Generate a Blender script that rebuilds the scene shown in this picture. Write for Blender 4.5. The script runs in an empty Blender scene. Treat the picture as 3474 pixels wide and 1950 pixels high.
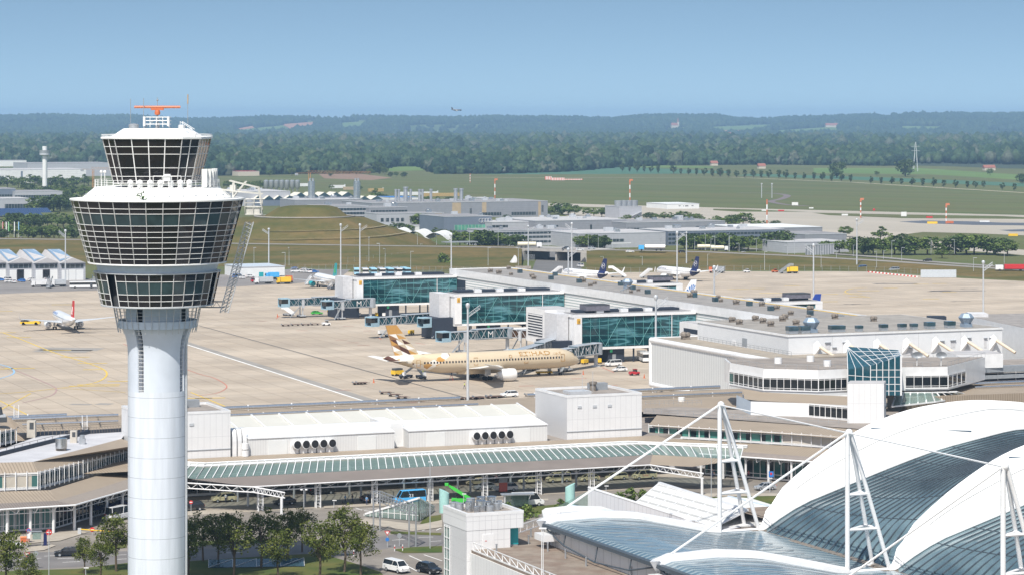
import bpy, bmesh, math, random
import numpy as np
from mathutils import Vector, Matrix, noise
R = math.radians
random.seed(7); RNG = np.random.default_rng(7)
C = bpy.context.scene.collection
F, CX, HY, H = 9000.0, 1737.0, 405.0, 75.0          # focal length in photo pixels, principal column, horizon row, camera height
ROT = R(22.5); CU, SU = math.cos(ROT), math.sin(ROT)   # the airport grid is turned against the view
def uv(u, v): return (u*CU - v*SU, u*SU + v*CU)
def gp(px, py, z=0.0):                                # photo pixel -> point of the horizontal plane at height z
 Y = F*(H-z)/(py-HY); return ((px-CX)*Y/F, Y)
def gu(px, py, z=0.0):
 x, y = gp(px, py, z); return (x*CU+y*SU, -x*SU+y*CU)
def zat(py, Y): return H-(py-HY)*Y/F
def hsh(*a): return random.Random(str(a)).random()
# ---------------------------------------------------------------- materials
MATS = {}
def mat(name, col, rough=0.6, metal=0.0, var=0.12, scale=1.5, col2=None, bump=0.0, spec=0.5, stretch=None, detail=4, alpha=None, trans=0.0, coat=0.0):
 if name in MATS: return MATS[name]
 m = bpy.data.materials.new(name); m.use_nodes = True; MATS[name] = m
 nt = m.node_tree; N = nt.nodes; L = nt.links; b = N['Principled BSDF']
 b.inputs['Roughness'].default_value = rough; b.inputs['Metallic'].default_value = metal
 b.inputs['Specular IOR Level'].default_value = spec
 if trans: b.inputs['Transmission Weight'].default_value = trans
 if coat: b.inputs['Coat Weight'].default_value = coat
 if alpha is not None: b.inputs['Alpha'].default_value = alpha
 c = (*col, 1)
 if var <= 0 and col2 is None:
  b.inputs['Base Color'].default_value = c; return m
 tc = N.new('ShaderNodeTexCoord'); mp = N.new('ShaderNodeMapping'); L.new(tc.outputs['Object'], mp.inputs[0])
 if stretch: mp.inputs['Scale'].default_value = stretch
 n1 = N.new('ShaderNodeTexNoise'); n1.inputs['Scale'].default_value = scale; n1.inputs['Detail'].default_value = detail; n1.inputs['Roughness'].default_value = 0.6
 L.new(mp.outputs[0], n1.inputs['Vector'])
 rp = N.new('ShaderNodeValToRGB'); L.new(n1.outputs['Fac'], rp.inputs[0])
 if col2 is None: a = tuple(x*(1-var) for x in col); d = tuple(min(1, x*(1+var)) for x in col)
 else: a, d = col, col2
 rp.color_ramp.elements[0].position = 0.32; rp.color_ramp.elements[1].position = 0.68
 rp.color_ramp.elements[0].color = (*a, 1); rp.color_ramp.elements[1].color = (*d, 1)
 L.new(rp.outputs[0], b.inputs['Base Color'])
 if bump:
  bp = N.new('ShaderNodeBump'); bp.inputs['Strength'].default_value = bump; L.new(n1.outputs['Fac'], bp.inputs['Height']); L.new(bp.outputs[0], b.inputs['Normal'])
 return m
def seams(name, col, line, period, axis=0, width=0.06, rough=0.6, var=0.08, period2=None, axis2=2, ang=0, spec=0.4, noise_scale=.3, metal=0):
 """panelled sheet: thin joint lines every `period` metres along an axis of the thing"""
 if name in MATS: return MATS[name]
 m = mat(name, col, rough, metal, var, noise_scale, spec=spec); nt = m.node_tree; N = nt.nodes; L = nt.links
 b = N['Principled BSDF']; src = b.inputs['Base Color'].links[0].from_socket
 tc = N.new('ShaderNodeTexCoord'); mp = N.new('ShaderNodeMapping'); mp.inputs['Rotation'].default_value = (0, 0, ang); L.new(tc.outputs['Object'], mp.inputs[0])
 sp = N.new('ShaderNodeSeparateXYZ'); L.new(mp.outputs[0], sp.inputs[0])
 def lines(ax, per):
  d = N.new('ShaderNodeMath'); d.operation = 'DIVIDE'; d.inputs[1].default_value = per; L.new(sp.outputs[ax], d.inputs[0])
  f = N.new('ShaderNodeMath'); f.operation = 'FRACT'; L.new(d.outputs[0], f.inputs[0])
  g = N.new('ShaderNodeMath'); g.operation = 'LESS_THAN'; g.inputs[1].default_value = width/per; L.new(f.outputs[0], g.inputs[0]); return g.outputs[0]
 o = lines(axis, period)
 if period2:
  o2 = lines(axis2, period2); mx = N.new('ShaderNodeMath'); mx.operation = 'MAXIMUM'; L.new(o, mx.inputs[0]); L.new(o2, mx.inputs[1]); o = mx.outputs[0]
 mix = N.new('ShaderNodeMix'); mix.data_type = 'RGBA'; L.new(o, mix.inputs['Factor']); L.new(src, mix.inputs['A']); mix.inputs['B'].default_value = (*line, 1)
 L.new(mix.outputs['Result'], b.inputs['Base Color'])
 return m
WHITE = mat('white_paint', (.74, .74, .73), .45, var=.05, scale=.6)
WHITE2 = mat('white_gloss', (.74, .74, .74), .3, var=.06, coat=.3, scale=.5)
CREAM = mat('cream_membrane', (.63, .63, .61), .6, var=.09, scale=.35, stretch=(.3, 1, 1))
LGREY = mat('light_grey_metal', (.52, .54, .56), .45, .2, var=.08)
MGREY = mat('mid_grey_metal', (.30, .32, .34), .5, .2, var=.1)
DGREY = mat('dark_grey', (.06, .065, .07), .6, var=.15)
BLACK = mat('black_rubber', (.012, .012, .013), .7, var=.2)
STEEL = mat('galvanised_steel', (.45, .47, .49), .4, .6, var=.12)
CHROME = mat('bright_steel', (.62, .63, .64), .25, .9, var=.08)
GLASSD = mat('dark_glass', (.012, .014, .016), .04, spec=.7, var=.3, scale=.4)
GLASSB = mat('blue_glass', (.035, .07, .09), .06, spec=.8, var=.4, scale=.3)
GLASSC = mat('car_glass', (.015, .018, .02), .05, spec=.8, var=0)
RED = mat('red_paint', (.55, .03, .03), .4, var=.08)
ORANGE = mat('orange_paint', (.52, .14, .055), .45, var=.08)
YELLOW = mat('yellow_paint', (.75, .48, .03), .45, var=.08)
LIME = mat('hi_vis_lime', (.60, .80, .05), .7, var=.08)
GREENP = mat('green_paint', (.06, .50, .06), .4, var=.08)
BLUEP = mat('blue_paint', (.03, .17, .50), .4, var=.08)
SKYBLUE = mat('sky_blue_paint', (.08, .40, .75), .35, var=.08)
NAVY = mat('navy_paint', (.012, .02, .09), .3, var=.06)
TEAL = mat('teal_paint', (.02, .33, .36), .35, var=.06)
MINT = mat('mint_panel', (.36, .60, .56), .5, var=.06)
BROWNISH = mat('taxi_ivory', (.78, .70, .44), .3, var=.03, coat=.4)
SILVER = mat('silver_paint', (.50, .53, .56), .3, .5, var=.05)
BLACKP = mat('black_car_paint', (.012, .014, .018), .2, var=.1, coat=.6)
REDP = mat('red_car_paint', (.45, .02, .03), .25, var=.05, coat=.4)
SKIN = mat('skin', (.55, .33, .24), .6, var=.05)
JEANS = mat('dark_trousers', (.03, .045, .10), .8, var=.1)
EARTH = mat('brown_earth', (.22, .14, .09), .9, var=.2)
BARK = mat('bark', (.10, .075, .05), .9, var=.3, scale=3, bump=.3)
# ---------------------------------------------------------------- mesh builder
class MB:
 def __init__(s, o=(0, 0, 0)): s.v = []; s.f = []; s.m = []; s.o = o; s.k = 0
 def add(s, vs, fs, k=None):
  n = len(s.v); ox, oy, oz = s.o
  s.v += [(a-ox, b-oy, c-oz) for a, b, c in vs]; s.f += [tuple(i+n for i in f) for f in fs]; s.m += [s.k if k is None else k]*len(fs); return s
 def box(s, x0, x1, y0, y1, z0, z1, k=None):
  if x0 > x1: x0, x1 = x1, x0
  if y0 > y1: y0, y1 = y1, y0
  vs = [(x, y, z) for z in (z0, z1) for x, y in ((x0, y0), (x1, y0), (x1, y1), (x0, y1))]
  return s.add(vs, [(3, 2, 1, 0), (4, 5, 6, 7), (0, 1, 5, 4), (1, 2, 6, 5), (2, 3, 7, 6), (3, 0, 4, 7)], k)
 def quad(s, *p, k=None): return s.add(list(p), [tuple(range(len(p)))], k)
 def prism(s, poly, z0, z1, k=None):
  n = len(poly); a = sum(poly[i][0]*poly[(i+1) % n][1]-poly[(i+1) % n][0]*poly[i][1] for i in range(n))
  if a < 0: poly = poly[::-1]
  vs = [(x, y, z0) for x, y in poly]+[(x, y, z1) for x, y in poly]
  return s.add(vs, [tuple(range(n))[::-1], tuple(range(n, 2*n))]+[(i, (i+1) % n, n+(i+1) % n, n+i) for i in range(n)], k)
 def ext(s, prof, axis, a, b, k=None):
  """profile polygon extruded along x ('x': profile is (y,z)) or y ('y': profile is (x,z))"""
  n = len(prof); mk = (lambda t, p: (t, p[0], p[1])) if axis == 'x' else (lambda t, p: (p[0], t, p[1]))
  vs = [mk(a, p) for p in prof]+[mk(b, p) for p in prof]
  return s.add(vs, [tuple(range(n)), tuple(range(n, 2*n))[::-1]]+[(i, n+i, n+(i+1) % n, (i+1) % n) for i in range(n)], k)
 def tube(s, p, q, r, n=6, r2=None, k=None, cap=True):
  p = Vector(p); q = Vector(q); d = (q-p)
  if d.length < 1e-6: return s
  d.normalize(); a = d.orthogonal().normalized(); b = d.cross(a); r2 = r if r2 is None else r2
  vs = [tuple(p+a*math.cos(t)*r+b*math.sin(t)*r) for t in [2*math.pi*i/n for i in range(n)]]
  vs += [tuple(q+a*math.cos(t)*r2+b*math.sin(t)*r2) for t in [2*math.pi*i/n for i in range(n)]]
  fs = [(i, (i+1) % n, n+(i+1) % n, n+i) for i in range(n)]
  if cap: fs += [tuple(range(n))[::-1], tuple(range(n, 2*n))]
  return s.add(vs, fs, k)
 def path(s, pts, r, n=6, k=None):
  for a, b in zip(pts, pts[1:]): s.tube(a, b, r, n, k=k)
  return s
 def bar(s, p, q, w, h=None, k=None):
  """rectangular bar from p to q"""
  h = h or w; p = Vector(p); q = Vector(q); d = (q-p).normalized()
  up = Vector((0, 0, 1)) if abs(d.z) < .95 else Vector((1, 0, 0))
  a = d.cross(up).normalized()*w/2; b = a.cross(d).normalized()*h/2
  vs = [tuple(x) for x in (p-a-b, p+a-b, p+a+b, p-a+b, q-a-b, q+a-b, q+a+b, q-a+b)]
  return s.add(vs, [(3, 2, 1, 0), (4, 5, 6, 7), (0, 1, 5, 4), (1, 2, 6, 5), (2, 3, 7, 6), (3, 0, 4, 7)], k)
 def lathe(s, prof, n=32, c=(0, 0), a0=0, a1=2*math.pi, k=None, ks=None):
  full = abs(a1-a0-2*math.pi) < 1e-6; m = n if full else n+1
  vs = [(c[0]+r*math.sin(a0+(a1-a0)*j/n), c[1]-r*math.cos(a0+(a1-a0)*j/n), z) for r, z in prof for j in range(m)]
  for i in range(len(prof)-1):
   fs = [(i*m+j, i*m+(j+1) % m, (i+1)*m+(j+1) % m, (i+1)*m+j) for j in range(n)]
   if i == 0: s.add(vs, fs, ks[i] if ks else k); base = len(s.v)-len(vs)
   else: s.f += [tuple(x+base for x in f) for f in fs]; s.m += [(ks[i] if ks else (s.k if k is None else k))]*len(fs)
  return s
 def loft(s, rings, closed=True, cap=True, k=None):
  n = len(rings[0]); vs = [p for r in rings for p in r]; fs = []
  for i in range(len(rings)-1):
   for j in range(n if closed else n-1): fs.append((i*n+j, i*n+(j+1) % n, (i+1)*n+(j+1) % n, (i+1)*n+j))
  if cap and closed: fs += [tuple(range(n))[::-1], tuple((len(rings)-1)*n+j for j in range(n))]
  return s.add(vs, fs, k)
 def ball(s, c, r, n=8, sz=1.0, k=None):
  m = n//2+1; prof = [(max(.001, r*math.sin(math.pi*i/m)), c[2]-r*sz*math.cos(math.pi*i/m)) for i in range(m+1)]
  return s.lathe(prof, n, (c[0], c[1]), k=k)
 def build(s, name, mats, parent=None, smooth=False, loc=None):
  me = bpy.data.meshes.new(name); me.from_pydata(s.v, [], s.f)
  if not isinstance(mats, (list, tuple)): mats = [mats]
  for x in mats: me.materials.append(x)
  if len(mats) > 1: me.polygons.foreach_set('material_index', s.m)
  if smooth: me.polygons.foreach_set('use_smooth', [True]*len(me.polygons))
  me.validate(); me.update()
  if smooth:
   try: me.set_sharp_from_angle(angle=R(40))
   except Exception: pass
  o = bpy.data.objects.new(name, me); C.objects.link(o)
  if parent: o.parent = parent
  if loc: o.location = loc
  return o
def tag(o, label=None, cat=None, group=None, kind=None):
 for a, b in (('label', label), ('category', cat), ('group', group), ('kind', kind)):
  if b: o[a] = b
 return o
def thing(name, label, cat, loc=(0, 0, 0), rz=0.0, group=None):
 o = bpy.data.objects.new(name, None); C.objects.link(o); o.empty_display_size = .5
 o.location = loc if len(loc) == 3 else (*loc, 0); o.rotation_euler = (0, 0, rz); return tag(o, label, cat, group)
def uthing(name, label, cat, u, v, z=0, group=None): return thing(name, label, cat, (*uv(u, v), z), ROT, group)
KIDS = {}
def kids(o):
 if o not in KIDS: KIDS[o] = [c for c in bpy.data.objects if c.parent == o]
 return KIDS[o]
def dup(o, loc=None, rz=None, label=None, group=None, sc=None):
 c = o.copy(); C.objects.link(c)
 if loc is not None: c.location = loc if len(loc) == 3 else (*loc, 0)
 if rz is not None: c.rotation_euler = (0, 0, rz)
 if label: c['label'] = label
 if group: c['group'] = group
 if sc: c.scale = sc if isinstance(sc, (tuple, list)) else (sc, sc, sc)
 for ch in kids(o):
  d = ch.copy(); C.objects.link(d); d.parent = c
  for g in kids(ch): e = g.copy(); C.objects.link(e); e.parent = d
 return c
PROTO = {}
def place(key, make, loc, rz=0, label=None, group=None, sc=None):
 """first use moves the built thing itself, later uses copy it"""
 if key not in PROTO:
  o = make(); PROTO[key] = o; o.location = loc if len(loc) == 3 else (*loc, 0); o.rotation_euler = (0, 0, rz)
  if label: o['label'] = label
  if group: o['group'] = group
  if sc: o.scale = sc if isinstance(sc, (tuple, list)) else (sc, sc, sc)
  return o
 return dup(PROTO[key], loc, rz, label, group, sc)
def struct(name, mb, m, **kw): return tag(mb.build(name, m, **kw), kind='structure')
def sheet(name, pts, z, m):                               # flat ground sheet from world points
 return struct(name, MB().quad(*[(x, y, z) for x, y in pts]), m)
def psheet(name, pix, z, m): return sheet(name, [gp(a, b, z) for a, b in pix], z, m)
def ribbon(name, pts, w, z, m, kind='structure', parent=None):
 """flat painted line / road through world points (polyline), width w"""
 mb = MB(); L = []; Rr = []
 for i, p in enumerate(pts):
  a = Vector(pts[max(0, i-1)]); b = Vector(pts[min(len(pts)-1, i+1)]); d = (b-a); d.normalize(); n = Vector((-d.y, d.x))*w/2
  zz = p[2] if len(p) > 2 else z; L.append((p[0]+n.x, p[1]+n.y, zz)); Rr.append((p[0]-n.x, p[1]-n.y, zz))
 for i in range(len(pts)-1): mb.quad(Rr[i], Rr[i+1], L[i+1], L[i])
 o = mb.build(name, m, parent); return tag(o, kind=kind) if kind else o
def curve(pix, z=0, sub=8):
 """smooth polyline through ground pixels"""
 P = [Vector(gp(a, b, z)) for a, b in pix]; out = []
 for i in range(len(P)-1):
  a = P[max(0, i-1)]; b = P[i]; c = P[i+1]; d = P[min(len(P)-1, i+2)]
  for k in range(sub):
   t = k/sub; out.append(.5*((2*b)+(c-a)*t+(2*a-5*b+4*c-d)*t*t+(3*b-3*c+d-a)*t**3))
 return [tuple(p) for p in out]+[tuple(P[-1])]
def scatter(name, bases, pos, scl, rot, m, tint=None, parent=None):
 """numpy merge of many small copies (stuff / crowns)"""
 V = []; FF = []; T = []; n = 0; which = RNG.integers(0, len(bases), len(pos))
 for i in range(len(pos)):
  bv, bf = bases[which[i]]; c, s_ = math.cos(rot[i]), math.sin(rot[i])
  w = bv*scl[i]; V.append(np.stack([w[:, 0]*c-w[:, 1]*s_+pos[i][0], w[:, 0]*s_+w[:, 1]*c+pos[i][1], w[:, 2]+pos[i][2]], 1)); FF.append(bf+n); n += len(bv)
  T.append(np.full(len(bv), 0 if tint is None else tint[i]))
 return np_mesh(name, np.concatenate(V), np.concatenate(FF), m, np.concatenate(T), parent)
def np_mesh(name, V, FA, m, tint=None, parent=None, smooth=False):
 me = bpy.data.meshes.new(name); k = FA.shape[1]
 me.vertices.add(len(V)); me.vertices.foreach_set('co', V.astype(np.float32).ravel())
 me.loops.add(FA.size); me.loops.foreach_set('vertex_index', FA.astype(np.int32).ravel())
 me.polygons.add(len(FA)); me.polygons.foreach_set('loop_start', np.arange(0, FA.size, k, dtype=np.int32))
 try: me.polygons.foreach_set('loop_total', np.full(len(FA), k, dtype=np.int32))
 except Exception: pass
 if tint is not None:
  a = me.attributes.new('tint', 'FLOAT', 'POINT'); a.data.foreach_set('value', tint.astype(np.float32))
 me.materials.append(m); me.update(calc_edges=True); me.validate()
 if smooth: me.polygons.foreach_set('use_smooth', [True]*len(me.polygons))
 o = bpy.data.objects.new(name, me); C.objects.link(o)
 if parent: o.parent = parent
 return o
_FONT = {}
def text_mesh(txt, size, depth=0.0):
 """lettering as mesh data: list of verts (x,y), faces; starts at x=0, baseline y=0"""
 key = (txt, size)
 if key in _FONT: return _FONT[key]
 cu = bpy.data.curves.new('lettering', 'FONT'); cu.body = txt; cu.size = size; cu.resolution_u = 2
 ob = bpy.data.objects.new('lettering', cu); C.objects.link(ob)
 dg = bpy.context.evaluated_depsgraph_get(); me = bpy.data.meshes.new_from_object(ob.evaluated_get(dg))
 vs = [tuple(v.co) for v in me.vertices]; fs = [tuple(p.vertices) for p in me.polygons]
 bpy.data.objects.remove(ob); bpy.data.curves.remove(cu); bpy.data.meshes.remove(me)
 _FONT[key] = (vs, fs); return vs, fs
def lettering(name, txt, size, fn, m, parent=None, width=None):
 """fn maps (x along text, y up) to a point of the surface"""
 vs, fs = text_mesh(txt, size); mb = MB()
 if not vs: return None
 w = max(v[0] for v in vs); k = width/w if width else 1
 mb.add([fn(v[0]*k, v[1]) for v in vs], fs); return mb.build(name, m, parent)
# ---------------------------------------------------------------- camera, sky, sun
cam = bpy.data.cameras.new('camera'); co = bpy.data.objects.new('camera', cam); C.objects.link(co); bpy.context.scene.camera = co
co.location = (0, 0, H); co.rotation_euler = (R(90), 0, 0); cam.sensor_fit = 'HORIZONTAL'; cam.sensor_width = 36
cam.lens = 36*F/3474; cam.shift_y = -(975-HY)/3474; cam.clip_start = 1; cam.clip_end = 80000
SUN_EL, SUN_AZ = R(56), R(17)      # sun behind the camera, to its left
sx, sy = -math.sin(SUN_AZ), -math.cos(SUN_AZ)
sd = Vector((sx*math.cos(SUN_EL), sy*math.cos(SUN_EL), math.sin(SUN_EL)))
sl = bpy.data.lights.new('sun', 'SUN'); sl.energy = 4.8; sl.angle = R(.53); sl.color = (1, .955, .88)
so = bpy.data.objects.new('sun', sl); C.objects.link(so); so.rotation_euler = sd.to_track_quat('Z', 'Y').to_euler(); so.location = (0, 0, 300)
w = bpy.data.worlds.new('World'); bpy.context.scene.world = w; w.use_nodes = True
nt = w.node_tree; bg = nt.nodes['Background']; sk = nt.nodes.new('ShaderNodeTexSky'); sk.sky_type = 'NISHITA'; sk.sun_disc = False
sk.sun_elevation = SUN_EL; sk.sun_rotation = math.atan2(sx, sy); sk.altitude = 450; sk.air_density = 1.0; sk.dust_density = 1.8; sk.ozone_density = 1.0
tcw = nt.nodes.new('ShaderNodeTexCoord'); mpw = nt.nodes.new('ShaderNodeVectorMath'); mpw.operation = 'MULTIPLY_ADD'
mpw.inputs[1].default_value = (1, 1, 3.5); mpw.inputs[2].default_value = (0, 0, .13)
nrm = nt.nodes.new('ShaderNodeVectorMath'); nrm.operation = 'NORMALIZE'
nt.links.new(tcw.outputs['Generated'], mpw.inputs[0]); nt.links.new(mpw.outputs[0], nrm.inputs[0]); nt.links.new(nrm.outputs[0], sk.inputs['Vector'])
hsv = nt.nodes.new('ShaderNodeHueSaturation'); hsv.inputs['Saturation'].default_value = .98; hsv.inputs['Hue'].default_value = .485; nt.links.new(sk.outputs[0], hsv.inputs['Color']); nt.links.new(hsv.outputs[0], bg.inputs[0]); bg.inputs[1].default_value = .122
sc = bpy.context.scene; sc.view_settings.view_transform = 'Standard'; sc.view_settings.look = 'None'; sc.view_settings.exposure = .27; sc.view_settings.gamma = 1
try:
 sc.cycles.max_bounces = 6; sc.cycles.volume_bounces = 0; sc.cycles.transparent_max_bounces = 16; sc.cycles.use_denoising = True
except Exception: pass
# ---------------------------------------------------------------- control tower
TX, TY = (534-CX)/21.5, F/21.5
tw = thing('control_tower', 'tall white airport control tower with flared glass pulpit and orange radar bar on its roof', 'control tower', (TX, TY, 0))
SHAFT = seams('tower_shaft_panels', (.66, .70, .76), (.36, .39, .43), 3.15, 2, .07, .38, .09, noise_scale=.9); SHAFT.node_tree.nodes['Mapping'].inputs['Scale'].default_value = (1, 1, .08)
TPANEL = mat('tower_white_panel', (.80, .80, .79), .5, var=.06, scale=.5)
BLUEGREY = mat('blue_grey_panel', (.50, .58, .66), .45, var=.05)
TGLASS = mat('tower_glass', (.010, .010, .012), .03, spec=.5, var=.5, scale=.25, col2=(.022, .017, .016))
TGLASS2 = mat('tower_clear_glass', (.03, .055, .06), .05, spec=.6, var=.4, scale=.35)
S1, S2 = R(-26.5), R(63.5)
slots = [S1, S1+math.pi/2, S1+math.pi, S1-math.pi/2]; sw = R(6.6)
def shaft_surface(prof, name, m, parent, slot_z0=None, n=14):
 mb = MB()
 for q in range(4):
  a0, a1 = slots[0]+q*math.pi/2+sw, slots[0]+(q+1)*math.pi/2-sw
  mb.lathe(prof, n, (0, 0), a0, a1)
  # returns of the slot
  for a, sgn in ((a0, 1), (a1, -1)):
   ri = [(r-1.2, z) for r, z in prof]
   for (r1, z1), (r2, z2) in zip(prof, prof[1:]):
    P = [(r*math.sin(a), -r*math.cos(a), z) for r, z in ((r1, z1), (r1-1.2, z1), (r2-1.2, z2), (r2, z2))]
    mb.quad(*(P if sgn > 0 else P[::-1]))
 return mb.build(name, m, parent, True)
RS = 4.62
mb = MB().lathe([(RS, -2), (RS, 32.4)], 56); shaft = mb.build('shaft', SHAFT, tw, True)
flare = [(RS, 32.4), (RS, 38.3), (RS+.06, 39.2), (RS+.25, 40.4), (RS+.62, 41.6), (RS+1.0, 42.4), (RS+1.05, 42.45)]
shaft_surface(flare, 'flared_collar', mat('collar_panel', (.62, .67, .74), .4, var=.05, scale=.3), tw)
MB().lathe([(3.5, 32), (3.5, 51)], 32).build('core', BLACK, tw, True)
MB().lathe([(RS, 32.38), (3.4, 32.38)], 56).build('slot_sill', WHITE, tw)
for a in slots[:2]+[slots[3]]:
 mb = MB(); ca, sa = math.cos(a), math.sin(a)
 for t in (R(-6.1), R(6.1)): mb.bar(((RS-.18)*math.sin(a+t), -(RS-.18)*math.cos(a+t), 32.5), ((RS-.18)*math.sin(a+t), -(RS-.18)*math.cos(a+t), 39), .05)
 for i in range(17):
  z = 32.7+i*.62; r = RS-.18 if z < 39 else RS-.18+(z-39)*.2
  t = R(6.2)
  mb.bar((r*math.sin(a-t), -r*math.cos(a-t), z), (r*math.sin(a+t), -r*math.cos(a+t), z), .06, .07)
 mb.build('slot_ladder', WHITE, tw)
# catwalk and cage
MB().lathe([(5.0, 42.3), (6.15, 42.3), (6.2, 42.35), (6.2, 43.5), (6.05, 43.5), (6.05, 43.0), (4.4, 43.0)], 48).build('catwalk', BLUEGREY, tw, True)
mb = MB()
for q in range(4):
 a0 = slots[0]+q*math.pi/2+sw; a1 = a0+math.pi/2-2*sw; mb.lathe([(4.95, 43), (4.95, 46.2)], 12, (0, 0), a0, a1)
mb.build('collar_wall', BLUEGREY, tw, True)
mb = MB()
for i in range(36):
 a = 2*math.pi*i/36; mb.tube((6.12*math.sin(a), -6.12*math.cos(a), 41.6), (6.95*math.sin(a), -6.95*math.cos(a), 46.1), .06, 5)
for j in range(4):
 r, z = 6.42+j*.12, 43.9+j*.55
 for i in range(36):
  a, b = 2*math.pi*i/36, 2*math.pi*(i+1)/36; mb.tube((r*math.sin(a), -r*math.cos(a), z), (r*math.sin(b), -r*math.cos(b), z), .035, 4)
mb.build('catwalk_cage', LGREY, tw)
def glazed_ring(z0, r0, z1, r1, n, rows, clear=(), skip=(), nm='window_ring', parent=tw, bar=.085):
 """outward-leaning ring of n x rows panes: glass (two tints) and one grid of white bars"""
 g = MB(); fr = MB(); P = lambda j, t, off=0: ((r0+(r1-r0)*t+off)*math.sin(2*math.pi*j/n), -(r0+(r1-r0)*t+off)*math.cos(2*math.pi*j/n), z0+(z1-z0)*t)
 for j in range(n):
  if j in skip: continue
  for i in range(len(rows)-1):
   g.quad(P(j, rows[i]), P(j+1, rows[i]), P(j+1, rows[i+1]), P(j, rows[i+1]), k=1 if i in clear else 0)
   fr.bar(P(j, rows[i], .03), P(j+1, rows[i], .03), .10, .075)
  fr.bar(P(j, 1, .03), P(j+1, 1, .03), .12, bar)
  fr.bar(P(j, 0, .03), P(j, 1, .03), bar, .12); fr.bar(P(j+1, 0, .03), P(j+1, 1, .03), bar, .12)
 o = g.build(nm, [TGLASS, TGLASS2], parent); fr.build('glazing_bars', TPANEL, o); return o
# lower pulpit
sk_ = [29, 4+1]
glazed_ring(46.0, 8.75, 51.0, 9.85, 32, [0, .18, .38, .78, 1], (2,), (28, 6), 'lower_window_ring')
MB().lathe([(8.0, 46.05), (8.0, 51)], 32).build('lower_recess', DGREY, tw)
MB().lathe([(4.4, 46.1), (8.6, 45.75), (8.85, 45.8), (8.85, 46.0), (8.75, 46.02)], 48).build('lower_soffit', LGREY, tw, True)
MB().lathe([(9.85, 51.0), (10.05, 51.0), (10.05, 51.12), (9.5, 51.16), (9.2, 51.2)], 64).build('lower_ring_cap', LGREY, tw, True)
MB().lathe([(9.3, 51.1), (9.7, 52.45)], 32).build('neck_panel', BLUEGREY, tw)
MB().lathe([(9.6, 52.3), (10.7, 52.38), (10.88, 52.42), (10.88, 52.58), (10.8, 52.6)], 64).build('pulpit_soffit', TPANEL, tw, True)
# main pulpit
glazed_ring(52.6, 10.8, 62.3, 13.5, 32, [0, .085, .165, .26, .35, .435, .52, .62, .81, .89, 1], (7,), (), 'pulpit_window_ring')
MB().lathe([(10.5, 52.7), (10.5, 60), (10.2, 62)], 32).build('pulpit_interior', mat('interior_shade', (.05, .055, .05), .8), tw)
MB().lathe([(13.5, 62.3), (13.7, 62.32), (13.7, 62.55), (12.2, 62.6), (11.7, 62.55)], 64).build('pulpit_gutter', TPANEL, tw, True)
rf = MB().lathe([(11.75, 62.5), (11.7, 62.75), (9.9, 64.2), (9.9, 64.35), (3, 64.4)], 32).build('pulpit_roof', seams('pulpit_roof_sheet', (.82, .82, .80), (.6, .6, .58), 2.2, 0, .05, .5, .04), tw)
mb = MB()
for i in range(32):
 a = 2*math.pi*(i+.5)/32; mb.box(11.2*math.sin(a)-.12, 11.2*math.sin(a)+.12, -11.2*math.cos(a)-.12, -11.2*math.cos(a)+.12, 63.0, 63.25); mb.build('roof_anchor', MGREY, rf); mb = MB()
# deck railing
mb = MB()
for i in range(40):
 a, b = 2*math.pi*i/40, 2*math.pi*(i+1)/40; r = 9.75
 mb.tube((r*math.sin(a), -r*math.cos(a), 64.3), (r*math.sin(a), -r*math.cos(a), 65.5), .045, 5)
 for z in (64.75, 65.15, 65.5): mb.tube((r*math.sin(a), -r*math.cos(a), z), (r*math.sin(b), -r*math.cos(b), z), .035, 4)
mb.build('deck_railing', TPANEL, tw)
for i in range(7):
 a = R(-20+i*10.2); c = (8.9*math.sin(a), -8.9*math.cos(a))
 mb = MB().tube((c[0], c[1], 64.35), (c[0], c[1], 65.0), .42, 12).ball((c[0], c[1]-.1, 65.15), .48, 12); mb.build('air_cowl', TPANEL, tw, True)
MB().box(2.2, 3.2, -9.2, -8.4, 65.4, 66.5).build('deck_cabinet', WHITE, tw)
mb = MB(); [mb.tube((x, -9.3, 64.4), (x, -9.3, 66.2), .05, 5) for x in (.6, 2.0, 3.4, 4.9)]; mb.tube((.6, -9.3, 66.2), (4.9, -9.3, 66.2), .05, 5); mb.build('deck_gate', TPANEL, tw)
lv = MB()
for i in range(6):
 a = R(62+i*7); lv.box(9.0*math.sin(a)-.42, 9.0*math.sin(a)+.42, -9.0*math.cos(a)-.4, -9.0*math.cos(a)+.4, 64.4, 67.2)
lv.build('louvre_screen', mat('louvre_white', (.74, .74, .72), .5), tw)
# cab : chamfered square leaning outwards
def octo(h, cfr, z, rot=R(-3)):
 pts = [(-h+cfr, -h), (h-cfr, -h), (h, -h+cfr), (h, h-cfr), (h-cfr, h), (-h+cfr, h), (-h, h-cfr), (-h, -h+cfr)]
 c, s = math.cos(rot), math.sin(rot); return [(x*c-y*s, x*s+y*c, z) for x, y in pts]
b0, b1 = octo(6.1, 1.9, 64.9), octo(7.65, 2.35, 71.9)
g = MB(); fr = MB(); rows = [0, .21, .46, .70, .84, 1]; rows = [0, .17, .36, .665, .83, 1]
for s in range(8):
 A0, B0, A1, B1 = map(Vector, (b0[s], b0[(s+1) % 8], b1[s], b1[(s+1) % 8])); n = 4 if s % 2 == 0 else 2
 P = lambda i, t: (A0.lerp(B0, i/n)).lerp(A1.lerp(B1, i/n), t)
 for i in range(n):
  for j in range(5):
   g.quad(*[tuple(p) for p in (P(i, rows[j]), P(i+1, rows[j]), P(i+1, rows[j+1]), P(i, rows[j+1]))])
 for i in range(n+1): fr.bar(P(i, 0), P(i, 1), .15 if i in (0, n) else .085, .15)
 for j in range(6): fr.bar(P(0, rows[j]), P(n, rows[j]), .10, .08)
o = g.build('cab_windows', TGLASS, tw); fr.build('cab_glazing_bars', TPANEL, o)
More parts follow.
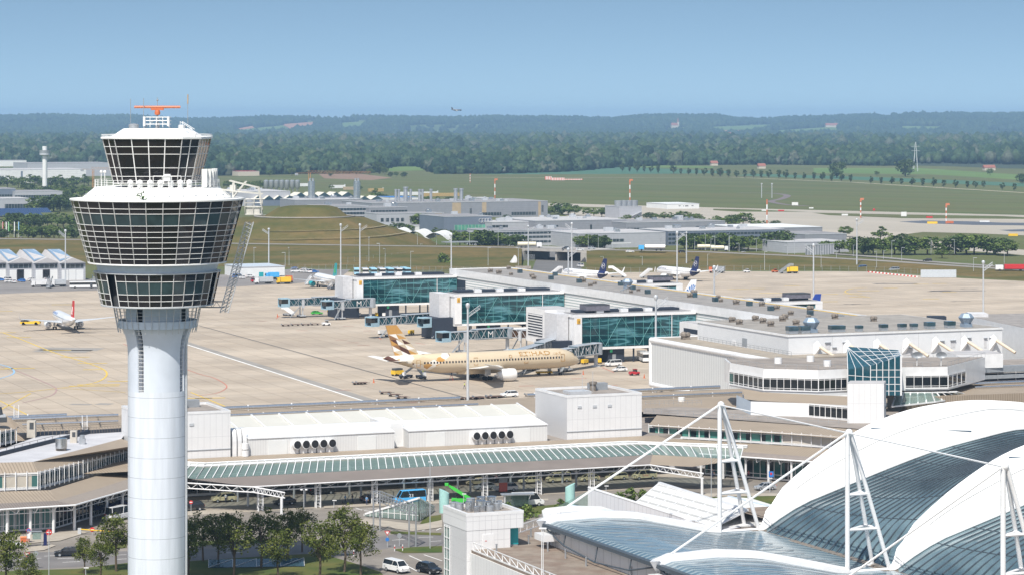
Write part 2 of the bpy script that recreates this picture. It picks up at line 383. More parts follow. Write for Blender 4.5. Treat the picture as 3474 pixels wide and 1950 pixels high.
MB().loft([octo(7.65, 2.35, 71.88), octo(7.9, 2.45, 71.95), octo(7.9, 2.45, 72.2), octo(6.4, 2.0, 72.3), octo(4.75, 1.5, 73.5), octo(4.6, 1.5, 73.52)]).build('cab_roof', TPANEL, tw)
mb = MB(); rr = octo(7.8, 2.42, 72.2); r2 = octo(7.8, 2.42, 72.6)
for s in range(8):
 for i in range(12):
  p = Vector(rr[s]).lerp(Vector(rr[(s+1) % 8]), i/12); mb.tube(p, p+Vector((0, 0, .42)), .025, 4)
 mb.tube(r2[s], r2[(s+1) % 8], .04, 4)
mb.build('eave_rail', TPANEL, tw)
mb = MB()
for s in (-.4, .4): mb.tube((5.0+s*.3, -4+s, 73.5), (6.8+s*.3, -6.0+s, 72.4), .05, 5); mb.tube((4.2+s*.3, -3.5+s, 74.6), (6.4+s*.3, -5.6+s, 73.4), .04, 5); mb.tube((4.2+s*.3, -3.5+s, 73.5), (4.2+s*.3, -3.5+s, 74.6), .04, 5)
mb.build('roof_stair', TPANEL, tw)
MB().lathe([(.75, 73.5), (.8, 74.1), (.55, 74.25), (.01, 74.3)], 14, (-3.6, -1)).build('roof_vent', MGREY, tw, True)
MB().lathe([(.6, 73.5), (.6, 74.0), (.5, 74.1), (.01, 74.1)], 14, (4.0, -1)).build('roof_vent', LGREY, tw, True)
MB().ball((6.2, -5.0, 72.6), .65, 12, .7).build('roof_dome', TPANEL, tw, True)
# radar group
mast = MB().tube((0, 0, 73.4), (0, 0, 76.3), .16, 8).tube((0, 0, 73.4), (0, 0, 74.4), .35, 8)
for s in ((-2.2, 0), (2.2, 0), (0, -1.6), (0, 1.6)): mast.tube((s[0], s[1], 73.5), (0, 0, 75.2), .07, 5)
mast.build('radar_mast', MGREY, tw)
mb = MB()
for z in (74.2, 74.75, 75.3):
 for a, b in (((-2, -1.2), (2, -1.2)), ((2, -1.2), (2, 1.2)), ((2, 1.2), (-2, 1.2)), ((-2, 1.2), (-2, -1.2))): mb.tube((*a, z), (*b, z), .06, 5)
for x in (-2, -1, 0, 1, 2): mb.tube((x, -1.2, 73.7), (x, -1.2, 75.3), .05, 5)
for x in (-1.9, 1.9): mb.tube((x, -1.3, 73.9), (x, -1.3, 75.4), .2, 8)
mb.build('radar_cage', WHITE, tw)
rb = MB().lathe([(.01, 75.6), (.42, 75.7), (.46, 76.05), (.34, 76.4), (.01, 76.45)], 12).build('radar_drive', ORANGE, tw, True)
MB().tube((-3.62, -.15, 76.9), (3.62, .15, 76.9), .2, 8).box(-1.0, 1.0, -.18, .18, 76.4, 76.75).build('radar_bar', ORANGE, tw)
MB().tube((0, 0, 76.4), (0, 0, 78.4), .05, 5).ball((0, 0, 78.0), .18, 8).build('lightning_rod', MGREY, tw)
for x, zt in ((-4.15, 78.2), (-2.1, 78.3)): MB().tube((x, -.5, 73.4), (x, -.5, zt), .05, 5).build('whip_antenna', MGREY, tw)
MB().tube((4.75, .4, 72.6), (4.75, .4, 77.4), .05, 5).tube((4.75, .4, 77.4), (4.75, .4, 78.9), .10, 6, k=1).build('whip_antenna', [MGREY, mat('rod_tan', (.42, .28, .15), .6)], tw)
for a in (-57, -50): MB().tube((9.6*math.sin(R(a)), -9.6*math.cos(R(a)), 64.4), (9.6*math.sin(R(a)), -9.6*math.cos(R(a)), 66.6), .06, 5).ball((9.6*math.sin(R(a)), -9.6*math.cos(R(a)), 66.8), .25, 8).build('deck_lamp', TPANEL, tw)
# facade access gantry on the right
ga = MB()
for y in (-.9, .9):
 ga.bar((9.0, y, 64.0), (16.6, y, 63.2), .2, .22); ga.bar((12.0, y, 62.7), (12.0, y, 65.0), .18); ga.bar((14.0, y, 65.2), (12.0, y, 62.7), .16); ga.bar((11.4, y, 65.3), (16.0, y, 64.2), .18); ga.bar((16.0, y, 64.2), (16.4, y, 61.5), .18)
ga.box(11.5, 12.4, -.9, .9, 63.4, 64.6); GANC = mat('gantry_cream', (.55, .54, .50), .5, var=.1); ga.build('access_gantry', GANC, tw)
bk = MB().box(13.9, 16.5, -1, 1, 59.9, 60.1).box(14.1, 16.2, -.8, .8, 60.1, 61.0)
for x in (13.9, 15.2, 16.5):
 for y in (-1, 1): bk.tube((x, y, 60.0), (x, y, 62.4), .06, 5)
for z in (61.2, 61.8, 62.4):
 for y in (-1, 1): bk.tube((13.9, y, z), (16.5, y, z), .05, 5)
bk.build('access_basket', GANC, tw)
ld = MB(); a, b = Vector((14.6, -.3, 58.8)), Vector((10.6, -.3, 44.6)); off = [Vector((-.65, -.5, 0)), Vector((.65, -.5, 0)), Vector((0, .6, 0))]
for o_ in off: ld.tube(a+o_, b+o_, .09, 5)
for i in range(24):
 p, q = a.lerp(b, i/24), a.lerp(b, (i+1)/24)
 ld.tube(p+off[0], q+off[1], .05, 4); ld.tube(p+off[1], q+off[2], .05, 4); ld.tube(p+off[2], q+off[0], .05, 4)
ld.build('access_ladder', LGREY, tw)
mb = MB(); [mb.tube((6.6, y, z), (10.6, y, z), .07, 5) for y in (-.5, .5) for z in (45.4, 46.3)]
for i in range(6): mb.tube((6.8+i*.65, -.5, 45.4 if i % 2 else 46.3), (7.45+i*.65, -.5, 46.3 if i % 2 else 45.4), .05, 4)
mb.build('ladder_bracket', MGREY, tw)
MB().tube((RS*math.sin(R(75))+.25, -RS*math.cos(R(75)), 0), (RS*math.sin(R(75))+.25, -RS*math.cos(R(75)), 41), .18, 8).build('drain_pipe', LGREY, tw, True)
# small self-sown bush on the gutter
mb = MB()
for i in range(60):
 c = Vector((-.7+random.gauss(0, .35), -12.6+random.gauss(0, .25), 62.7+abs(random.gauss(.4, .45)))); d = Vector([random.gauss(0, 1) for _ in 'abc']).normalized()*.16; e = d.orthogonal().normalized()*.12
 mb.quad(tuple(c-d), tuple(c+e), tuple(c+d), tuple(c-e))
mb.tube((-.7, -12.6, 62.5), (-.7, -12.6, 63.5), .03, 4)
tag(mb.build('bush', mat('bush_leaf', (.045, .10, .022), .6, var=.4)), 'small green bush sprouting from the gutter of the control tower pulpit', 'bush').location = (TX, TY, 0)
HAZE_D = 6.6e-5
# ---------------------------------------------------------------- land: meadow, fields, forest, hills, haze
def tinted(name, cols, rough=.7, noise_scale=.25, namt=.25):
 m = bpy.data.materials.new(name); m.use_nodes = True; nt = m.node_tree; N = nt.nodes; L = nt.links; b = N['Principled BSDF']
 b.inputs['Roughness'].default_value = rough; b.inputs['Specular IOR Level'].default_value = .2
 a = N.new('ShaderNodeAttribute'); a.attribute_name = 'tint'; rp = N.new('ShaderNodeValToRGB'); L.new(a.outputs['Fac'], rp.inputs[0])
 e = rp.color_ramp.elements
 while len(e) < len(cols): e.new(.5)
 for i, c in enumerate(cols): e[i].position = i/(len(cols)-1); e[i].color = (*c, 1)
 tc = N.new('ShaderNodeTexCoord'); n1 = N.new('ShaderNodeTexNoise'); n1.inputs['Scale'].default_value = noise_scale; n1.inputs['Detail'].default_value = 5; L.new(tc.outputs['Object'], n1.inputs['Vector'])
 mr = N.new('ShaderNodeMapRange'); mr.inputs['From Min'].default_value = .3; mr.inputs['From Max'].default_value = .7; mr.inputs['To Min'].default_value = 1-namt; mr.inputs['To Max'].default_value = 1+namt; L.new(n1.outputs['Fac'], mr.inputs[0])
 mx = N.new('ShaderNodeVectorMath'); mx.operation = 'SCALE'; L.new(rp.outputs[0], mx.inputs[0]); L.new(mr.outputs[0], mx.inputs['Scale']); L.new(mx.outputs[0], b.inputs['Base Color'])
 return m
def ground_mat(name, cols, scales, stretch, ang, rough=.9, grain=None):
 """two noise layers over world metres: long streaks and fine patches"""
 m = bpy.data.materials.new(name); m.use_nodes = True; nt = m.node_tree; N = nt.nodes; L = nt.links; b = N['Principled BSDF']
 b.inputs['Roughness'].default_value = rough; b.inputs['Specular IOR Level'].default_value = .15
 tc = N.new('ShaderNodeTexCoord'); mp = N.new('ShaderNodeMapping'); mp.vector_type = 'TEXTURE'; mp.inputs['Rotation'].default_value = (0, 0, ang); mp.inputs['Scale'].default_value = stretch; L.new(tc.outputs['Object'], mp.inputs[0])
 n1 = N.new('ShaderNodeTexNoise'); n1.inputs['Scale'].default_value = scales[0]; n1.inputs['Detail'].default_value = 5; L.new(mp.outputs[0], n1.inputs[0])
 n2 = N.new('ShaderNodeTexNoise'); n2.inputs['Scale'].default_value = scales[1]; n2.inputs['Detail'].default_value = 6; n2.inputs['Roughness'].default_value = .7; L.new(tc.outputs['Object'], n2.inputs[0])
 r1 = N.new('ShaderNodeValToRGB'); L.new(n1.outputs['Fac'], r1.inputs[0]); e = r1.color_ramp.elements; e[0].position = .35; e[1].position = .65; e[0].color = (*cols[0], 1); e[1].color = (*cols[1], 1)
 r2 = N.new('ShaderNodeMapRange'); r2.inputs['From Min'].default_value = .42; r2.inputs['From Max'].default_value = .68; L.new(n2.outputs['Fac'], r2.inputs[0])
 mx = N.new('ShaderNodeMix'); mx.data_type = 'RGBA'; mf = N.new('ShaderNodeMath'); mf.operation = 'MULTIPLY'; mf.inputs[1].default_value = .6; L.new(r2.outputs[0], mf.inputs[0]); L.new(mf.outputs[0], mx.inputs['Factor']); L.new(r1.outputs[0], mx.inputs['A']); mx.inputs['B'].default_value = (*cols[2], 1)
 L.new(mx.outputs['Result'], b.inputs['Base Color']); return m
RUNA = math.atan2(.656, -.755)
MEADOW = ground_mat('meadow_grass', [(.082, .105, .034), (.125, .135, .052), (.115, .098, .046)], (.02, .012), (14, 1, 1), RUNA)
BANK = ground_mat('dry_bank_grass', [(.085, .085, .024), (.165, .115, .045), (.05, .06, .015)], (.05, .12), (3, 1, 1), 0)
LAWN = ground_mat('lawn_grass', [(.05, .085, .020), (.12, .115, .035), (.09, .10, .03)], (.12, .35), (1, 1, 1), 0)
BLUEFIELD = ground_mat('blue_green_crop', [(.055, .13, .085), (.075, .15, .10), (.06, .13, .07)], (.02, .01), (10, 1, 1), RUNA)
GREENFIELD = ground_mat('bright_green_crop', [(.09, .16, .045), (.14, .20, .06), (.11, .16, .05)], (.02, .01), (10, 1, 1), RUNA)
SOIL = ground_mat('red_soil', [(.34, .17, .10), (.40, .22, .14), (.30, .17, .10)], (.02, .01), (6, 1, 1), 0)
PALECONC = ground_mat('taxiway_concrete', [(.33, .30, .25), (.40, .36, .30), (.36, .33, .28)], (.02, .01), (12, 1, 1), RUNA)
g = MB().quad((-8900, -560, 0), (8900, -560, 0), (8900, 21900, 0), (-8900, 21900, 0)); struct('ground', g, MEADOW)
psheet('crop_field', [(1640, 592), (1760, 575), (2080, 566), (2480, 582), (2480, 588), (2300, 590), (1900, 592)], .03, BLUEFIELD)
psheet('crop_field', [(2760, 571), (3120, 571), (3480, 595), (3480, 612), (3150, 592), (2760, 588)], .03, GREENFIELD)
psheet('crop_field', [(2550, 590), (3000, 603), (3480, 622), (3480, 634), (2980, 614), (2500, 596)], .05, BLUEFIELD)
psheet('crop_field', [(1000, 566), (1300, 555), (1480, 556), (1480, 578), (1000, 588)], .03, GREENFIELD)
psheet('crop_field', [(2140, 560), (2420, 566), (2420, 571), (2140, 569)], .06, GREENFIELD)
psheet('bare_soil_patch', [(1080, 590), (1180, 585), (1330, 604), (1260, 612), (1100, 606)], .04, EARTH)
PATHM = mat('gravel_track', (.42, .37, .27), .9, var=.1, scale=.05)
ribbon('gravel_track', [gp(a, b) for a, b in ((1600, 603), (2100, 604), (2480, 602), (2900, 620), (3480, 655))], 7, .06, PATHM)
# taxiways and islands
psheet('taxiway', [(1860, 690), (2500, 707), (3490, 731), (3490, 738), (2500, 717), (1860, 699)], .04, PALECONC)
psheet('taxiway', [(1880, 712), (2200, 706), (2400, 713), (2560, 719), (2740, 720), (2810, 731), (3060, 741), (3490, 744), (3490, 800), (3300, 792), (3130, 788), (3060, 797), (3080, 806), (3200, 822), (3490, 850), (3490, 868), (3200, 845), (2900, 812), (2700, 800), (2300, 770), (1950, 745)], .06, PALECONC)
ISL = mat('island_asphalt', (.085, .095, .115), .9, var=.12, scale=.02)
psheet('asphalt_island', [(3050, 753), (3130, 749), (3300, 752), (3400, 756), (3490, 757), (3490, 766), (3300, 764), (3120, 758)], .09, ISL)
psheet('grass_island', [(2420, 709), (2500, 710), (2740, 719), (2500, 719), (2420, 714)], .09, MEADOW)
psheet('grass_island', [(2810, 729), (3100, 729), (3400, 734), (3480, 738), (3100, 738), (2900, 733)], .09, MEADOW)
psheet('grass_island', [(3390, 781), (3490, 778), (3490, 786), (3430, 786)], .09, ISL)
ribbon('asphalt_path', curve([(2510, 655), (2620, 657), (2670, 664), (2650, 676), (2615, 684), (2660, 694), (2740, 700)]), 7, .06, mat('old_asphalt', (.16, .13, .13), .9, var=.1, scale=.05))
# ---- forest made of many crowns
def ico_variants(k, sub, amp, squash=1.0, cone=False):
 out = []
 for s in range(k):
  bm = bmesh.new(); bmesh.ops.create_icosphere(bm, subdivisions=sub, radius=1)
  for v in bm.verts:
   n_ = noise.noise(v.co*1.7+Vector((s*9.1, 3, 1)))*amp+noise.noise(v.co*4.1+Vector((s*5.3, 7, 2)))*amp*.6
   v.co *= 1+n_; v.co.z *= squash
   if cone: v.co.x *= (1.1-.45*v.co.z); v.co.y *= (1.1-.45*v.co.z)
  V = np.array([v.co[:] for v in bm.verts]); FA = np.array([[x.index for x in f.verts] for f in bm.faces]); bm.free(); out.append((V, FA))
 return out
FOREST = tinted('forest_leaves', [(.010, .026, .013), (.024, .050, .022), (.048, .076, .030), (.075, .085, .06)], namt=.55, noise_scale=.30)
def interp(x, tab):
 xs, ys = zip(*tab); return float(np.interp(x, xs, ys))
FRONT = [(-400, 552), (0, 552), (500, 566), (700, 598), (1000, 592), (1250, 590), (1340, 566), (1420, 566), (1480, 592), (1750, 590), (1950, 582), (2080, 570), (2250, 562), (2600, 560), (2950, 563), (3200, 566), (3400, 574), (3700, 580)]
BL4 = ico_variants(6, 3, .62, 1.15); BL3 = ico_variants(6, 2, .55, 1.15); BL2 = ico_variants(6, 1, .5, 1.1)
def forest_pos(y_rng, d0, d1):
 pos = []; sc_ = []; tint = []
 for Y0, Y1, sp, s0 in y_rng:
  Y = Y0
  while Y < Y1:
   half = .22*Y; x = -half
   while x < half:
    xx = x+random.uniform(-.5, .5)*sp; yy = Y+random.uniform(-.5, .5)*sp*1.6
    px = CX+F*xx/yy; fy = F*H/(interp(px, FRONT)-HY)
    cl = noise.noise(Vector((xx*.006, yy*.004, 0)))
    if fy+d0 < yy <= fy+d1 and noise.noise(Vector((xx*.0022, yy*.0011, 5))) > -.42:
     big = .7+.7*random.random()**1.5+.4*cl
     if yy < fy+70: big *= .62+.3*random.random()
     s_ = s0*big; pos.append((xx, yy, s_*.85+6*(cl+.3)*(1 if yy > fy+60 else 0))); sc_.append(s_)
     t = .32+.3*cl+random.gauss(0, .24)
     if random.random() < .05: t = .95
     tint.append(min(1, max(0, t)))
    x += sp*random.uniform(.8, 1.25)
   Y += sp*1.5
 return pos, sc_, tint
p_, s_, t_ = forest_pos([(3300, 4900, 10, 8)], 0, 110)
tag(scatter('forest', BL4, p_, s_, RNG.uniform(0, 6.28, len(p_)), FOREST, t_), kind='stuff')
p_, s_, t_ = forest_pos([(3300, 4200, 11, 8.5)], 110, 9e9)
tag(scatter('forest', BL3, p_, s_, RNG.uniform(0, 6.28, len(p_)), FOREST, t_), kind='stuff')
p_, s_, t_ = forest_pos([(4200, 5600, 15, 9), (5600, 9000, 25, 11)], 110, 9e9)
tag(scatter('forest', BL2, p_, s_, RNG.uniform(0, 6.28, len(p_)), FOREST, t_), kind='stuff')
struct('forest_floor', MB().quad(*[(x, y, .10) for x, y in [gp(a, b-2) for a, b in FRONT]+[(2600, 10600), (-2600, 10600)]]), mat('forest_floor', (.03, .045, .02), .9, var=.3, scale=.02))
# ---- hills
CREST = [(-500, 398), (0, 397), (180, 395), (330, 400), (420, 396), (520, 402), (620, 410), (800, 407), (900, 400), (1000, 402), (1180, 398), (1330, 400), (1480, 404), (1700, 400), (1900, 401), (2080, 406), (2200, 396), (2430, 396), (2510, 407), (2600, 408), (2700, 402), (2880, 397), (3000, 391), (3060, 385), (3200, 387), (3300, 391), (3474, 389), (3900, 392)]
HS, HC = 10600, 14600
def hill_z(x, y):
 px = CX+F*x/y; t = (y-HS)/(HC-HS); t = min(1, max(0, t)); t = t*t*(3-2*t)
 top = H-(interp(px, CREST)-HY)*HC/F-14
 und = noise.noise(Vector((x*.0011, y*.0007, 2)))*22+noise.noise(Vector((x*.003, y*.002, 9)))*9
 return max(-2, top*t+und*min(1, t*2.2)*(1-t)*1.6)
xs = np.linspace(-4000, 4000, 170); ys = np.linspace(HS-200, HC+1400, 72)
V = np.array([(x, y, hill_z(x, y) if y < HC+1000 else -20) for y in ys for x in xs]); nx = len(xs)
FA = np.array([(j*nx+i, j*nx+i+1, (j+1)*nx+i+1, (j+1)*nx+i) for j in range(len(ys)-1) for i in range(nx-1)])
HILLM = ground_mat('hill_meadow', [(.05, .085, .03), (.10, .14, .045), (.06, .09, .03)], (.003, .004), (3, 1, 1), .2)
tag(np_mesh('hills', V, FA, HILLM, smooth=True), kind='structure')
def drape(px, py, lift=0):
 Y = HS-200.0
 while Y < HC+900:
  x = (px-CX)*Y/F; z = zat(py, Y)
  if z <= hill_z(x, Y)+.3: return (x, Y, hill_z(x, Y)+lift)
  Y += 15
 return None
HF = []   # hillside fields: pixel boxes kept clear of trees
def hill_field(pix, m, nm='hill_field'):
 """pix: left-top, right-top, right-bottom, left-bottom"""
 a, b, c, d = [np.array(p, float) for p in pix]; nn, mm = 10, 4; mb = MB(); G = {}
 for i in range(nn+1):
  for j in range(mm+1):
   p = (a*(1-i/nn)+b*i/nn)*(1-j/mm)+(d*(1-i/nn)+c*i/nn)*j/mm; G[i, j] = drape(p[0], p[1], 2.5)
 for i in range(nn):
  for j in range(mm):
   q = [G[i, j], G[i, j+1], G[i+1, j+1], G[i+1, j]]
   if all(q) and max(abs(q[k][1]-q[k-1][1]) for k in range(4)) < 900: mb.quad(*q)
 HF.append([tuple(p) for p in pix])
 if mb.v: struct(nm, mb, m)
for pix, m in (([(955, 424), (1075, 415), (1050, 432), (985, 440)], SOIL), ([(800, 440), (866, 428), (862, 437), (790, 450)], SOIL), ([(1150, 420), (1250, 412), (1230, 430), (1160, 438)], GREENFIELD), ([(790, 445), (960, 428), (985, 444), (800, 452)], GREENFIELD),
    ([(2410, 433), (2620, 425), (2600, 440), (2420, 446)], GREENFIELD), ([(2420, 442), (2560, 446), (2560, 452), (2430, 450)], SOIL), ([(2600, 448), (2840, 432), (2850, 450), (2640, 458)], GREENFIELD), ([(3050, 430), (3200, 432), (3190, 442), (3060, 444)], GREENFIELD), ([(2250, 440), (2330, 434), (2330, 440), (2255, 447)], GREENFIELD), ([(3350, 446), (3474, 450), (3474, 456), (3350, 452)], GREENFIELD), ([(30, 446), (80, 446), (80, 449), (30, 449)], SOIL)):
 hill_field(pix, m)
def in_poly(x, y, P):
 c = False; n = len(P)
 for i in range(n):
  (x1, y1), (x2, y2) = P[i], P[i-1]
  if (y1 > y) != (y2 > y) and x < (x2-x1)*(y-y1)/(y2-y1)+x1: c = not c
 return c
pos, scl, tin = [], [], []
Y = HS
while Y < HC+300:
 x = -.215*Y
 while x < .215*Y:
  xx = x+random.uniform(-12, 12); yy = Y+random.uniform(-25, 25); z = hill_z(xx, yy); px = CX+F*xx/yy; py = HY+F*(H-z)/yy
  n_ = noise.noise(Vector((xx*.0016, yy*.0011, 4)))
  if (n_ > -.22 or random.random() < .07) and not any(in_poly(px, py-q, P) for P in HF for q in (-1, 3, 7, 10)):
   s_ = random.uniform(11, 19); pos.append((xx, yy, z+s_*.55)); scl.append(s_); tin.append(min(1, max(0, .25+.3*n_+random.gauss(0, .12))))
  x += random.uniform(17, 27)
 Y += 50
tag(scatter('hill_forest', BL2, pos, scl, RNG.uniform(0, 6.28, len(pos)), FOREST, tin), kind='stuff')
# far blue ridge behind
mb = MB(); pts = []
for i in range(121):
 x = -6000+100*i; z = 62+18*noise.noise(Vector((x*.0006, 3, 1)))+5*noise.noise(Vector((x*.004, 3, 5))); pts.append((x, z))
for (x0, z0), (x1, z1) in zip(pts, pts[1:]): mb.quad((x0, 17600, 0), (x1, 17600, 0), (x1, 18600, z1+10), (x0, 18600, z0+10)); mb.quad((x0, 18600, z0+10), (x1, 18600, z1+10), (x1, 21500, 0), (x0, 21500, 0))
struct('far_hills', mb, mat('far_wood', (.035, .06, .02), .9, var=.4, scale=.01))
# farmsteads on the hills
FARMW = mat('farm_plaster', (.50, .45, .36), .8, var=.05); REDROOF = mat('red_tiles', (.26, .10, .07), .8, var=.1, scale=.3)
def house(px, py, w, d, h, label, name='farm_house', rz=0, roofh=None, wall=FARMW, roof=REDROOF, base=None, cat='farm house', group=None):
 p = base or drape(px, py)
 if not p: return
 t = thing(name, label, cat, p, rz, group)
 MB().box(-w/2, w/2, -d/2, d/2, -3, h).build('wall', wall, t)
 rh = roofh or d*.45
 MB().ext([(-d/2-.5, h), (d/2+.5, h), (0, h+rh)], 'x', -w/2-.5, w/2+.5).build('roof', roof, t)
 return t
house(2822, 434, 60, 22, 11, 'long cream farm building high on the wooded hill at right', rz=.1)
house(2795, 432, 26, 16, 8, 'small cream farm house just left of the long farm building on the hill')
house(3105, 450, 26, 18, 9, 'cream gabled farm house below the right hand hill meadow', rz=1.2)
house(3125, 453, 22, 16, 8, 'second farm house beside the cream gabled house below the hill meadow', rz=.3)
house(732, 452, 16, 12, 16, 'white tower-like house on the hill foot right of the tower roof', rz=.3)
house(2470, 468, 20, 14, 10, 'pale house with orange roof at the hill foot', rz=.5, base=(*gp(2470, 476), 12))
ch = house(2288, 436, 32, 16, 14, 'village church with red roof and pointed spire among hill trees', 'church', .2, 12, cat='church')
if ch:
 MB().box(14, 22, -4, 4, 0, 30).build('steeple', FARMW, ch); MB().lathe([(5.8, 30), (.1, 52)], 4, (18, 0)).build('spire', REDROOF, ch)
# ---- haze : one even block of air over the whole plain
hz = MB().box(-9000, 9000, -600, 22000, -25, 150)
hm = bpy.data.materials.new('air'); hm.use_nodes = True; nt = hm.node_tree; nt.nodes.clear(); om = nt.nodes.new('ShaderNodeOutputMaterial'); pv = nt.nodes.new('ShaderNodeVolumePrincipled')
pv.inputs['Color'].default_value = (.44, .70, 1, 1); pv.inputs['Density'].default_value = HAZE_D; pv.inputs['Anisotropy'].default_value = 0.0
nt.links.new(pv.outputs[0], om.inputs['Volume']); tag(hz.build('haze', hm), kind='stuff')
# ---------------------------------------------------------------- trees
LEAF = tinted('tree_leaves', [(.05, .085, .018), (.10, .15, .032), (.17, .21, .055)], .6, .8, .35)
LEAF2 = tinted('avenue_leaves', [(.03, .055, .014), (.06, .095, .025), (.10, .13, .045)], .6, .8, .3)
def crown(h, r, base, nc, nl, leaf, m, parent, seed, shape=1.0, inner=.3):
 """leaf-sized faces gathered in clumps through the crown volume, uneven outline"""
 rg = np.random.default_rng(seed); cz = (base+h)/2; hz_ = (h-base)/2
 d = rg.normal(size=(nc, 3)); d /= np.linalg.norm(d, axis=1)[:, None]; rad = rg.uniform(inner, .92, nc)**.6
 c = d*rad[:, None]; c[:, :2] *= r*(1-.25*shape*np.clip(c[:, 2:3], -1, 1)); c[:, 2] = cz+c[:, 2]*hz_
 cr = rg.uniform(.22, .42, nc)*r; ct = rg.uniform(0, 1, nc)
 i = rg.integers(0, nc, nl); p = rg.normal(size=(nl, 3)); p /= np.linalg.norm(p, axis=1)[:, None]
 p = c[i]+p*(cr[i]*rg.uniform(.35, 1.05, nl)**.7)[:, None]*np.array([1, 1, .75])
 a = rg.normal(size=(nl, 3)); a /= np.linalg.norm(a, axis=1)[:, None]; b = np.cross(a, rg.normal(size=(nl, 3))); b /= np.linalg.norm(b, axis=1)[:, None]
 s = leaf*rg.uniform(.6, 1.3, nl)[:, None]; V = np.stack([p-a*s, p+b*s*.7, p+a*s, p-b*s*.7], 1).reshape(-1, 3)
 FA = np.arange(nl*4).reshape(-1, 4); t = np.repeat(np.clip(ct[i]*.7+.15+rg.normal(0, .12, nl), 0, 1), 4)
 return np_mesh('crown', V, FA, m, t, parent), c
def tree(h, r, base, nc=26, nl=900, leaf=.35, m=None, seed=1, name='tree', label='tree', trunk_r=None, shape=1.0, inner=.3, limbs=7):
 t = thing(name, label, 'tree'); o, c = crown(h, r, base, nc, nl, leaf, m or LEAF, t, seed, shape, inner)
 mb = MB(); tr = trunk_r or h*.022; rg = random.Random(seed); top = Vector((rg.uniform(-.2, .2), rg.uniform(-.2, .2), base+(h-base)*.55))
 mid = Vector((rg.uniform(-.15, .15), rg.uniform(-.15, .15), base*.8+.3)); mb.tube((0, 0, -.3), mid, tr*1.25, 8, tr); mb.tube(mid, top, tr, 7, tr*.35)
 for k in range(limbs):
  q = Vector(c[k % len(c)]); a = mid.lerp(top, rg.uniform(0, .7)); m_ = a.lerp(q, .5)+Vector((0, 0, .1*h*.3)); mb.tube(a, m_, tr*.5, 5, tr*.3); mb.tube(m_, q, tr*.3, 5, tr*.08)
 mb.build('trunk', BARK, t, True); return t
TREES = {}
def put_tree(kind, px, pyb, hpx, label, group, z=0, wf=1.0, name=None, base=None):
 x, y = gp(px, pyb, z); s = F/y; hh = hpx/s
 mk = {'a': lambda: tree(10, 4.0, 1.8, 30, 1000, .42, LEAF, 11, name or 'broadleaf_tree'), 'b': lambda: tree(10, 3.2, 1.6, 26, 850, .40, LEAF, 23, name or 'broadleaf_tree'), 'c': lambda: tree(10, 4.8, 1.5, 36, 1100, .45, LEAF2, 37, name or 'broadleaf_tree'),
   'v': lambda: tree(10, 3.1, 1.6, 22, 700, .5, LEAF2, 5, name or 'avenue_tree', shape=.4), 'w': lambda: tree(10, 2.6, 1.4, 20, 600, .5, LEAF2, 15, name or 'avenue_tree', shape=.7), 'B': lambda: tree(4, 2.9, .1, 18, 500, .35, LEAF, 9, name or 'shrub', limbs=3)}[kind]
 k = hh/(4 if kind == 'B' else 10)
 return place('tree'+kind+(name or ''), mk, (x, y, z), hsh(px, pyb)*6.28, label, group, (k*wf, k*wf, k))
# ---------------------------------------------------------------- generic industrial block
IND1 = seams('grey_cladding', (.26, .27, .30), (.19, .20, .22), 1.4, 2, .10, .5, .06)
IND2 = seams('pale_cladding', (.40, .41, .44), (.30, .31, .33), 1.2, 2, .08, .5, .05)
IND3 = mat('slate_blue_cladding', (.15, .18, .23), .5, var=.06, scale=.2)
INDW = mat('white_cladding', (.70, .71, .70), .5, var=.04, scale=.1)
ROOFG = mat('grey_roof_felt', (.24, .235, .24), .9, var=.18, scale=.12)
ROOFL = mat('pale_roof', (.42, .41, .41), .85, var=.12, scale=.12)
WINB = seams('window_band_glass', (.035, .05, .06), (.30, .32, .34), 2.4, 0, .22, .1, .4, spec=.7)
WING = seams('green_band_glass', (.10, .30, .22), (.40, .45, .42), 2.4, 0, .25, .1, .3, spec=.6)
TANP = mat('tan_panel', (.42, .33, .22), .6, var=.1, scale=.3)
def uedge(px, v):
 k = (px-CX)/F; return v*(k*CU+SU)/(CU-k*SU)
def block(name, label, cat, x0, x1, yt, yb, dep, wall=IND1, roof=ROOFG, win=(), units=0, z0=0, tan=(), group=None, lead=.6):
 """box on the airport grid whose front face fills the photo columns x0..x1, roof edge at row yt, foot at row yb"""
 u0, v0 = gu(x0, yb, z0); u1 = uedge(x1, v0); X, Y = uv(u0, v0); h = zat(yt, Y)-z0; w = u1-u0
 t = uthing(name, label, cat, u0, v0, z0, group)
 MB().box(0, w, 0, dep, -.5, h).build('wall', wall, t)
 MB().box(-.15, w+.15, -.15, dep+.15, h, h+.35).build('roof_edge', LGREY, t)
 rf = MB().box(.5, w-.5, .5, dep-.5, h+.3, h+.42).build('roof', roof, t)
 for i in range(units):
  a, b = hsh(label, i)*.8+.08, hsh(label, i, 'y')*.7+.12; s = 1.2+2*hsh(label, i, 's')
  mb = MB().box(w*a, w*a+s*1.6, dep*b, dep*b+s, h+.4, h+.6+s*.7)
  if i % 3 == 0: mb.lathe([(s*.5, h+.6+s*.7), (s*.6, h+1.2+s*.7), (.05, h+1.5+s*.7)], 8, (w*a+s*.8, dep*b+s*.5))
  mb.build('roof_unit', LGREY if i % 2 else CHROME, rf)
 for (a, b, c, d, m) in win: MB().box(w*a, w*b, -.08, .2, h*c, h*d).build('window_band', m, t)
 for (a, b) in tan: MB().box(w*a, w*b, -.05, .2, 0, h*.98).build('tan_panel', TANP, t)
 return t, w, h
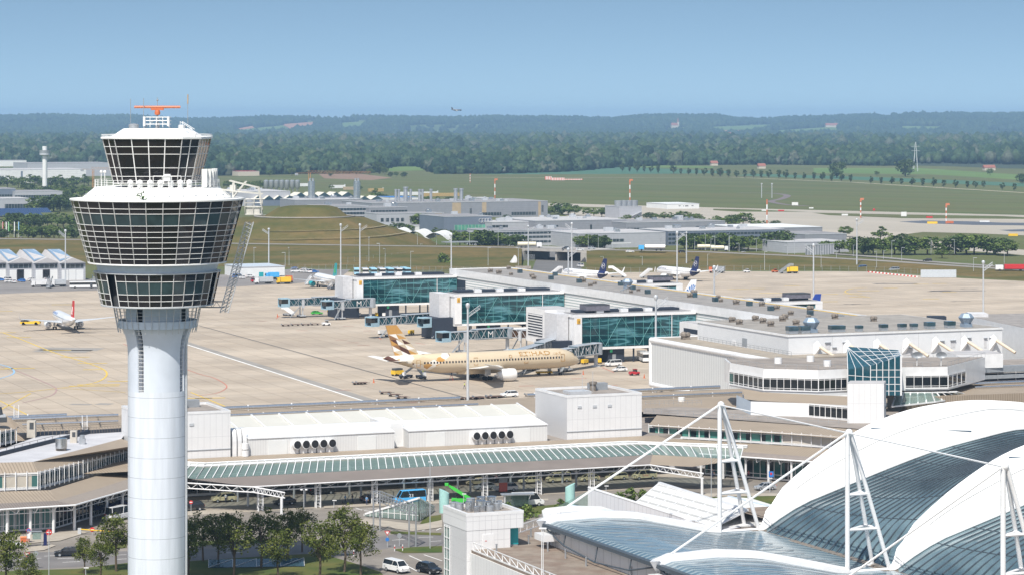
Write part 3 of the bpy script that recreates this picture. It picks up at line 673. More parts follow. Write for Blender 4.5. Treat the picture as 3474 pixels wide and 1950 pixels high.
# middle
b1, w, h = block('factory_hall', 'long low grey factory hall with tan panels and thin chimneys on its roof', 'factory hall', 1262, 1858, 691, 744, 70, win=((.61, .73, .12, .32, WINB), (.79, .93, .12, .32, WINB), (.55, .56, .15, .6, WINB), (.965, .975, .3, .75, WINB)), tan=((.45, .50), (.62, .645), (.945, .96)), units=16)
for px, yt, r in ((1343, 648, 1.0), (1353, 648, 1.0), (1376, 640, 1.7), (1393, 648, 1.0), (1423, 648, 1.0), (1433, 648, 1.0), (1462, 647, 1.1), (1546, 645, 1.5), (1565, 645, 1.5)):
 u0, v0 = gu(1262, 744); u = uedge(px, v0+25)-u0; Y = uv(u+u0, v0+25)[1]; zt = zat(yt, Y)
 MB().tube((u, 25, h), (u, 25, zt), r, 8).tube((u, 25, zt), (u, 25, zt+1.2), r*1.25, 8).build('chimney', STEEL, b1, True)
block('glass_office', 'rounded office block with bands of dark glass behind the grass mound', 'office building', 1110, 1250, 702, 765, 45, IND2, win=tuple((0, 1, a, a+.13, WINB) for a in (.12, .34, .56, .78)), units=3)
block('grey_office', 'grey office with a dark glass band under its roof, right of the rounded office', 'office building', 1252, 1382, 706, 764, 30, IND1, win=((.05, 1, .62, .85, WINB),), units=2)
block('grey_office', 'low grey office with bright square windows in front of the factory hall', 'office building', 1278, 1506, 727, 778, 25, IND2, win=tuple((.06+i*.075, .105+i*.075, .48, .72, WINB) for i in range(5))+((.72, .77, .48, .72, WINB), (.80, .84, .48, .72, WINB)), tan=((.87, .97),), units=1)
ad, w, h = block('car_showroom', 'slate grey car showroom with green glazing and four interlocking rings on its front', 'car showroom', 1506, 1668, 737, 800, 45, IND3, win=((.22, .98, .28, .56, WING),), units=2)
for i in range(4):
 mb = MB(); cx = w*.77+i*2.0; cz = h*.78; n = 20
 for k in range(n):
  a, b = 2*math.pi*k/n, 2*math.pi*(k+1)/n; mb.bar((cx+1.3*math.cos(a), -.15, cz+1.3*math.sin(a)), (cx+1.3*math.cos(b), -.15, cz+1.3*math.sin(b)), .42, .1)
 mb.build('logo_ring', WHITE, ad)
block('grey_office', 'pale office with dark glass corner right of the slate showroom', 'office building', 1669, 1818, 756, 800, 30, IND2, ROOFL, win=((0, .36, .2, .8, WINB),), units=4)
block('grey_office', 'long grey three storey office with greenish windows behind the tanker lorry', 'office building', 1652, 1957, 784, 838, 32, IND2, win=tuple((0, .74, a, a+.14, WINB) for a in (.2, .5, .76))+((.74, .98, .2, .34, WINB), (.86, .98, .5, .64, WING), (.86, .98, .74, .88, WING)), units=5)
block('factory_hall', 'pale sawtooth factory hall behind the roadside trees', 'factory hall', 1815, 2125, 751, 800, 60, IND1, ROOFL, win=((.1, .25, .3, .7, WINB), (.6, .62, .1, .7, WINB)), units=8)
block('factory_hall', 'plain light grey hall with a white entrance canopy beside the road', 'factory hall', 1962, 2258, 795, 844, 48, IND2, ROOFL, win=((.33, .52, .42, .62, WINB), (.34, .60, .28, .34, INDW)), units=3)
block('factory_hall', 'long grey flat roofed works building far right of the showroom', 'factory hall', 2125, 2460, 757, 800, 50, IND1, ROOFG, win=((0, .2, .3, .6, WINB), (.7, .95, .4, .65, WINB)), units=7)
block('glass_office', 'dark glazed office behind the row of street trees', 'office building', 2266, 2660, 786, 834, 40, IND3, ROOFL, win=tuple((0, 1, a, a+.16, WINB) for a in (.1, .4, .7)), units=9)
tb, w, h = block('cooling_plant', 'tall blue grey cooling plant with four fans and a diagonal stair', 'cooling plant', 2101, 2177, 703, 742, 26, IND2)
for i in range(4): MB().lathe([(3.0, h+.3), (3.2, h+4.5), (2.6, h+4.6), (2.5, h+3.5)], 12, (4+i*w/4.4, 10)).build('cooling_fan', MGREY, tb, True)
mb = MB(); mb.bar((w*.4, -1, 1), (w*.98, -1, h*.6), 1.2, .3); mb.build('stair', LGREY, tb)
block('white_hangar', 'long white flat hangar standing alone beside the far taxiway', 'hangar', 2263, 2372, 694, 710, 40, INDW, INDW, win=((.36, .42, .55, .7, DGREY), (.50, .52, .5, .7, DGREY), (.56, .66, .5, .7, DGREY), (.76, .82, .55, .7, DGREY)))
block('warehouse', 'wide warehouse with a sloping white roof behind the red and white mast', 'warehouse', 2545, 2790, 776, 820, 55, IND1, INDW)
block('warehouse', 'low grey shed right of the white roofed warehouse', 'warehouse', 2732, 2872, 797, 836, 40, IND1, ROOFG)
block('warehouse', 'low shed behind ribbed grey fence near the apron road', 'warehouse', 2672, 2880, 824, 860, 30, IND2, ROOFL)
block('fence_wall', 'ribbed grey roadside screen wall left of the young trees', 'wall', 2735, 2830, 832, 866, 1, seams('ribbed_screen', (.36, .37, .40), (.15, .16, .18), 1.6, 0, .5), LGREY)
block('works_building', 'small white gatehouse among shrubs in front of the grey works', 'gatehouse', 1288, 1330, 764, 778, 14, INDW, ROOFL)
block('works_building', 'white low storage building left of the slate showroom', 'storage building', 1408, 1500, 768, 788, 12, INDW, ROOFL, win=((.3, .45, .3, .7, WINB),))
# bus shelter canopy behind the road
t = uthing('bus_shelter', 'dark roofed waiting shelter on slim posts behind the embankment road', 'shelter', *gu(1512, 846))
MB().box(0, 20, 0, 7, 3.6, 4.2).build('roof', MGREY, t)
for x in (1, 7, 13, 19): MB().tube((x, 1, 0), (x, 1, 3.6), .2, 6).build('post', LGREY, t)
# white membrane pavilion
t = thing('membrane_pavilion', 'white arched membrane roofs of a small station at the foot of the mound', 'membrane roof', gp(1390, 818, 3)+(3,), R(-18))
for i, (a, b, hh) in enumerate(((-16, 0, 7), (-4, 12, 6), (8, 24, 5))):
 mb = MB()
 for k in range(10):
  x0, x1 = a+(b-a)*k/10, a+(b-a)*(k+1)/10; z0, z1 = hh*math.sin(math.pi*k/10)*.8+1, hh*math.sin(math.pi*(k+1)/10)*.8+1
  mb.quad((x0, -5+i*2, z0), (x1, -5+i*2, z1), (x1, 12+i*2, z1+1), (x0, 12+i*2, z0+1))
 mb.build('membrane', CREAM, t, True)
# silver chimneys, silos, folded roofs
def pxtube(name, label, cat, px, yt, yb, r, m, cap=True, group=None):
 x, y = gp(px, yb); h = zat(yt, y); t = thing(name, label, cat, (x, y, 0), 0, group); MB().tube((0, 0, 0), (0, 0, h), r, 16).build('shaft', m, t, True); return t, h
for px, yt, yb, lb in ((1057, 612, 712, 'left of the two fat silver chimneys behind the mound'), (1211, 612, 712, 'right of the two fat silver chimneys behind the mound')):
 t, h = pxtube('chimney', lb, 'chimney', px, yt+3, yb, 2.9, CHROME)
 for a in (-1.2, 1.2): MB().tube((a, 0, h), (a, 0, h+2.4), .8, 8).build('flue', STEEL, t, True)
 MB().lathe([(2.9, h*.3), (3.1, h*.3), (3.1, h*.32), (2.9, h*.32)], 16).build('collar', MGREY, t)
x, y = gp(956, 664); h = zat(611, y); t = thing('silo_battery', 'row of grey concrete plant silos on steel legs', 'silos', (x, y, 0))
for i in range(7):
 cx = (i-3)*F*0+(i-3)*5.4*.95; MB().lathe([(.6, h*.36), (2.5, h*.55), (2.5, h*.95), (1.2, h), (.01, h)], 10, (cx, 0)).build('silo', STEEL, t, True)
mb = MB(); [mb.tube((-9+i*4, j*2-1, 0), (-9+i*4, j*2-1, h*.55), .3, 5) for i in range(7) for j in range(2)]; mb.build('leg_frame', MGREY, t)
FOLD = mat('folded_cream_roof', (.62, .59, .50), .7, var=.05, scale=.1)
def folded(label, x0, x1, yr, yb, n, dep=30):
 u0, v0 = gu(x0, yb); u1 = uedge(x1, v0); Y = uv(u0, v0)[1]; h = zat(yr, Y); s = (u1-u0)/n; t = uthing('folded_roof_hall', label, 'hall', u0, v0)
 MB().box(.3, u1-u0-.3, .3, dep-.3, 0, h*.62).build('wall', IND3, t); mb = MB()
 for i in range(n):
  a = i*s; mb.quad((a+s*.5, 0, h), (a+s, 0, h*.62), (a+s*1.0, dep, h*.62), (a+s*.5, dep, h)); mb.quad((a, 0, h*.62), (a+s*.5, 0, h), (a+s*.5, dep, h), (a, dep, h*.62))
 mb.build('roof', FOLD, t); g_ = MB()
 for i in range(n): g_.quad((i*s, -.05, h*.62), (i*s+s, -.05, h*.62), (i*s+s*.5, -.05, h))
 g_.build('gable_glass', GLASSB, t)
folded('near row of cream folded roofs left of the silver chimneys', 860, 1000, 665, 700, 4, 20)
folded('far row of cream folded roofs between the silver chimneys', 1000, 1200, 654, 688, 5, 20)
folded('cream folded roofs right of the right silver chimney', 1215, 1300, 666, 700, 2, 20)
block('works_building', 'grey works with flat roof between the folded roofs and the mound', 'works', 1000, 1230, 680, 716, 40, IND1, ROOFL, units=8, win=((.1, .9, .2, .5, WINB),))
block('works_building', 'wide low works with pale metal roof right of the tower pulpit', 'works', 800, 985, 652, 700, 70, IND2, ROOFL, units=6)
block('depot', 'blue roofed depot with orange plant behind the thin chimneys', 'depot', 1325, 1420, 672, 690, 40, INDW, BLUEP)
block('works_building', 'low shed with red roof at the edge of the far wood', 'shed', 808, 880, 583, 598, 30, FARMW, RED)
block('works_building', 'pale green flat shed behind the right end of the factory hall', 'shed', 1635, 1680, 674, 692, 30, mat('pale_green_cladding', (.36, .50, .48), .6), ROOFL)
OCHRE = mat('ochre_sheet', (.42, .30, .12), .7, var=.2)
for i, (px, yb, c_, lb) in enumerate(((1030, 634, INDW, 'white lorry trailer parked beyond the folded roofs'), (1146, 640, INDW, 'white container beside the orange plant yard'), (1190, 646, TANP, 'orange container in the far plant yard'), (1275, 652, OCHRE, 'yellow container in the far plant yard'), (1420, 664, INDW, 'pale container row behind the thin chimneys'), (1500, 668, OCHRE, 'long yellow container row behind the thin chimneys'))):
 x, y = gp(px, yb); t = thing('container', lb, 'container', (x, y, 0), ROT); L = 8 if i < 4 else 20
 MB().box(-L, L, -2, 2, .4, 3.6).build('shell', c_, t); MB().box(L-.1, L+.1, -1.6, 1.6, .7, 4.6).build('door', LGREY, t)
# tower cranes
OCRANE = mat('crane_orange', (.45, .22, .07), .6, var=.1)
def crane(px, yb, yt, jib, label):
 x, y = gp(px, yb); h = zat(yt, y); t = thing('tower_crane', label, 'crane', (x, y, 0))
 mb = MB()
 for a in (-.8, .8):
  for b in (-.8, .8): mb.tube((a, b, 0), (a, b, h), .22, 4)
 for k in range(int(h/3)): mb.tube((-.8, -.8, k*3), (.8, -.8, k*3+3), .15, 4)
 mb.build('mast', OCRANE, t); mb = MB(); L = jib
 for b in (-.6, .6): mb.tube((-12, b, h), (L, b, h), .12, 4)
 mb.tube((-2, 0, h+2), (L, 0, h+1.2), .12, 4)
 for k in range(int((L+2)/3)): mb.tube((k*3-2, -.6, h), (k*3-.5, 0, h+1.6), .08, 4); mb.tube((k*3-.5, 0, h+1.6), (k*3+1, .6, h), .08, 4)
 mb.build('jib', OCRANE, t); MB().box(-13, -10, -1, 1, h-2, h).build('counterweight', MGREY, t)
crane(1050, 690, 588, 55, 'orange tower crane left of the silver chimneys'); crane(316, 650, 575, 34, 'small orange crane left of the tower cab')
# far left
x, y = gp(152, 645); h = zat(497, y); t = thing('round_tower', 'slim round concrete tower with a ring gallery near its top', 'tower', (x, y, 0))
MB().tube((0, 0, 0), (0, 0, h), 2.6, 20).build('shaft', INDW, t, True); MB().lathe([(2.6, h*.78), (5.6, h*.80), (5.6, h*.84), (2.6, h*.84)], 20).build('gallery', LGREY, t, True); MB().lathe([(5.6, h*.84), (5.8, h*.91), (5.5, h*.91)], 20).build('railing', STEEL, t)
block('research_building', 'wide white curved building with ribbed front behind the far left trees', 'research building', -40, 292, 578, 622, 90, seams('ribbed_white', (.68, .69, .68), (.50, .51, .52), 2.5, 2, .25), ROOFL, win=((.0, .02, .1, .9, IND3), (.33, .35, .1, .9, IND3)))
block('research_building', 'flat grey hall rising behind the white curved building', 'hall', 94, 386, 556, 600, 90, IND2, ROOFG)
block('research_building', 'small white hall at the far left edge among trees', 'hall', -30, 90, 546, 566, 40, INDW, ROOFG)
block('glass_office', 'blue grey office with pitched end at the left edge', 'office building', -40, 52, 642, 690, 40, IND3, ROOFG, win=((0, 1, .3, .6, WINB),))
block('glass_office', 'low blue grey office behind trees left of the tower', 'office building', 50, 212, 652, 690, 50, IND2, ROOFG, win=((0, 1, .35, .7, WINB),))
block('grey_office', 'pale flat office below the blue grey offices at the left edge', 'office building', -40, 100, 676, 712, 40, IND2, ROOFL, win=((.4, 1, .1, .5, WINB),))
PV = seams('solar_panels', (.012, .03, .10), (.10, .14, .22), 1.6, 0, .12, .15, .1, 2.4, 1, spec=.7)
for k, yb in enumerate((738, 748)):
 u0, v0 = gu(-40, yb); u1 = uedge(176-k*30, v0); t = uthing('solar_carport', ('far' if k == 0 else 'near')+' row of blue solar panels over the car park at left', 'solar carport', u0, v0)
 MB().quad((0, 0, 3), (u1-u0, 0, 3), (u1-u0, 16, 6.2), (0, 16, 6.2)).build('panel', PV, t)
 for i in range(6): MB().tube((5+i*9, 8, 0), (5+i*9, 8, 4.4), .2, 5).build('post', STEEL, t)
# cargo hangars with rising glass roofs
SKYL = seams('skylight_panels', (.30, .42, .56), (.62, .66, .70), 4.0, 0, .3, .15, .1, spec=.7)
for i in range(4):
 x0 = -62+i*88; u0, v0 = gu(x0, 952); u1 = uedge(x0+88, v0); Y = uv(u0, v0)[1]; hl, hh = zat(893, Y), zat(862, Y); W = u1-u0
 t = uthing('cargo_hangar', ('leftmost cargo hangar bay with folded glass roof, cut by the frame', 'second cargo hangar bay with a dark open door', 'third cargo hangar bay with a dark open door and white pickup', 'rightmost cargo hangar bay partly behind the control tower')[i], 'hangar', u0, v0)
 MB().box(0, W, 0, 45, 0, hl).build('wall', IND2, t)
 MB().add([(0, -1, hl), (W, -1, hl), (W*.5, -1, hl+2.5), (0, 45, hl), (W, 45, hl), (W*.25, 45, hh)], [(0, 1, 2), (0, 2, 5, 3), (1, 4, 5, 2), (3, 5, 4)]).build('roof', ROOFL, t)
 MB().add([(W*.05, 2, hl+.8), (W*.48, 2, hl+2.6), (W*.75, 40, hh+.3), (W*.25, 40, hh+.3)], [(0, 1, 2, 3)]).build('skylight', SKYL, t)
 MB().box(W*.08, W*.92, -.12, .2, hl*.70, hl*.92).build('window_band', WINB, t)
 MB().box(W*.36, W*.62, -.12, .2, 0, hl*.62).build('door', GLASSD if i in (1, 2) else INDW, t)
 for a, b in ((.08, .34), (.64, .92)): MB().box(W*a, W*b, -.15, .2, 0, hl*.60).build('door', INDW, t)
# long white shed and fence behind apron
block('white_shed', 'long white shed with pale blue roof at the left apron edge', 'shed', 815, 966, 908, 942, 26, INDW, mat('pale_blue_roof', (.46, .52, .58), .5), win=((.42, .52, .05, .5, TEAL),))
# ---------------------------------------------------------------- embankment, mound, road
FOOT = [(-400, 905), (0, 900), (300, 900), (800, 905), (1200, 912), (1500, 918), (1770, 921)]; CRST = [(-400, 812), (0, 813), (300, 816), (800, 829), (1200, 835), (1500, 839), (1770, 843)]
FOOT2 = [(1990, 922), (2200, 921), (2400, 918), (2700, 916), (3000, 922), (3260, 936), (3520, 956)]; CRST2 = [(1990, 850), (2200, 853), (2400, 858), (2700, 871), (3000, 888), (3260, 905), (3520, 922)]
def bank(name, foot, crest, zc):
 mb = MB(); A = [gp(*p) for p in foot]; B = [gp(*p, zc[i]) for i, p in enumerate(crest)]; n = 4
 def sub(P):
  out = []
  for a, b in zip(P, P[1:]): out += [tuple(np.array(a)*(1-k/n)+np.array(b)*k/n) for k in range(n)]
  return out+[P[-1]]
 A = sub([(*a, 0) for a in A]); B = sub([(*b, z) for b, z in zip(B, zc)])
 rows = [A]+[[tuple(np.array(a)*(1-t)+np.array(b)*t+np.array((0, 0, .5*math.sin(3*t*math.pi+i)*(t*(1-t))))) for i, (a, b) in enumerate(zip(A, B))] for t in (.25, .5, .75)]+[B]+[[(x, y+24, z) for x, y, z in B]]+[[(x, y+36, 0) for x, y, z in B]]
 for r0, r1 in zip(rows, rows[1:]):
  for i in range(len(r0)-1): mb.quad(r0[i], r0[i+1], r1[i+1], r1[i])
 struct(name, mb, BANK, smooth=True); return B
ASPH = mat('road_asphalt', (.13, .125, .12), .9, var=.12, scale=.08); ASPH2 = mat('road_asphalt_pale', (.24, .225, .205), .9, var=.1, scale=.08)
B1 = bank('embankment', FOOT, CRST, [6]*7); B2 = bank('embankment', FOOT2, CRST2, [6, 5.5, 5, 4, 3, 2, 1])
road_pts = [(x, y+6, z) for x, y, z in B1]+[(x, y+6, z) for x, y, z in B2]
ribbon('embankment_road', road_pts, 9, 0, ASPH2)
for o in bpy.data.objects:
 if o.name.startswith('embankment_road'): o.location.z = .12
ribbon('service_road', curve([(2300, 892), (2600, 893), (2900, 903), (3150, 915), (3500, 938)]), 9, .3, ASPH)
ribbon('service_road', curve([(2400, 838), (2700, 855), (2950, 872), (3200, 893), (3500, 912)]), 8, .3, ASPH2)
# underpass bridge
xa, ya, _ = B1[-1]; xb, yb_, _ = B2[0]; t = thing('road_bridge', 'low concrete road bridge with a dark underpass through the embankment', 'bridge', (xa, ya, 0), math.atan2(yb_-ya, xb-xa)); L = math.hypot(xb-xa, yb_-ya)
CONC = mat('plain_concrete', (.36, .34, .31), .85, var=.12, scale=.3)
MB().box(-3, L+3, -1, 24, 4.8, 6.1).build('deck', CONC, t); MB().box(-3, 2.5, -2, 24, -.5, 4.8).build('abutment', CONC, t); MB().box(L-2.5, L+3, -2, 24, -.5, 4.8).build('abutment', CONC, t)
MB().box(L*.52, L*.52+1, 0, 24, -.5, 4.8).build('abutment', CONC, t)
mb = MB(); [mb.tube((i*2.0-3, -.9, 6.1), (i*2.0-3, -.9, 7.1), .05, 4) for i in range(int(L/2)+3)]; mb.tube((-3, -.9, 7.1), (L+3, -.9, 7.1), .07, 4); mb.build('guard_rail', STEEL, t)
mb = MB()
for i in range(40): mb.tube((L*.02+i*.32, -8, 0), (L*.02+i*.32, -8, 3.2), .06, 4)
mb.tube((L*.02, -8, 3.2), (L*.02+12.8, -8, 3.2), .08, 4); tag(mb.build('gate', MGREY), 'tall grey security gate of bars in front of the underpass', 'gate'); bpy.data.objects['gate'].location = (xa, ya, 0); bpy.data.objects['gate'].rotation_euler.z = t.rotation_euler.z
psheet('underpass_road', [(1800, 930), (1975, 930), (1965, 850), (1830, 850)], .03, ASPH)
# mound (visitor hill)
mx, my = gp(1032, 835, 4); prof = [(-72, 0), (-60, 5), (-46, 11), (-33, 16.2), (-31, 16.4)]
def mound_r(a): return 1+.05*math.sin(2*a+1)+.03*math.sin(5*a)
mb = MB(); rings = []
for r, z in ((96, -3), (80, 4.5), (66, 8.5), (50, 13.2), (36, 17.6), (29, 18.0), (24, 18.6), (17, 23.6), (12, 24.6), (0.5, 24.8)):
 rings.append([(r*mound_r(a)*math.cos(a)*(.80 if math.cos(a) > 0 else 1.12), r*mound_r(a)*math.sin(a)*.9, z+(.4*noise.noise(Vector((r*.1, a*4, 1))) if 3 < z < 17 else 0)) for a in [2*math.pi*i/64 for i in range(64)]])
mb.loft(rings, cap=False); mo = struct('grass_mound', mb, BANK, smooth=True); mo.location = (mx, my+60, 0)
mb = MB(); rr = rings[5]
for i in range(64): mb.tube(rr[i], rr[(i+1) % 64], .35, 5)
o = tag(mb.build('mound_wall', CONC), 'low pale ring wall round the top terrace of the grass mound', 'wall'); o.location = (mx, my+60, .5)
for k, (z0, r0) in enumerate(((6.5, 73.5), (10.5, 58.7))):
 pts = []
 for i in range(22):
  a = R(190+i*8); zz = z0+i*.12; pts.append((mx+(r0+1.5-i*.40)*mound_r(a)*math.cos(a)*.80, my+60+(r0+1.5-i*.40)*mound_r(a)*math.sin(a)*.9, zz+.35))
 ribbon('mound_path', pts, .9, 0, PATHM)
# trees of the middle distance
Z3 = lambda x, y: (1600+x/2.629, 350+y/2.629); Z4 = lambda x, y: (2400+x/2.3985, 350+y/2.3985); Z2 = lambda x, y: (800+x/2.629, 350+y/2.629); Z1 = lambda x, y: (x/2.0656, 300+y/2.0656)
mid = []
for Z, s, L in ((Z3, 2.629, [(640, 1150, 110), (870, 1160, 95), (950, 1150, 80), (990, 1300, 115), (1100, 1300, 115), (1190, 1300, 105), (1250, 1140, 85), (1310, 1140, 110), (1090, 1145, 90), (740, 985, 85), (800, 995, 95), (920, 1005, 85), (1030, 1008, 65), (1090, 1015, 65), (1225, 1018, 85), (1285, 1018, 75), (1390, 1050, 50), (1480, 1050, 40), (1560, 1030, 45), (1650, 1040, 50), (1700, 1040, 45), (1770, 1045, 60), (1830, 1055, 60), (1890, 1050, 80), (1960, 1055, 60), (2050, 1055, 50), (2110, 1100, 55), (2200, 1075, 65), (2280, 1110, 90), (2345, 1110, 90), (390, 1295, 115), (60, 1290, 120), (150, 1290, 130), (240, 1290, 100), (320, 1045, 45), (500, 1065, 45), (700, 1000, 60), (1900, 1300, 105), (1980, 1300, 125), (2060, 1300, 115), (2140, 1305, 125), (2240, 1310, 130), (2340, 1310, 120), (1460, 1170, 50), (1640, 1170, 60), (20, 1285, 110), (110, 1288, 120), (200, 1292, 115), (350, 1295, 100), (1050, 1302, 110), (1150, 1303, 110), (1940, 1302, 110), (2020, 1303, 115), (2100, 1306, 110), (2190, 1308, 120), (2290, 1310, 125), (2000, 1050, 60), (1720, 1042, 60), (1600, 1035, 55), (860, 1000, 80), (1160, 1018, 75)]),
    (Z4, 2.3985, [(120, 1190, 115), (190, 1195, 120), (250, 1205, 115), (330, 1205, 115), (470, 1195, 120), (590, 1205, 155), (980, 1225, 95), (1070, 1225, 100), (1180, 1235, 115), (1270, 1235, 135), (1350, 1235, 130), (1430, 1235, 125), (1520, 1235, 135), (1600, 1235, 140), (1690, 1235, 135), (1790, 1235, 140), (1910, 1265, 90), (2020, 1235, 145), (2110, 1235, 155), (2170, 1230, 150), (2270, 1235, 135), (2340, 1235, 130), (2440, 1245, 115), (1130, 1090, 80), (1410, 1120, 100), (200, 1005, 90), (290, 1005, 105), (400, 1015, 55), (460, 1015, 50), (550, 1015, 55), (30, 995, 50), (90, 985, 50), (1500, 1130, 60), (1590, 1125, 60), (860, 1215, 70)]),
    (Z2, 2.629, [(1230, 1100, 60), (1400, 1140, 65), (1480, 1140, 65), (1560, 1150, 60), (1640, 1120, 125), (1780, 1180, 60), (1860, 1190, 60), (2000, 1280, 120), (2080, 1280, 125), (2150, 1290, 135), (2250, 1290, 145), (2320, 1285, 120), (1940, 1210, 70), (1250, 860, 85), (1330, 880, 60), (1400, 890, 50), (1700, 890, 55), (1800, 890, 50), (1900, 890, 50), (2080, 890, 45), (1100, 780, 40), (850, 770, 40)])):
 mid += [(*Z(x, y), h/s) for x, y, h in L]
for i, (px, py, h) in enumerate(mid):
 put_tree('abca'[i % 4], px, py, h*1.15, 'green broadleaf tree among the industrial buildings beyond the apron', 'trees among the industrial buildings', wf=1.6+.35*hsh(i))
left = []
for x in range(10, 640, 38): left.append((x+random.uniform(-12, 12), 690+random.uniform(-12, 10), random.uniform(60, 85)))
for x in range(200, 640, 40): left.append((x+random.uniform(-12, 12), 760+random.uniform(-12, 12), random.uniform(70, 95)))
for x in range(215, 540, 42): left.append((x+random.uniform(-10, 10), 860+random.uniform(-8, 10), random.uniform(95, 125)))
for x in range(60, 560, 44): left.append((x+random.uniform(-10, 10), 975+random.uniform(-10, 10), random.uniform(85, 110)))
for x in range(10, 560, 46): left.append((x+random.uniform(-10, 10), 1055+random.uniform(-6, 6), random.uniform(80, 115)))
for i, (x, y, h) in enumerate(sorted(left, key=lambda p: p[1])):
 put_tree('abc'[i % 3], *Z1(x, y), h/2.0656, 'green tree in the wooded business park left of the tower', 'trees in the business park at left', wf=1.6)
for i, x in enumerate(range(1590, 1870, 26)): put_tree('ab'[i % 2], *Z1(x, 700+6*hsh(x)), 26, 'tree in the dark row right of the tower cab', 'dark tree row right of the tower cab', wf=1.5)
# avenue and free standing meadow trees
av = [Z3(x, y) for x, y in ((1345, 612), (1408, 615), (1475, 617), (1537, 618), (1600, 622), (1665, 625), (1800, 632), (1865, 640), (1935, 640), (2005, 644), (2075, 648), (2145, 650), (2215, 655), (2290, 658), (2360, 662))]+[Z4(x, y) for x, y in ((40, 600), (105, 602), (170, 605), (240, 607), (305, 610), (375, 610), (435, 612), (500, 612), (580, 614), (640, 615), (715, 622), (785, 625), (865, 625), (935, 632), (1010, 638), (1090, 638), (1165, 645), (1330, 657), (1415, 660), (1500, 662), (1580, 665), (1665, 672), (1755, 678), (1840, 680), (1925, 685), (2020, 690), (2115, 692), (2180, 692), (2245, 690), (2400, 708), (2500, 715))]
for i, (px, py) in enumerate(av): put_tree('vw'[i % 2], px, py, 24+9*hsh(i, 'h'), 'slim young tree in the long row across the far meadow', 'row of young trees across the far meadow', wf=.95+.3*hsh(i, 'w'), name='avenue_tree')
free = [Z2(x, y)+(h/2.629,) for x, y, h in ((845, 655, 70), (950, 628, 120), (1075, 635, 110), (1195, 640, 60), (1280, 635, 110), (1330, 640, 70), (1380, 660, 50), (1430, 660, 50), (1500, 665, 55), (1800, 632, 70), (1870, 632, 80), (1970, 620, 60), (2050, 632, 70), (2130, 632, 60), (2250, 625, 80), (500, 650, 80), (620, 620, 60), (300, 655, 60))]+[Z4(x, y)+(h/2.3985,) for x, y, h in ((1050, 610, 140), (1380, 595, 45), (1610, 600, 150), (2300, 590, 60), (2560, 660, 90))]
for i, (px, py, h) in enumerate(free): put_tree('ca'[i % 2], px, py, h, 'free standing bushy tree at the edge of the far wood', 'free standing trees before the far wood', wf=1.2, name='meadow_tree')
put_tree('B', *Z2(1850, 1428), 34, 'dark round bush on the grass bank behind the apron fence', None, 1.5, 1.1, 'bush')
for i, (px, py, h) in enumerate([Z3(x, y)+(14,) for x, y in ((60, 1400), (180, 1355), (1480, 1385), (1240, 1360), (1790, 1395), (1970, 1420))]): put_tree('B', px, py, h*.7, 'small dark scrub bush on the grass embankment', 'scrub bushes on the embankment', 2, 1.2, 'bush')
# ---------------------------------------------------------------- apron
APRON = ground_mat('apron_concrete', [(.39, .33, .262), (.47, .405, .33), (.29, .245, .20)], (.05, .03), (9, 1, 1), ROT)
def slab_joints(m, per, col, wdt):
 nt = m.node_tree; N = nt.nodes; L = nt.links; b = N['Principled BSDF']; src = b.inputs['Base Color'].links[0].from_socket
 tc = N.new('ShaderNodeTexCoord'); mp = N.new('ShaderNodeMapping'); mp.inputs['Rotation'].default_value = (0, 0, -ROT); L.new(tc.outputs['Object'], mp.inputs[0])
 br = N.new('ShaderNodeTexBrick'); br.offset = 0; br.inputs['Scale'].default_value = 1; br.inputs['Brick Width'].default_value = per; br.inputs['Row Height'].default_value = per; br.inputs['Mortar Size'].default_value = wdt; br.inputs['Mortar Smooth'].default_value = .2
 br.inputs['Color1'].default_value = (.93, .93, .93, 1); br.inputs['Color2'].default_value = (1.06, 1.05, 1.04, 1); br.inputs['Mortar'].default_value = (*col, 1); L.new(mp.outputs[0], br.inputs['Vector'])
 mx = N.new('ShaderNodeMix'); mx.data_type = 'RGBA'; mx.blend_type = 'MULTIPLY'; mx.inputs['Factor'].default_value = 1; L.new(src, mx.inputs['A']); L.new(br.outputs['Color'], mx.inputs['B']); L.new(mx.outputs['Result'], b.inputs['Base Color'])
slab_joints(APRON, 7.5, (.66, .64, .62), .13)
U_ = lambda *a: [uv(*p) for p in a]
ap = [gp(*p) for p in ((-200, 975), (300, 972), (780, 950), (1000, 935), (1150, 922), (1500, 930), (1800, 928), (2000, 925), (2400, 921), (2950, 921), (3060, 930), (3240, 943), (3560, 958))]+U_((640, 560), (60, 560), (60, 700))
sheet('apron', ap, .02, APRON)
psheet('asphalt_apron', [(-100, 935), (300, 946), (800, 930), (990, 912), (1190, 914), (1150, 945), (1000, 962), (800, 972), (300, 985), (-100, 1000)], .035, mat('apron_asphalt', (.20, .185, .175), .9, var=.15, scale=.05))
WL = mat('white_marking', (.72, .71, .68), .7, var=.15, scale=.4); YL = mat('yellow_marking', (.62, .43, .07), .7, var=.2, scale=.4); RL = mat('red_marking', (.48, .17, .12), .7, var=.2, scale=.4); BLL = mat('blue_marking', (.25, .42, .58), .7, var=.15); DKL = mat('drain_channel', (.12, .11, .10), .8, var=.2)
PATCH = mat('dark_concrete', (.27, .25, .225), .9, var=.12, scale=.1)
M1 = lambda x, y: (x/2.629, 900+y/2.629); M2 = lambda x, y: (800+x/2.629, 850+y/2.629); M3 = lambda x, y: (1600+x/2.629, 850+y/2.629); M4 = lambda x, y: (2400+x/2.3985, 900+y/2.3985)
ribbon('dark_strip', [gp(*M1(1600, 672)), gp(*M2(1330, 1375))], 3.4, .045, PATCH)  # darker grey strip running beside the white line
ribbon('white_line', [gp(*M1(1600, 684)), gp(*M2(1225, 1366))], .75, .055, WL)
ribbon('drain', [gp(*M1(1770, 535)), gp(*M2(2060, 1312))], .7, .05, DKL)
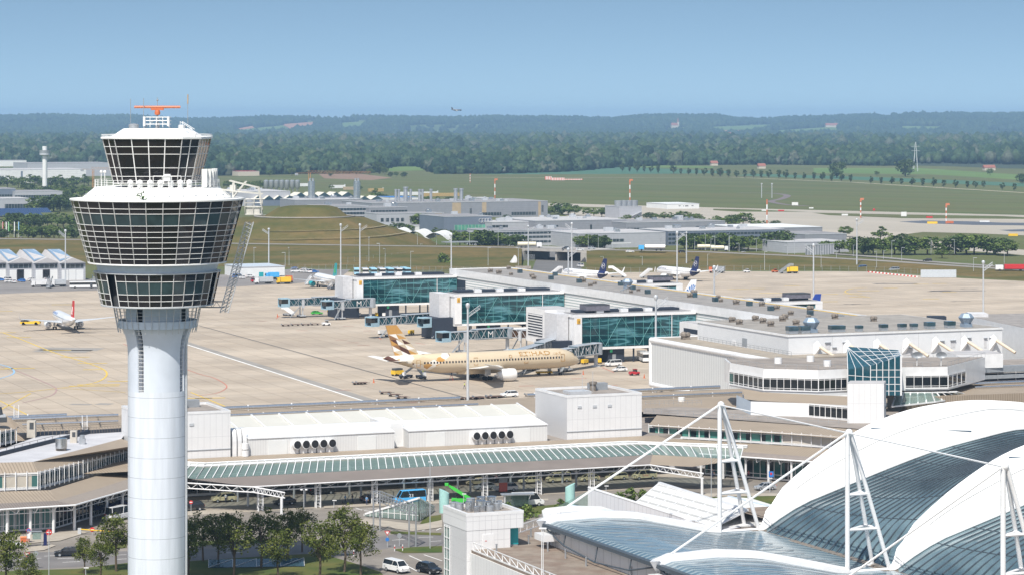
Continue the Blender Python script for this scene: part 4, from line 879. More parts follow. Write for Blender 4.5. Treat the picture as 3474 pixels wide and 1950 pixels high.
YC = [M1(*p) for p in ((30, 600), (180, 655), (480, 775), (780, 870), (925, 928), (950, 980), (885, 1030), (770, 1060), (640, 1080), (250, 1125), (-40, 1145))]
ribbon('yellow_line', curve(YC), .55, .055, YL)
ribbon('red_line', curve([M1(*p) for p in ((1100, 700), (1700, 940), (1900, 1000), (2010, 1060), (2010, 1100), (1920, 1140), (1750, 1160))]), .35, .06, RL)
ribbon('red_line', curve([M1(*p) for p in ((130, 930), (300, 1000), (470, 1075), (502, 1115), (440, 1165), (200, 1225))]), .35, .06, mat('violet_marking', (.36, .22, .22), .7))
ribbon('blue_line', curve([M1(*p) for p in ((-40, 872), (80, 905), (125, 940), (100, 975), (-40, 1018))]), .6, .06, BLL)
for a, b in (((-40, 1185), (280, 1350)), ((275, 1140), (-40, 1310)), ((1120, 1130), (560, 1095))): ribbon('yellow_line', [gp(*M1(*a)), gp(*M1(*b))], .4, .055, YL)
for a, b in (((1700, 1130), (2080, 1285)),): ribbon('yellow_line', [gp(*M1(*a)), gp(*M1(*b))], .5, .055, YL)
for x, y, l in ((40, 598, 8), (170, 640, 8), (510, 757, 9), (670, 817, 9), (825, 872, 9), (175, 917, 9), (30, 922, 8), (830, 928, 6), (840, 1074, 14), (880, 1062, 12), (1085, 1032, 8), (1760, 1183, 8), (1875, 1181, 8), (20, 408, 8), (560, 350, 9)):
 X, Y = gp(*M1(x, y)); ribbon('yellow_bar', [(X-l*.5, Y-.4), (X+l*.5, Y+.4)], 1.3, .06, YL)
for x, y, l in ((250, 195, 14), (515, 226, 14), (195, 256, 14), (1310, 207, 14), (1180, 230, 12), (1230, 257, 12), (1000, 235, 10), (1820, 273, 10), (690, 168, 10), (1740, 155, 10), (1890, 150, 10), (1970, 217, 9), (1000, 295, 9), (1490, 185, 9), (410, 190, 9)):
 X, Y = gp(*M4(x, y)); ribbon('yellow_bar', [(X-l*.35, Y-.6), (X+l*.35, Y+.6)], 1.4, .06, YL)
ribbon('yellow_line', curve([M4(*p) for p in ((1300, 180), (1180, 190), (1120, 212), (1150, 230), (1230, 245), (1330, 262))]), .5, .055, YL)
for x, y, l, w_ in ((1530, 150, 20, 5), (2040, 207, 24, 4), (1890, 212, 10, 3), (2060, 293, 8, 2), (1250, 317, 8, 1.5), (1180, 315, 7, 1.5), (2130, 190, 8, 2)):
 X, Y = gp(*M4(x, y)); ribbon('oil_stain', [(X-l*.5, Y-1), (X-l*.2, Y+1), (X+l*.1, Y), (X+l*.5, Y+.6)], w_, .05, mat('oil_stain', (.13, .115, .105), .8, var=.3, scale=.3))
for x, y in ((940, 795), (1040, 820), (1140, 842), (590, 712), (230, 628), (1000, 672), (1190, 714), (955, 1243), (1400, 1345), (1250, 1345), (1550, 1350), (1620, 1345)):
 X, Y = gp(*M2(x, y)); ribbon('red_bar', [(X-2, Y-.4), (X+2, Y+.4)], .5, .06, RL)
for x, y in ((960, 1140), (490, 1205), (1235, 1203), (1600, 820)):
 X, Y = gp(*M3(x, y)); ribbon('red_bar', [(X-2.2, Y-.4), (X+2.2, Y+.4)], .7, .06, RL)
for a, b in (((1165, 1040), (1270, 1085)),): ribbon('red_line', [gp(*M3(*a)), gp(*M3(*b))], .35, .06, RL)
for a, b in (((1240, 610), (1310, 640)), ((1600, 820), (1690, 835)), ((1270, 772), (1300, 792)), ((360, 605), (390, 580))): ribbon('red_line', [gp(*M2(*a)), gp(*M2(*b))], .4, .06, RL)
for x, y, l, w_ in ((620, 745, 26, 3.5), (560, 762, 22, 3), (1380, 975, 14, 2), (930, 1235, 5, 1.4), (720, 1238, 7, 1)):
 X, Y = gp(*M1(x, y)); ribbon('worn_patch', [(X-l*.4, Y+w_*.4), (X+l*.4, Y-w_*.4)], w_*3, .04, PATCH)
# ---------------------------------------------------------------- fences
def fence(label, pts, hgt, step, m=MGREY):
 t = thing('security_fence', label, 'fence', (*pts[0], 0)); mb = MB(o=(*pts[0], 0)); pm = MB(o=(0, 0, 0)).tube((0, 0, 0), (0, 0, hgt), .07, 5).build('post', m, t); first = True
 tot = 0
 for a, b in zip(pts, pts[1:]):
  a, b = Vector((*a, 0)), Vector((*b, 0)); L = (b-a).length; n = max(1, int(L/step))
  for i in range(n):
   p = a.lerp(b, i/n)
   if first: first = False; continue
   c = pm.copy(); C.objects.link(c); c.parent = t; c.location = p-Vector((*pts[0], 0))
  for z in (.3, hgt*.5, hgt*.97): mb.tube(a+Vector((0, 0, z)), b+Vector((0, 0, z)), .03, 4)
 mb.build('wire', m, t)
fence('long grey wire security fence along the foot of the left grass bank', [gp(800, 915), gp(1200, 919), gp(1500, 926), gp(1790, 928)], 3.0, 3.4)
fence('long grey wire security fence below the road at the right', [gp(1990, 930), gp(2200, 928), gp(2400, 922), gp(2700, 920), gp(3000, 926), gp(3230, 940)], 3.0, 4.2)
fence('low roadside fence across the middle of the left grass bank', [gp(1180, 883, 3), gp(1350, 868, 3), gp(1560, 853, 3)], 4.6, 6)
# ---------------------------------------------------------------- light masts
def make_mast():
 t = thing('light_mast', 'mast', 'light mast'); MB().tube((0, 0, 0), (0, 0, 25.2), .42, 12, .27).build('pole', LGREY, t, True)
 MB().lathe([(.3, 24.6), (.62, 25.2), (.66, 25.7), (.45, 26.0), (.01, 26.1)], 14).build('lamp_head', LGREY, t, True)
 mb = MB()
 for y in (-.45, .45):
  for z in (0, .9): mb.tube((.2, y, 22.4+z), (3.6, y, 24.6+z), .07, 4)
 for i in range(5):
  x = .4+i*.7; z = 22.5+i*.45; mb.tube((x, -.45, z), (x+.6, .45, z+.9), .05, 4); mb.tube((x, .45, z+.9), (x, -.45, z+.9), .05, 4); mb.tube((x, .45, z), (x, .45, z+.9), .05, 4)
 mb.build('lattice_arm', LGREY, t); return t
masts = [(912, 928, 774, 'slim grey light mast at the white shed left of the piers'), (1156, 955, 759, 'light mast behind the far glass pier, left of the taller round headed one'), (1221, 950, 759, 'round headed light mast standing beside the teal aircraft tail'), (1531, 985, 793, 'light mast rising behind the roof of the far glass pier'),
   (1587, 1364, 1027, 'tall light mast in front of the golden airliner tail'), (1928, 1076, 841, 'light mast behind the near glass pier roof'), (1940, 944, 755, 'light mast left of the dark blue tailed airliner under the bridge'), (1792, 911, 765, 'thin light mast beside the dish shaped cone'), (2297, 996, 785, 'light mast at the right end of the far right glass pier'),
   (2329, 907, 787, 'light mast behind the right white airliner with dark blue tail'), (2423, 1166, 901, 'light mast standing at the corner of the big white hall'), (2225, 1335, 1000, 'tall light mast in front of the white rounded hall'), (2760, 1060, 827, 'light mast beside the blue and red tail fin'), (2907, 911, 742, 'light mast at the red and white barriers'), (3336, 1138, 884, 'light mast near the right edge of the photo'), (222, 972, 779, 'light mast in front of the cargo hangars left of the control tower')]
for i, (px, yb, yt, lb) in enumerate(masts):
 x, y = gp(px, yb); h = zat(yt, y); place('mast', make_mast, (x, y, 0), 0 if i % 3 else math.pi*.9, lb, 'tall apron light masts', (.9, .9, h/26.05))
# street lamps
def make_lamp():
 t = thing('street_lamp', 'l', 'street lamp'); MB().tube((0, 0, 0), (0, 0, 8), .09, 6, .06).build('pole', LGREY, t); MB().box(-.1, 1.3, -.17, .17, 7.9, 8.08).build('lamp_head', LGREY, t); return t
for i, (x, y, h) in enumerate([Z2(x, y)+(h/2.629,) for x, y, h in ((92, 1260, 150), (162, 1440, 160), (430, 1260, 160), (440, 1450, 125), (475, 1440, 160), (637, 1275, 175), (910, 1270, 165), (1132, 1280, 175), (1187, 1410, 220), (1283, 1420, 175), (1332, 1450, 160), (1385, 1275, 110), (1560, 1460, 145), (1620, 1290, 130), (1648, 1330, 80), (1790, 1290, 110), (2085, 1300, 160), (2250, 1440, 160), (2340, 1290, 150))]+[Z3(x, y)+(h/2.629,) for x, y, h in ((147, 1440, 160), (237, 1285, 150), (417, 1440, 160), (683, 1290, 140), (1040, 1290, 140), (1130, 1290, 120), (1175, 1430, 70), (1258, 1300, 130), (1315, 1310, 150), (1522, 1440, 80), (1690, 1310, 120), (1990, 1320, 135), (2085, 1310, 150), (2105, 1440, 100), (2170, 1310, 120), (2300, 1330, 150))]+[Z4(x, y)+(h/2.3985,) for x, y, h in ((28, 1195, 95), (60, 1195, 115), (175, 1210, 150), (258, 1240, 105), (398, 1200, 100), (465, 1350, 150), (650, 1270, 120), (708, 1230, 120), (925, 1330, 130), (1050, 1290, 115), (1187, 1240, 90), (1377, 1330, 130), (1433, 1280, 85), (1500, 1250, 135), (1580, 1280, 110), (1820, 1220, 120), (2010, 1220, 115), (2165, 1360, 110), (2415, 1320, 100))]):
 X, Y = gp(x, y, 2); hh = h*Y/F; place('lamp', make_lamp, (X, Y, 1.5), hsh(i)*6, 'slim street lamp along the roads behind the apron', 'street lamps along the roads behind the apron', (1.3, 1.3, hh/8))
# obstruction masts, windsocks and small airfield furniture
MORANGE = mat('faded_orange', (.50, .17, .08), .6, var=.1)
def rwmast(px, yt, yb, label, top=True, z=0):
 x, y = gp(px, yb, z); h = zat(yt, y)-z; t = thing('obstruction_mast', label, 'mast', (x, y, z)); n = 7
 for i in range(n): MB().tube((0, 0, h*i/n), (0, 0, h*(i+1)/n), .5, 6).build('mast_section', MORANGE if i % 2 == 0 else WHITE, t)
 if top: MB().box(-.4, 2.4, -.5, .5, h, h+1.4).box(-.6, .6, -.6, .6, h-1.2, h).build('head', MORANGE, t)
for a in ((1679, 612, 700, 'red and white mast with orange head rising behind the factory hall roof'), (2137, 614, 712, 'red and white mast with orange head behind the cooling plant'), (2920, 679, 740, 'red and white mast on the thin grass island by the taxiway'), (3210, 697, 760, 'red and white mast on the dark asphalt island at right')): rwmast(*a)
rwmast(2602, 677, 800, 'tall red and white mast behind the white roofed warehouse', False); rwmast(1595, 590, 620, 'small pale banded mast alone on the meadow', False)
def pbox(name, label, cat, px, py, w, d, h, m, rz=0, group=None, m2=None, z=0):
 x, y = gp(px, py, z); t = thing(name, label, cat, (x, y, z), rz, group); MB().box(-w/2, w/2, -d/2, d/2, .15*h, h).build('panel', m, t); mb = MB(); [mb.tube((a, 0, 0), (a, 0, h*.3), .1, 5) for a in (-w*.35, w*.35)]; mb.build('post', m2 or LGREY, t); return t
RWSTRIPE = seams('red_white_stripe', (.75, .72, .70), (.60, .12, .07), 2.0, 0, 1.0, .6, .03)
pbox('landing_aid_cabin', 'red and white checked cabin at the left of the landing aid row on the meadow', 'cabin', 1860, 612, 8, 4, 4.5, RWSTRIPE)
pbox('landing_aid', 'red and white striped panel row of the landing aid on the meadow', 'panel', 1892, 614, 17, 1, 3.6, RWSTRIPE); pbox('landing_aid', 'low red and white barrier stretching right of the landing aid on the meadow', 'panel', 1935, 612, 30, 1, 1.6, RWSTRIPE)
for i, (px, py, w, h, m, lb) in enumerate(((2697, 699, 9, 5, WHITE, 'white and red taxiway sign left of the path on the grass'), (3066, 737, 7, 6.5, WHITE, 'white double sign board on the thin grass island'), (2752, 709, 6, 2, WHITE, 'low white sign at the grass edge'), (2650, 718, 8, 2, RED, 'low red sign on the grass island'), (2594, 717, 8, 2, WHITE, 'low white sign left of the low red sign'), (3153, 741, 8, 2.4, RED, 'red sign at the far taxiway'), (2866, 733, 8, 2.4, WHITE, 'white marker at the left tip of the grass island'), (3340, 755, 12, 2, WHITE, 'red and white marker on the asphalt island edge'), (3163, 761, 12, 3, YELLOW, 'yellow sign on the dark asphalt island'), (3222, 760, 9, 3.4, ORANGE, 'orange generator beside the mast on the asphalt island'), (3437, 803, 10, 3, YELLOW, 'yellow sign on the grass wedge at right'), (2965, 716, 3, 3, RED, 'small red box at the meadow edge'), (2360, 757, 7, 3, RED, 'small red marker beside the taxiway near the white hangar'))):
 pbox('taxiway_sign', lb, 'sign', px, py, w*.6, .8, h*.6, m)
for i, px in enumerate((2584, 2619)):
 x, y = gp(px, 672); t = thing('goal_post', ('left' if i == 0 else 'right')+' of two pale posts on the far meadow', 'post', (x, y, 0)); MB().tube((0, 0, 0), (0, 0, 14), .35, 5).box(-.8, .8, -.3, .3, 13, 14).build('post', LGREY, t)
x, y = gp(3106, 582); t = thing('power_pylon', 'tiny grey lattice power pylon at the wood edge', 'pylon', (x, y, 0)); h = 42
mb = MB(); [mb.tube((a*3, b*3, 0), (a*.4, b*.4, h), .35, 4) for a in (-1, 1) for b in (-1, 1)]; [mb.tube((-6, 0, z), (6, 0, z), .3, 4) for z in (h*.7, h*.85)]; mb.build('lattice', LGREY, t)
for px, py, w, lb, rf in ((2422, 563, 11, 'low house with orange roof at the wood edge left', REDROOF), (2583, 573, 11, 'house with red tiled roof behind the avenue trees', REDROOF), (3355, 579, 17, 'brown roofed barn at the wood edge at right', REDROOF)):
 house(px, py, w, 9, 4, lb, rz=.2, roofh=4, roof=rf, base=(*gp(px, py), 0), cat='house')
# ---------------------------------------------------------------- aircraft
def win_rows(m, z0, x0, x1, per=.62, hgt=.42, col=(.015, .015, .02)):
 nt = m.node_tree; N = nt.nodes; L = nt.links; b = N['Principled BSDF']; bc = b.inputs['Base Color']
 tc = N.new('ShaderNodeTexCoord'); sp = N.new('ShaderNodeSeparateXYZ'); L.new(tc.outputs['Object'], sp.inputs[0])
 def op(o, a, bb=None):
  n = N.new('ShaderNodeMath'); n.operation = o; L.new(a, n.inputs[0])
  if bb is not None:
   if isinstance(bb, (int, float)): n.inputs[1].default_value = bb
   else: L.new(bb, n.inputs[1])
  return n.outputs[0]
 f = op('LESS_THAN', op('FRACT', op('DIVIDE', sp.outputs[0], per)), .5)
 z = op('LESS_THAN', op('ABSOLUTE', op('SUBTRACT', sp.outputs[2], z0)), hgt/2)
 xr = op('MULTIPLY', op('GREATER_THAN', sp.outputs[0], x0), op('LESS_THAN', sp.outputs[0], x1)); k = op('MULTIPLY', op('MULTIPLY', f, z), xr)
 mx = N.new('ShaderNodeMix'); mx.data_type = 'RGBA'; L.new(k, mx.inputs['Factor'])
 if bc.links: L.new(bc.links[0].from_socket, mx.inputs['A'])
 else: mx.inputs['A'].default_value = bc.default_value
 mx.inputs['B'].default_value = (*col, 1); L.new(mx.outputs['Result'], bc); return m
def fus_ring(x, zc, rz_, ry, n=20): return [(x, ry*math.sin(2*math.pi*j/n), zc-rz_*math.cos(2*math.pi*j/n)) for j in range(n)]
def slab_wing(mb, P, k=None):
 """lofted aerofoil: stations (x_le, y, z, chord, thick)"""
 rings = []
 for x, y, z, c, t in P: rings.append([(x, y, z), (x-.12*c, y, z+t*.5), (x-.45*c, y, z+t*.5), (x-c, y, z+.02), (x-.45*c, y, z-t*.45), (x-.12*c, y, z-t*.45)])
 return mb.loft(rings, k=k)
def aircraft(label, L, r, span, zc, pos, hdg, body, wingm, finm, engm, eng=(6.0, 1.2, 5.75, 2), wing=None, finh=6.2, tail=(6.2,), gear=True, mainx=None, stabm=None, nose_cut=None, name='airliner', sink=0, z=0, group=None, belly=None):
 """x forward, origin on the ground under the main gear"""
 t = thing(name, label, 'aircraft', (*pos, z), hdg, group); D = 2*r; xm = mainx if mainx is not None else L*.51; nx = xm; tx = xm-L
 mb = MB(); rings = []
 for a, s, dz in ((0, .05, -.42), (.08, .22, -.36), (.25, .42, -.28), (.55, .65, -.16), (1.0, .85, -.06), (1.5, .96, 0), (2.1, 1, 0)): rings.append(fus_ring(nx-a*D*.72, zc+dz*r, r*s, r*s))
 for f in (.25, .4, .55, .66): rings.append(fus_ring(nx-L*f, zc, r, r))
 for f, s, dz in ((.72, .98, .02), (.80, .83, .17), (.87, .62, .36), (.93, .40, .54), (.97, .25, .66), (1.0, .10, .74)): rings.append(fus_ring(nx-L*f, zc+dz*r, r*s, r*s*.92))
 fus = mb.build('fuselage', body, t, True) if False else MB().loft(rings).build('fuselage', body, t, True)
 ck = MB()
 for s in (-1, 1):
  for a, b in ((.1, .42), (.46, .8)):
   ck.quad((nx-D*.30, s*a*r*.78, zc+.36*r), (nx-D*(.30+.13*b), s*b*r*.80, zc+.30*r), (nx-D*(.42+.10*b), s*b*r*.80, zc+.55*r), (nx-D*.44, s*a*r*.78, zc+.62*r)) if s > 0 else ck.quad((nx-D*.44, s*a*r*.78, zc+.62*r), (nx-D*(.42+.10*b), s*b*r*.80, zc+.55*r), (nx-D*(.30+.13*b), s*b*r*.80, zc+.30*r), (nx-D*.30, s*a*r*.78, zc+.36*r))
 ck.build('cockpit_window', GLASSD, t)
 MB().loft([[(x, y*w_, zc-r*.62+z_*.9) for y, z_ in ((-r, 0), (-r*.9, -r*.55), (0, -r*.62), (r*.9, -r*.55), (r, 0), (r*.6, r*.3), (-r*.6, r*.3))] for x, w_ in ((L*.12, .3), (L*.09, 1), (-L*.07, 1), (-L*.12, .3))]).build('belly_fairing', belly or body, t, True)
 h = span/2; rc = L*.165*1.05; sw = math.tan(R(28)); zw = zc-r*.62
 for s in (-1, 1):
  mb = MB(); x0 = L*.105
  ST = [(x0, s*r*.5, zw, rc*1.15, rc*.13), (x0-(h*.33-r*.5)*sw*1.08, s*h*.33, zw+h*.028, rc*.62, rc*.075), (x0-(h*.90-r*.5)*sw*1.05, s*h*.92, zw+h*.10, rc*.26, rc*.028)]
  if wing == 'raked': ST += [(x0-(h-r*.5)*sw*1.28, s*h, zw+h*.135, rc*.05, .06)]
  else: ST += [(x0-(h*.97-r*.5)*sw*1.08, s*h*.98, zw+h*.112, rc*.2, .1), (x0-(h*1.08-r*.5)*sw*1.12, s*h*1.0, zw+h*.112+2.2, rc*.09, .06)]
  wg = slab_wing(mb, ST).build('wing', wingm, t, True)
  sb = MB(); xs_ = tx+L*.085; hs = tail[0]; zs = zc+r*.35
  slab_wing(sb, [(xs_+2.2, s*r*.25, zs, hs*.62, .45), (xs_+2.2-hs*.62, s*hs, zs+hs*.1, hs*.26, .12)]); sb.build('stabilizer', stabm or wingm, t, True)
  el, er, ey, n_ = eng; ex = x0-(ey-r*.5)*sw*.9; ez = zw-er*.78
  e = MB().lathe([(er*.86, -el*.02), (er*.97, 0), (er*1.04, .25), (er*1.08, el*.35), (er*1.0, el*.62), (er*.80, el*.78), (er*.66, el*.78), (er*.5, el*.98), (er*.18, el), (er*.12, el*1.15)], 20)
  e.v = [(ex+el*.62-zv, s*ey+xv, ez+yv) for xv, yv, zv in e.v]; en = e.build('engine', engm, t, True)
  f = MB().lathe([(.01, .5), (er*.2, .9), (er*.86, 1.0), (er*.86, .0)], 20); f.v = [(ex+el*.62-zv, s*ey+xv, ez+yv) for xv, yv, zv in f.v]; f.build('fan', DGREY, en, True)
  MB().ext([(ex-el*.25, ez+er*.9), (ex+el*.35, ez+er*.95), (ex-.2, zw+.5), (ex-el*.5, zw+.3)], 'y', s*ey-.14, s*ey+.14).build('pylon', wingm, en)
  if gear:
   gy = s*L*.068 if L > 50 else s*3.8; g_ = MB().tube((0, gy, zw), (0, gy, .7), .22, 8); go = g_.build('landing_gear', LGREY, t, True); wb = MB()
   for dx in ((-.75, .75) if L > 50 else (0,)):
    for dy in (-.5, .5): wb.tube((dx, gy+dy-.2, .62), (dx, gy+dy+.2, .62), .62, 14)
   wb.build('wheel', BLACK, go, True)
   MB().box(-.9, .9, gy+.3*s, gy+.4*s, 1.5, zw-.2).build('gear_door', wingm, go)
 if gear:
  gx = nx-L*.10; go = MB().tube((gx, 0, zc-r), (gx, 0, .5), .16, 8).build('landing_gear', LGREY, t, True); MB().tube((gx, -.45, .42), (gx, -.15, .42), .42, 12).tube((gx, .15, .42), (gx, .45, .42), .42, 12).build('wheel', BLACK, go, True)
 zt = zc+r*.75; c0 = finh*1.02
 rt_ = tx+L*.062; sw_ = .34 if L > 50 else .16; FP = [(rt_+finh*.92, zt), (rt_+finh*.80, zt+.5), (rt_-finh*sw_+finh*.36, zt+finh), (rt_-finh*sw_, zt+finh), (rt_, zt-.2)]
 fin = finm(t, FP, zt, finh) if callable(finm) else MB().ext(FP, 'y', -.22, .22).build('fin', finm, t)
 return t, fin, FP
def fin_side(FP, f, s, off=.25):
 """map (a along chord 0..1 from trailing to leading edge, b 0..1 up) to the side of the fin"""
 a, b = f; te = Vector(FP[4]).lerp(Vector(FP[3]), b); le = Vector(FP[1]).lerp(Vector(FP[2]), b); p = te.lerp(le, a); return (p.x, s*off, p.y)
AW = lambda n: mat(n, (.80, .80, .80), .28, var=.02, coat=.4)
WINGM = mat('wing_grey', (.52, .54, .56), .4, var=.06); WINGW = mat('wing_white', (.74, .74, .73), .35, var=.04)
# golden wide body
EB = mat('gold_cream_fuselage', (.55, .455, .32), .36, var=.04, scale=.2, coat=.4)
nt = EB.node_tree; N = nt.nodes; Lk = nt.links; b = N['Principled BSDF']; src = b.inputs['Base Color'].links[0].from_socket
tc = N.new('ShaderNodeTexCoord'); vo = N.new('ShaderNodeTexVoronoi'); vo.inputs['Scale'].default_value = .36; vo.distance = 'MANHATTAN'; mp_ = N.new('ShaderNodeMapping'); mp_.inputs['Scale'].default_value = (.75, .9, 1.5); Lk.new(tc.outputs['Object'], mp_.inputs[0]); Lk.new(mp_.outputs[0], vo.inputs['Vector'])
cr = N.new('ShaderNodeValToRGB'); cr.color_ramp.interpolation = 'CONSTANT'; e = cr.color_ramp.elements
for pos_, c_ in ((0, (.10, .035, .02)), (.12, (.50, .27, .07)), (.27, (.60, .50, .34)), (.5, (.72, .68, .60)), (.7, (.30, .16, .06)), (.8, (.55, .45, .30))):
 el = e[0] if pos_ == 0 else e.new(pos_); el.color = (*c_, 1)
sc_ = N.new('ShaderNodeSeparateColor'); Lk.new(vo.outputs['Color'], sc_.inputs[0]); Lk.new(sc_.outputs[0], cr.inputs[0])
spx = N.new('ShaderNodeSeparateXYZ'); Lk.new(tc.outputs['Object'], spx.inputs[0]); ad_ = N.new('ShaderNodeMath'); ad_.operation = 'MULTIPLY_ADD'; ad_.inputs[1].default_value = -1.6; Lk.new(spx.outputs[2], ad_.inputs[0]); Lk.new(spx.outputs[0], ad_.inputs[2])
lt = N.new('ShaderNodeMath'); lt.operation = 'LESS_THAN'; lt.inputs[1].default_value = -22.5; Lk.new(ad_.outputs[0], lt.inputs[0])
mx = N.new('ShaderNodeMix'); mx.data_type = 'RGBA'; Lk.new(lt.outputs[0], mx.inputs['Factor']); Lk.new(src, mx.inputs['A']); Lk.new(cr.outputs[0], mx.inputs['B']); Lk.new(mx.outputs['Result'], b.inputs['Base Color'])
win_rows(EB, 5.55, -19, 25, .95, .60)
FINC = [mat('fin_gold', (.50, .27, .07), .35, var=.03, coat=.3), mat('fin_brown', (.085, .03, .018), .35, var=.03, coat=.3), mat('fin_beige', (.56, .47, .34), .35, var=.03, coat=.3), mat('fin_white', (.78, .75, .70), .35, var=.02, coat=.3), mat('fin_tan', (.26, .13, .05), .35, var=.03, coat=.3)]
def mosaic_fin(t, FP, zt, finh):
 mb = MB(); rows = [(0, .2), (.2, .38), (.38, .55), (.55, .72)]; seq = [0, 2, 3, 1, 0, 2, 3, 4, 1, 2, 3, 2, 0, 1, 3, 2, 1, 2, 4, 3]; q = 0
 for b0_, b1_ in rows:
  n = 3 if b0_ < .5 else 2
  for i in range(n):
   for tri in (((i/n, b0_), ((i+1)/n, b0_), (i/n, b1_)), (((i+1)/n, b0_), ((i+1)/n, b1_), (i/n, b1_))):
    for s in (-1, 1):
     P = [fin_side(FP, f, s, .24) for f in tri]; mb.add(P if s < 0 else P[::-1], [(0, 1, 2)], seq[q % len(seq)])
    q += 1
 for tri, k in ((((0, .72), (1, .72), (0, 1)), 0), (((1, .72), (1, 1), (0, 1)), 0)):
  for s in (-1, 1):
   P = [fin_side(FP, f, s, .24) for f in tri]; mb.add(P if s < 0 else P[::-1], [(0, 1, 2)], k)
 for f0, f1 in (((1, 0), (1, 1)), ((0, 1), (0, 0)), ((1, 1), (0, 1))):
  mb.quad(fin_side(FP, f0, -1, .24), fin_side(FP, f0, 1, .24), fin_side(FP, f1, 1, .24), fin_side(FP, f1, -1, .24), k=1 if f0 == (1, 0) else 0)
 return mb.build('fin', FINC, t)
HD = R(26); px0, py0 = gp(1655, 1289); EP = (px0-4.6*math.sin(HD), py0+4.6*math.cos(HD))
et, fin, FP = aircraft('large gold and cream wide body airliner with brown triangle patterned tail at the gate', 62.8, 2.95, 60, 5.1, EP, HD, EB, WINGW, mosaic_fin, mat('engine_white', (.78, .77, .75), .3, var=.02, coat=.3), eng=(5.6, 1.75, 9.9, 2), wing='raked', finh=9.2, tail=(9.6,), mainx=32.0, stabm=FINC[3], belly=mat('belly_cream', (.50, .41, .28), .35, var=.03))
GOLDT = mat('gold_lettering', (.36, .18, .03), .4, var=.02)
def on_fus(x0, z0, r, zc, s=-1, off=.05, flip=False):
 def f(tx_, ty_):
  a = (z0-zc+ty_)/r; a = max(-1.2, min(1.2, a)); return (x0+tx_ if not flip else x0-tx_, s*(r+off)*math.cos(a), zc+(r+off)*math.sin(a))
 return f
lettering('fuselage_lettering', 'ETIHAD', 2.1, on_fus(11.0, 6.45, 2.95, 5.1), GOLDT, et, 10.2)
lettering('fuselage_lettering', '\ufe95\u062f\u062d\u062a\ufefb\ufe8d', 1.5, on_fus(22.2, 6.45, 2.95, 5.1), GOLDT, et, 2.4)
for x in (24.6, 12.6, -3.5, -21.5):
 mb = MB(); pts = [on_fus(x+a, 4.4+b, 2.95 if x > -20 else 2.78, 5.1 if x > -20 else 5.35)(0, 0) for a, b in ((0, 0), (1.15, 0), (1.15, 2.1), (0, 2.1))]
 for a, b in zip(pts, pts[1:]+pts[:1]): mb.bar(a, b, .09, .09)
 mb.build('cabin_door', GOLDT, et)
mb = MB(); n = 14
for k in range(n):
 a0, a1 = 2*math.pi*k/n, 2*math.pi*(k+1)/n; f = on_fus(8.2, 6.5, 2.95, 5.1); mb.bar(f(.45*math.cos(a0), .45*math.sin(a0)), f(.45*math.cos(a1), .45*math.sin(a1)), .16, .06)
mb.build('crest', GOLDT, et)
# narrow bodies
def narrow(label, L, pos, hdg, bodyname, finm, engm, wm=WINGM, belly=None, group=None):
 bm = mat(bodyname, (.80, .80, .80), .28, var=.02, coat=.4)
 if not bm.get('w'): win_rows(bm, 4.35, -L*.34, L*.40, .9, .36); bm['w'] = 1
 return aircraft(label, L, 2.0, 34.5, 3.85, pos, hdg, bm, wm, finm, engm, belly=belly, group=group)
EW = mat('engine_white', (.7, .7, .7))
def disc_logo(fin, FP, m, bird, a=.5, b=.5, rad=1.15, ring=True):
 mb = MB(); n = 20
 for s in (-1, 1):
  c = Vector(fin_side(FP, (a, b), s, .27))
  for k in range(n):
   p, q = [c+Vector((rad*math.cos(x), 0, rad*math.sin(x))) for x in (2*math.pi*k/n, 2*math.pi*(k+1)/n)]; mb.bar(p, q, .18, .06)
  for P in bird: mb.add([tuple(c+Vector((x*rad, s*.03, z*rad))) for x, z in P], [tuple(range(len(P)))])
 mb.build('tail_emblem', m, fin)
CRANE = [((-.75, -.1), (-.1, .12), (.1, -.02), (-.1, -.12)), ((-.05, .1), (.55, .62), (.72, .52), (.15, -.05)), ((.0, .0), (.6, .3), (.7, .15), (.1, -.1)), ((-.1, -.05), (.3, -.5), (.45, -.4), (.1, .05))]
tk, fin, FP = narrow('white airliner with red tail being pushed back on the open apron', 44.5, gp(222, 1117), R(108), 'white_fuselage_long', RED, AW('engine_white_gloss'))
disc_logo(fin, FP, WHITE2, CRANE, .5, .42, 1.35)
lettering('fuselage_lettering', 'TURKISH AIRLINES', 1.3, on_fus(20, 4.75, 2.0, 3.85, 1, .05, True), BLUEP, tk, 11)
GRYB = mat('grey_floral', (.35, .38, .42), .5, var=.3, scale=.8)
mb = MB()
for k in range(7):
 f = on_fus(-3-k*.35, 3.6, 2.0, 3.85, 1, .04, True); mb.add([f(0, -1.0+.1*k), f(1.8, 1.6-.2*k), f(2.2, 1.4-.2*k), f(.4, -1.1+.1*k)], [(0, 1, 2, 3)])
mb.build('fuselage_emblem', GRYB, tk)
al, fin, FP = narrow('white airliner with teal tail and teal engines standing with stairs at the far pier', 37.6, gp(1108, 975), R(109), 'white_fuselage_a', TEAL, TEAL)
mb = MB()
for s in (-1, 1):
 c = Vector(fin_side(FP, (.45, .45), s, .27))
 for k in range(3):
  a = R(90+k*120); cc = c+Vector((.75*math.cos(a), 0, .75*math.sin(a))); mb.add([tuple(cc+Vector((.65*math.cos(x), 0, .65*math.sin(x)))) for x in [2*math.pi*i/8 for i in range(8)]], [tuple(range(8))])
mb.build('tail_emblem', GREENP, fin)
l1, fin, FP = narrow('left white airliner with dark blue tail parked below the road bridge', 37.6, (31.8+2, 1223-2), R(123), 'white_fuselage_b', NAVY, EW, WINGW); disc_logo(fin, FP, WHITE2, CRANE, .52, .45, 1.25)
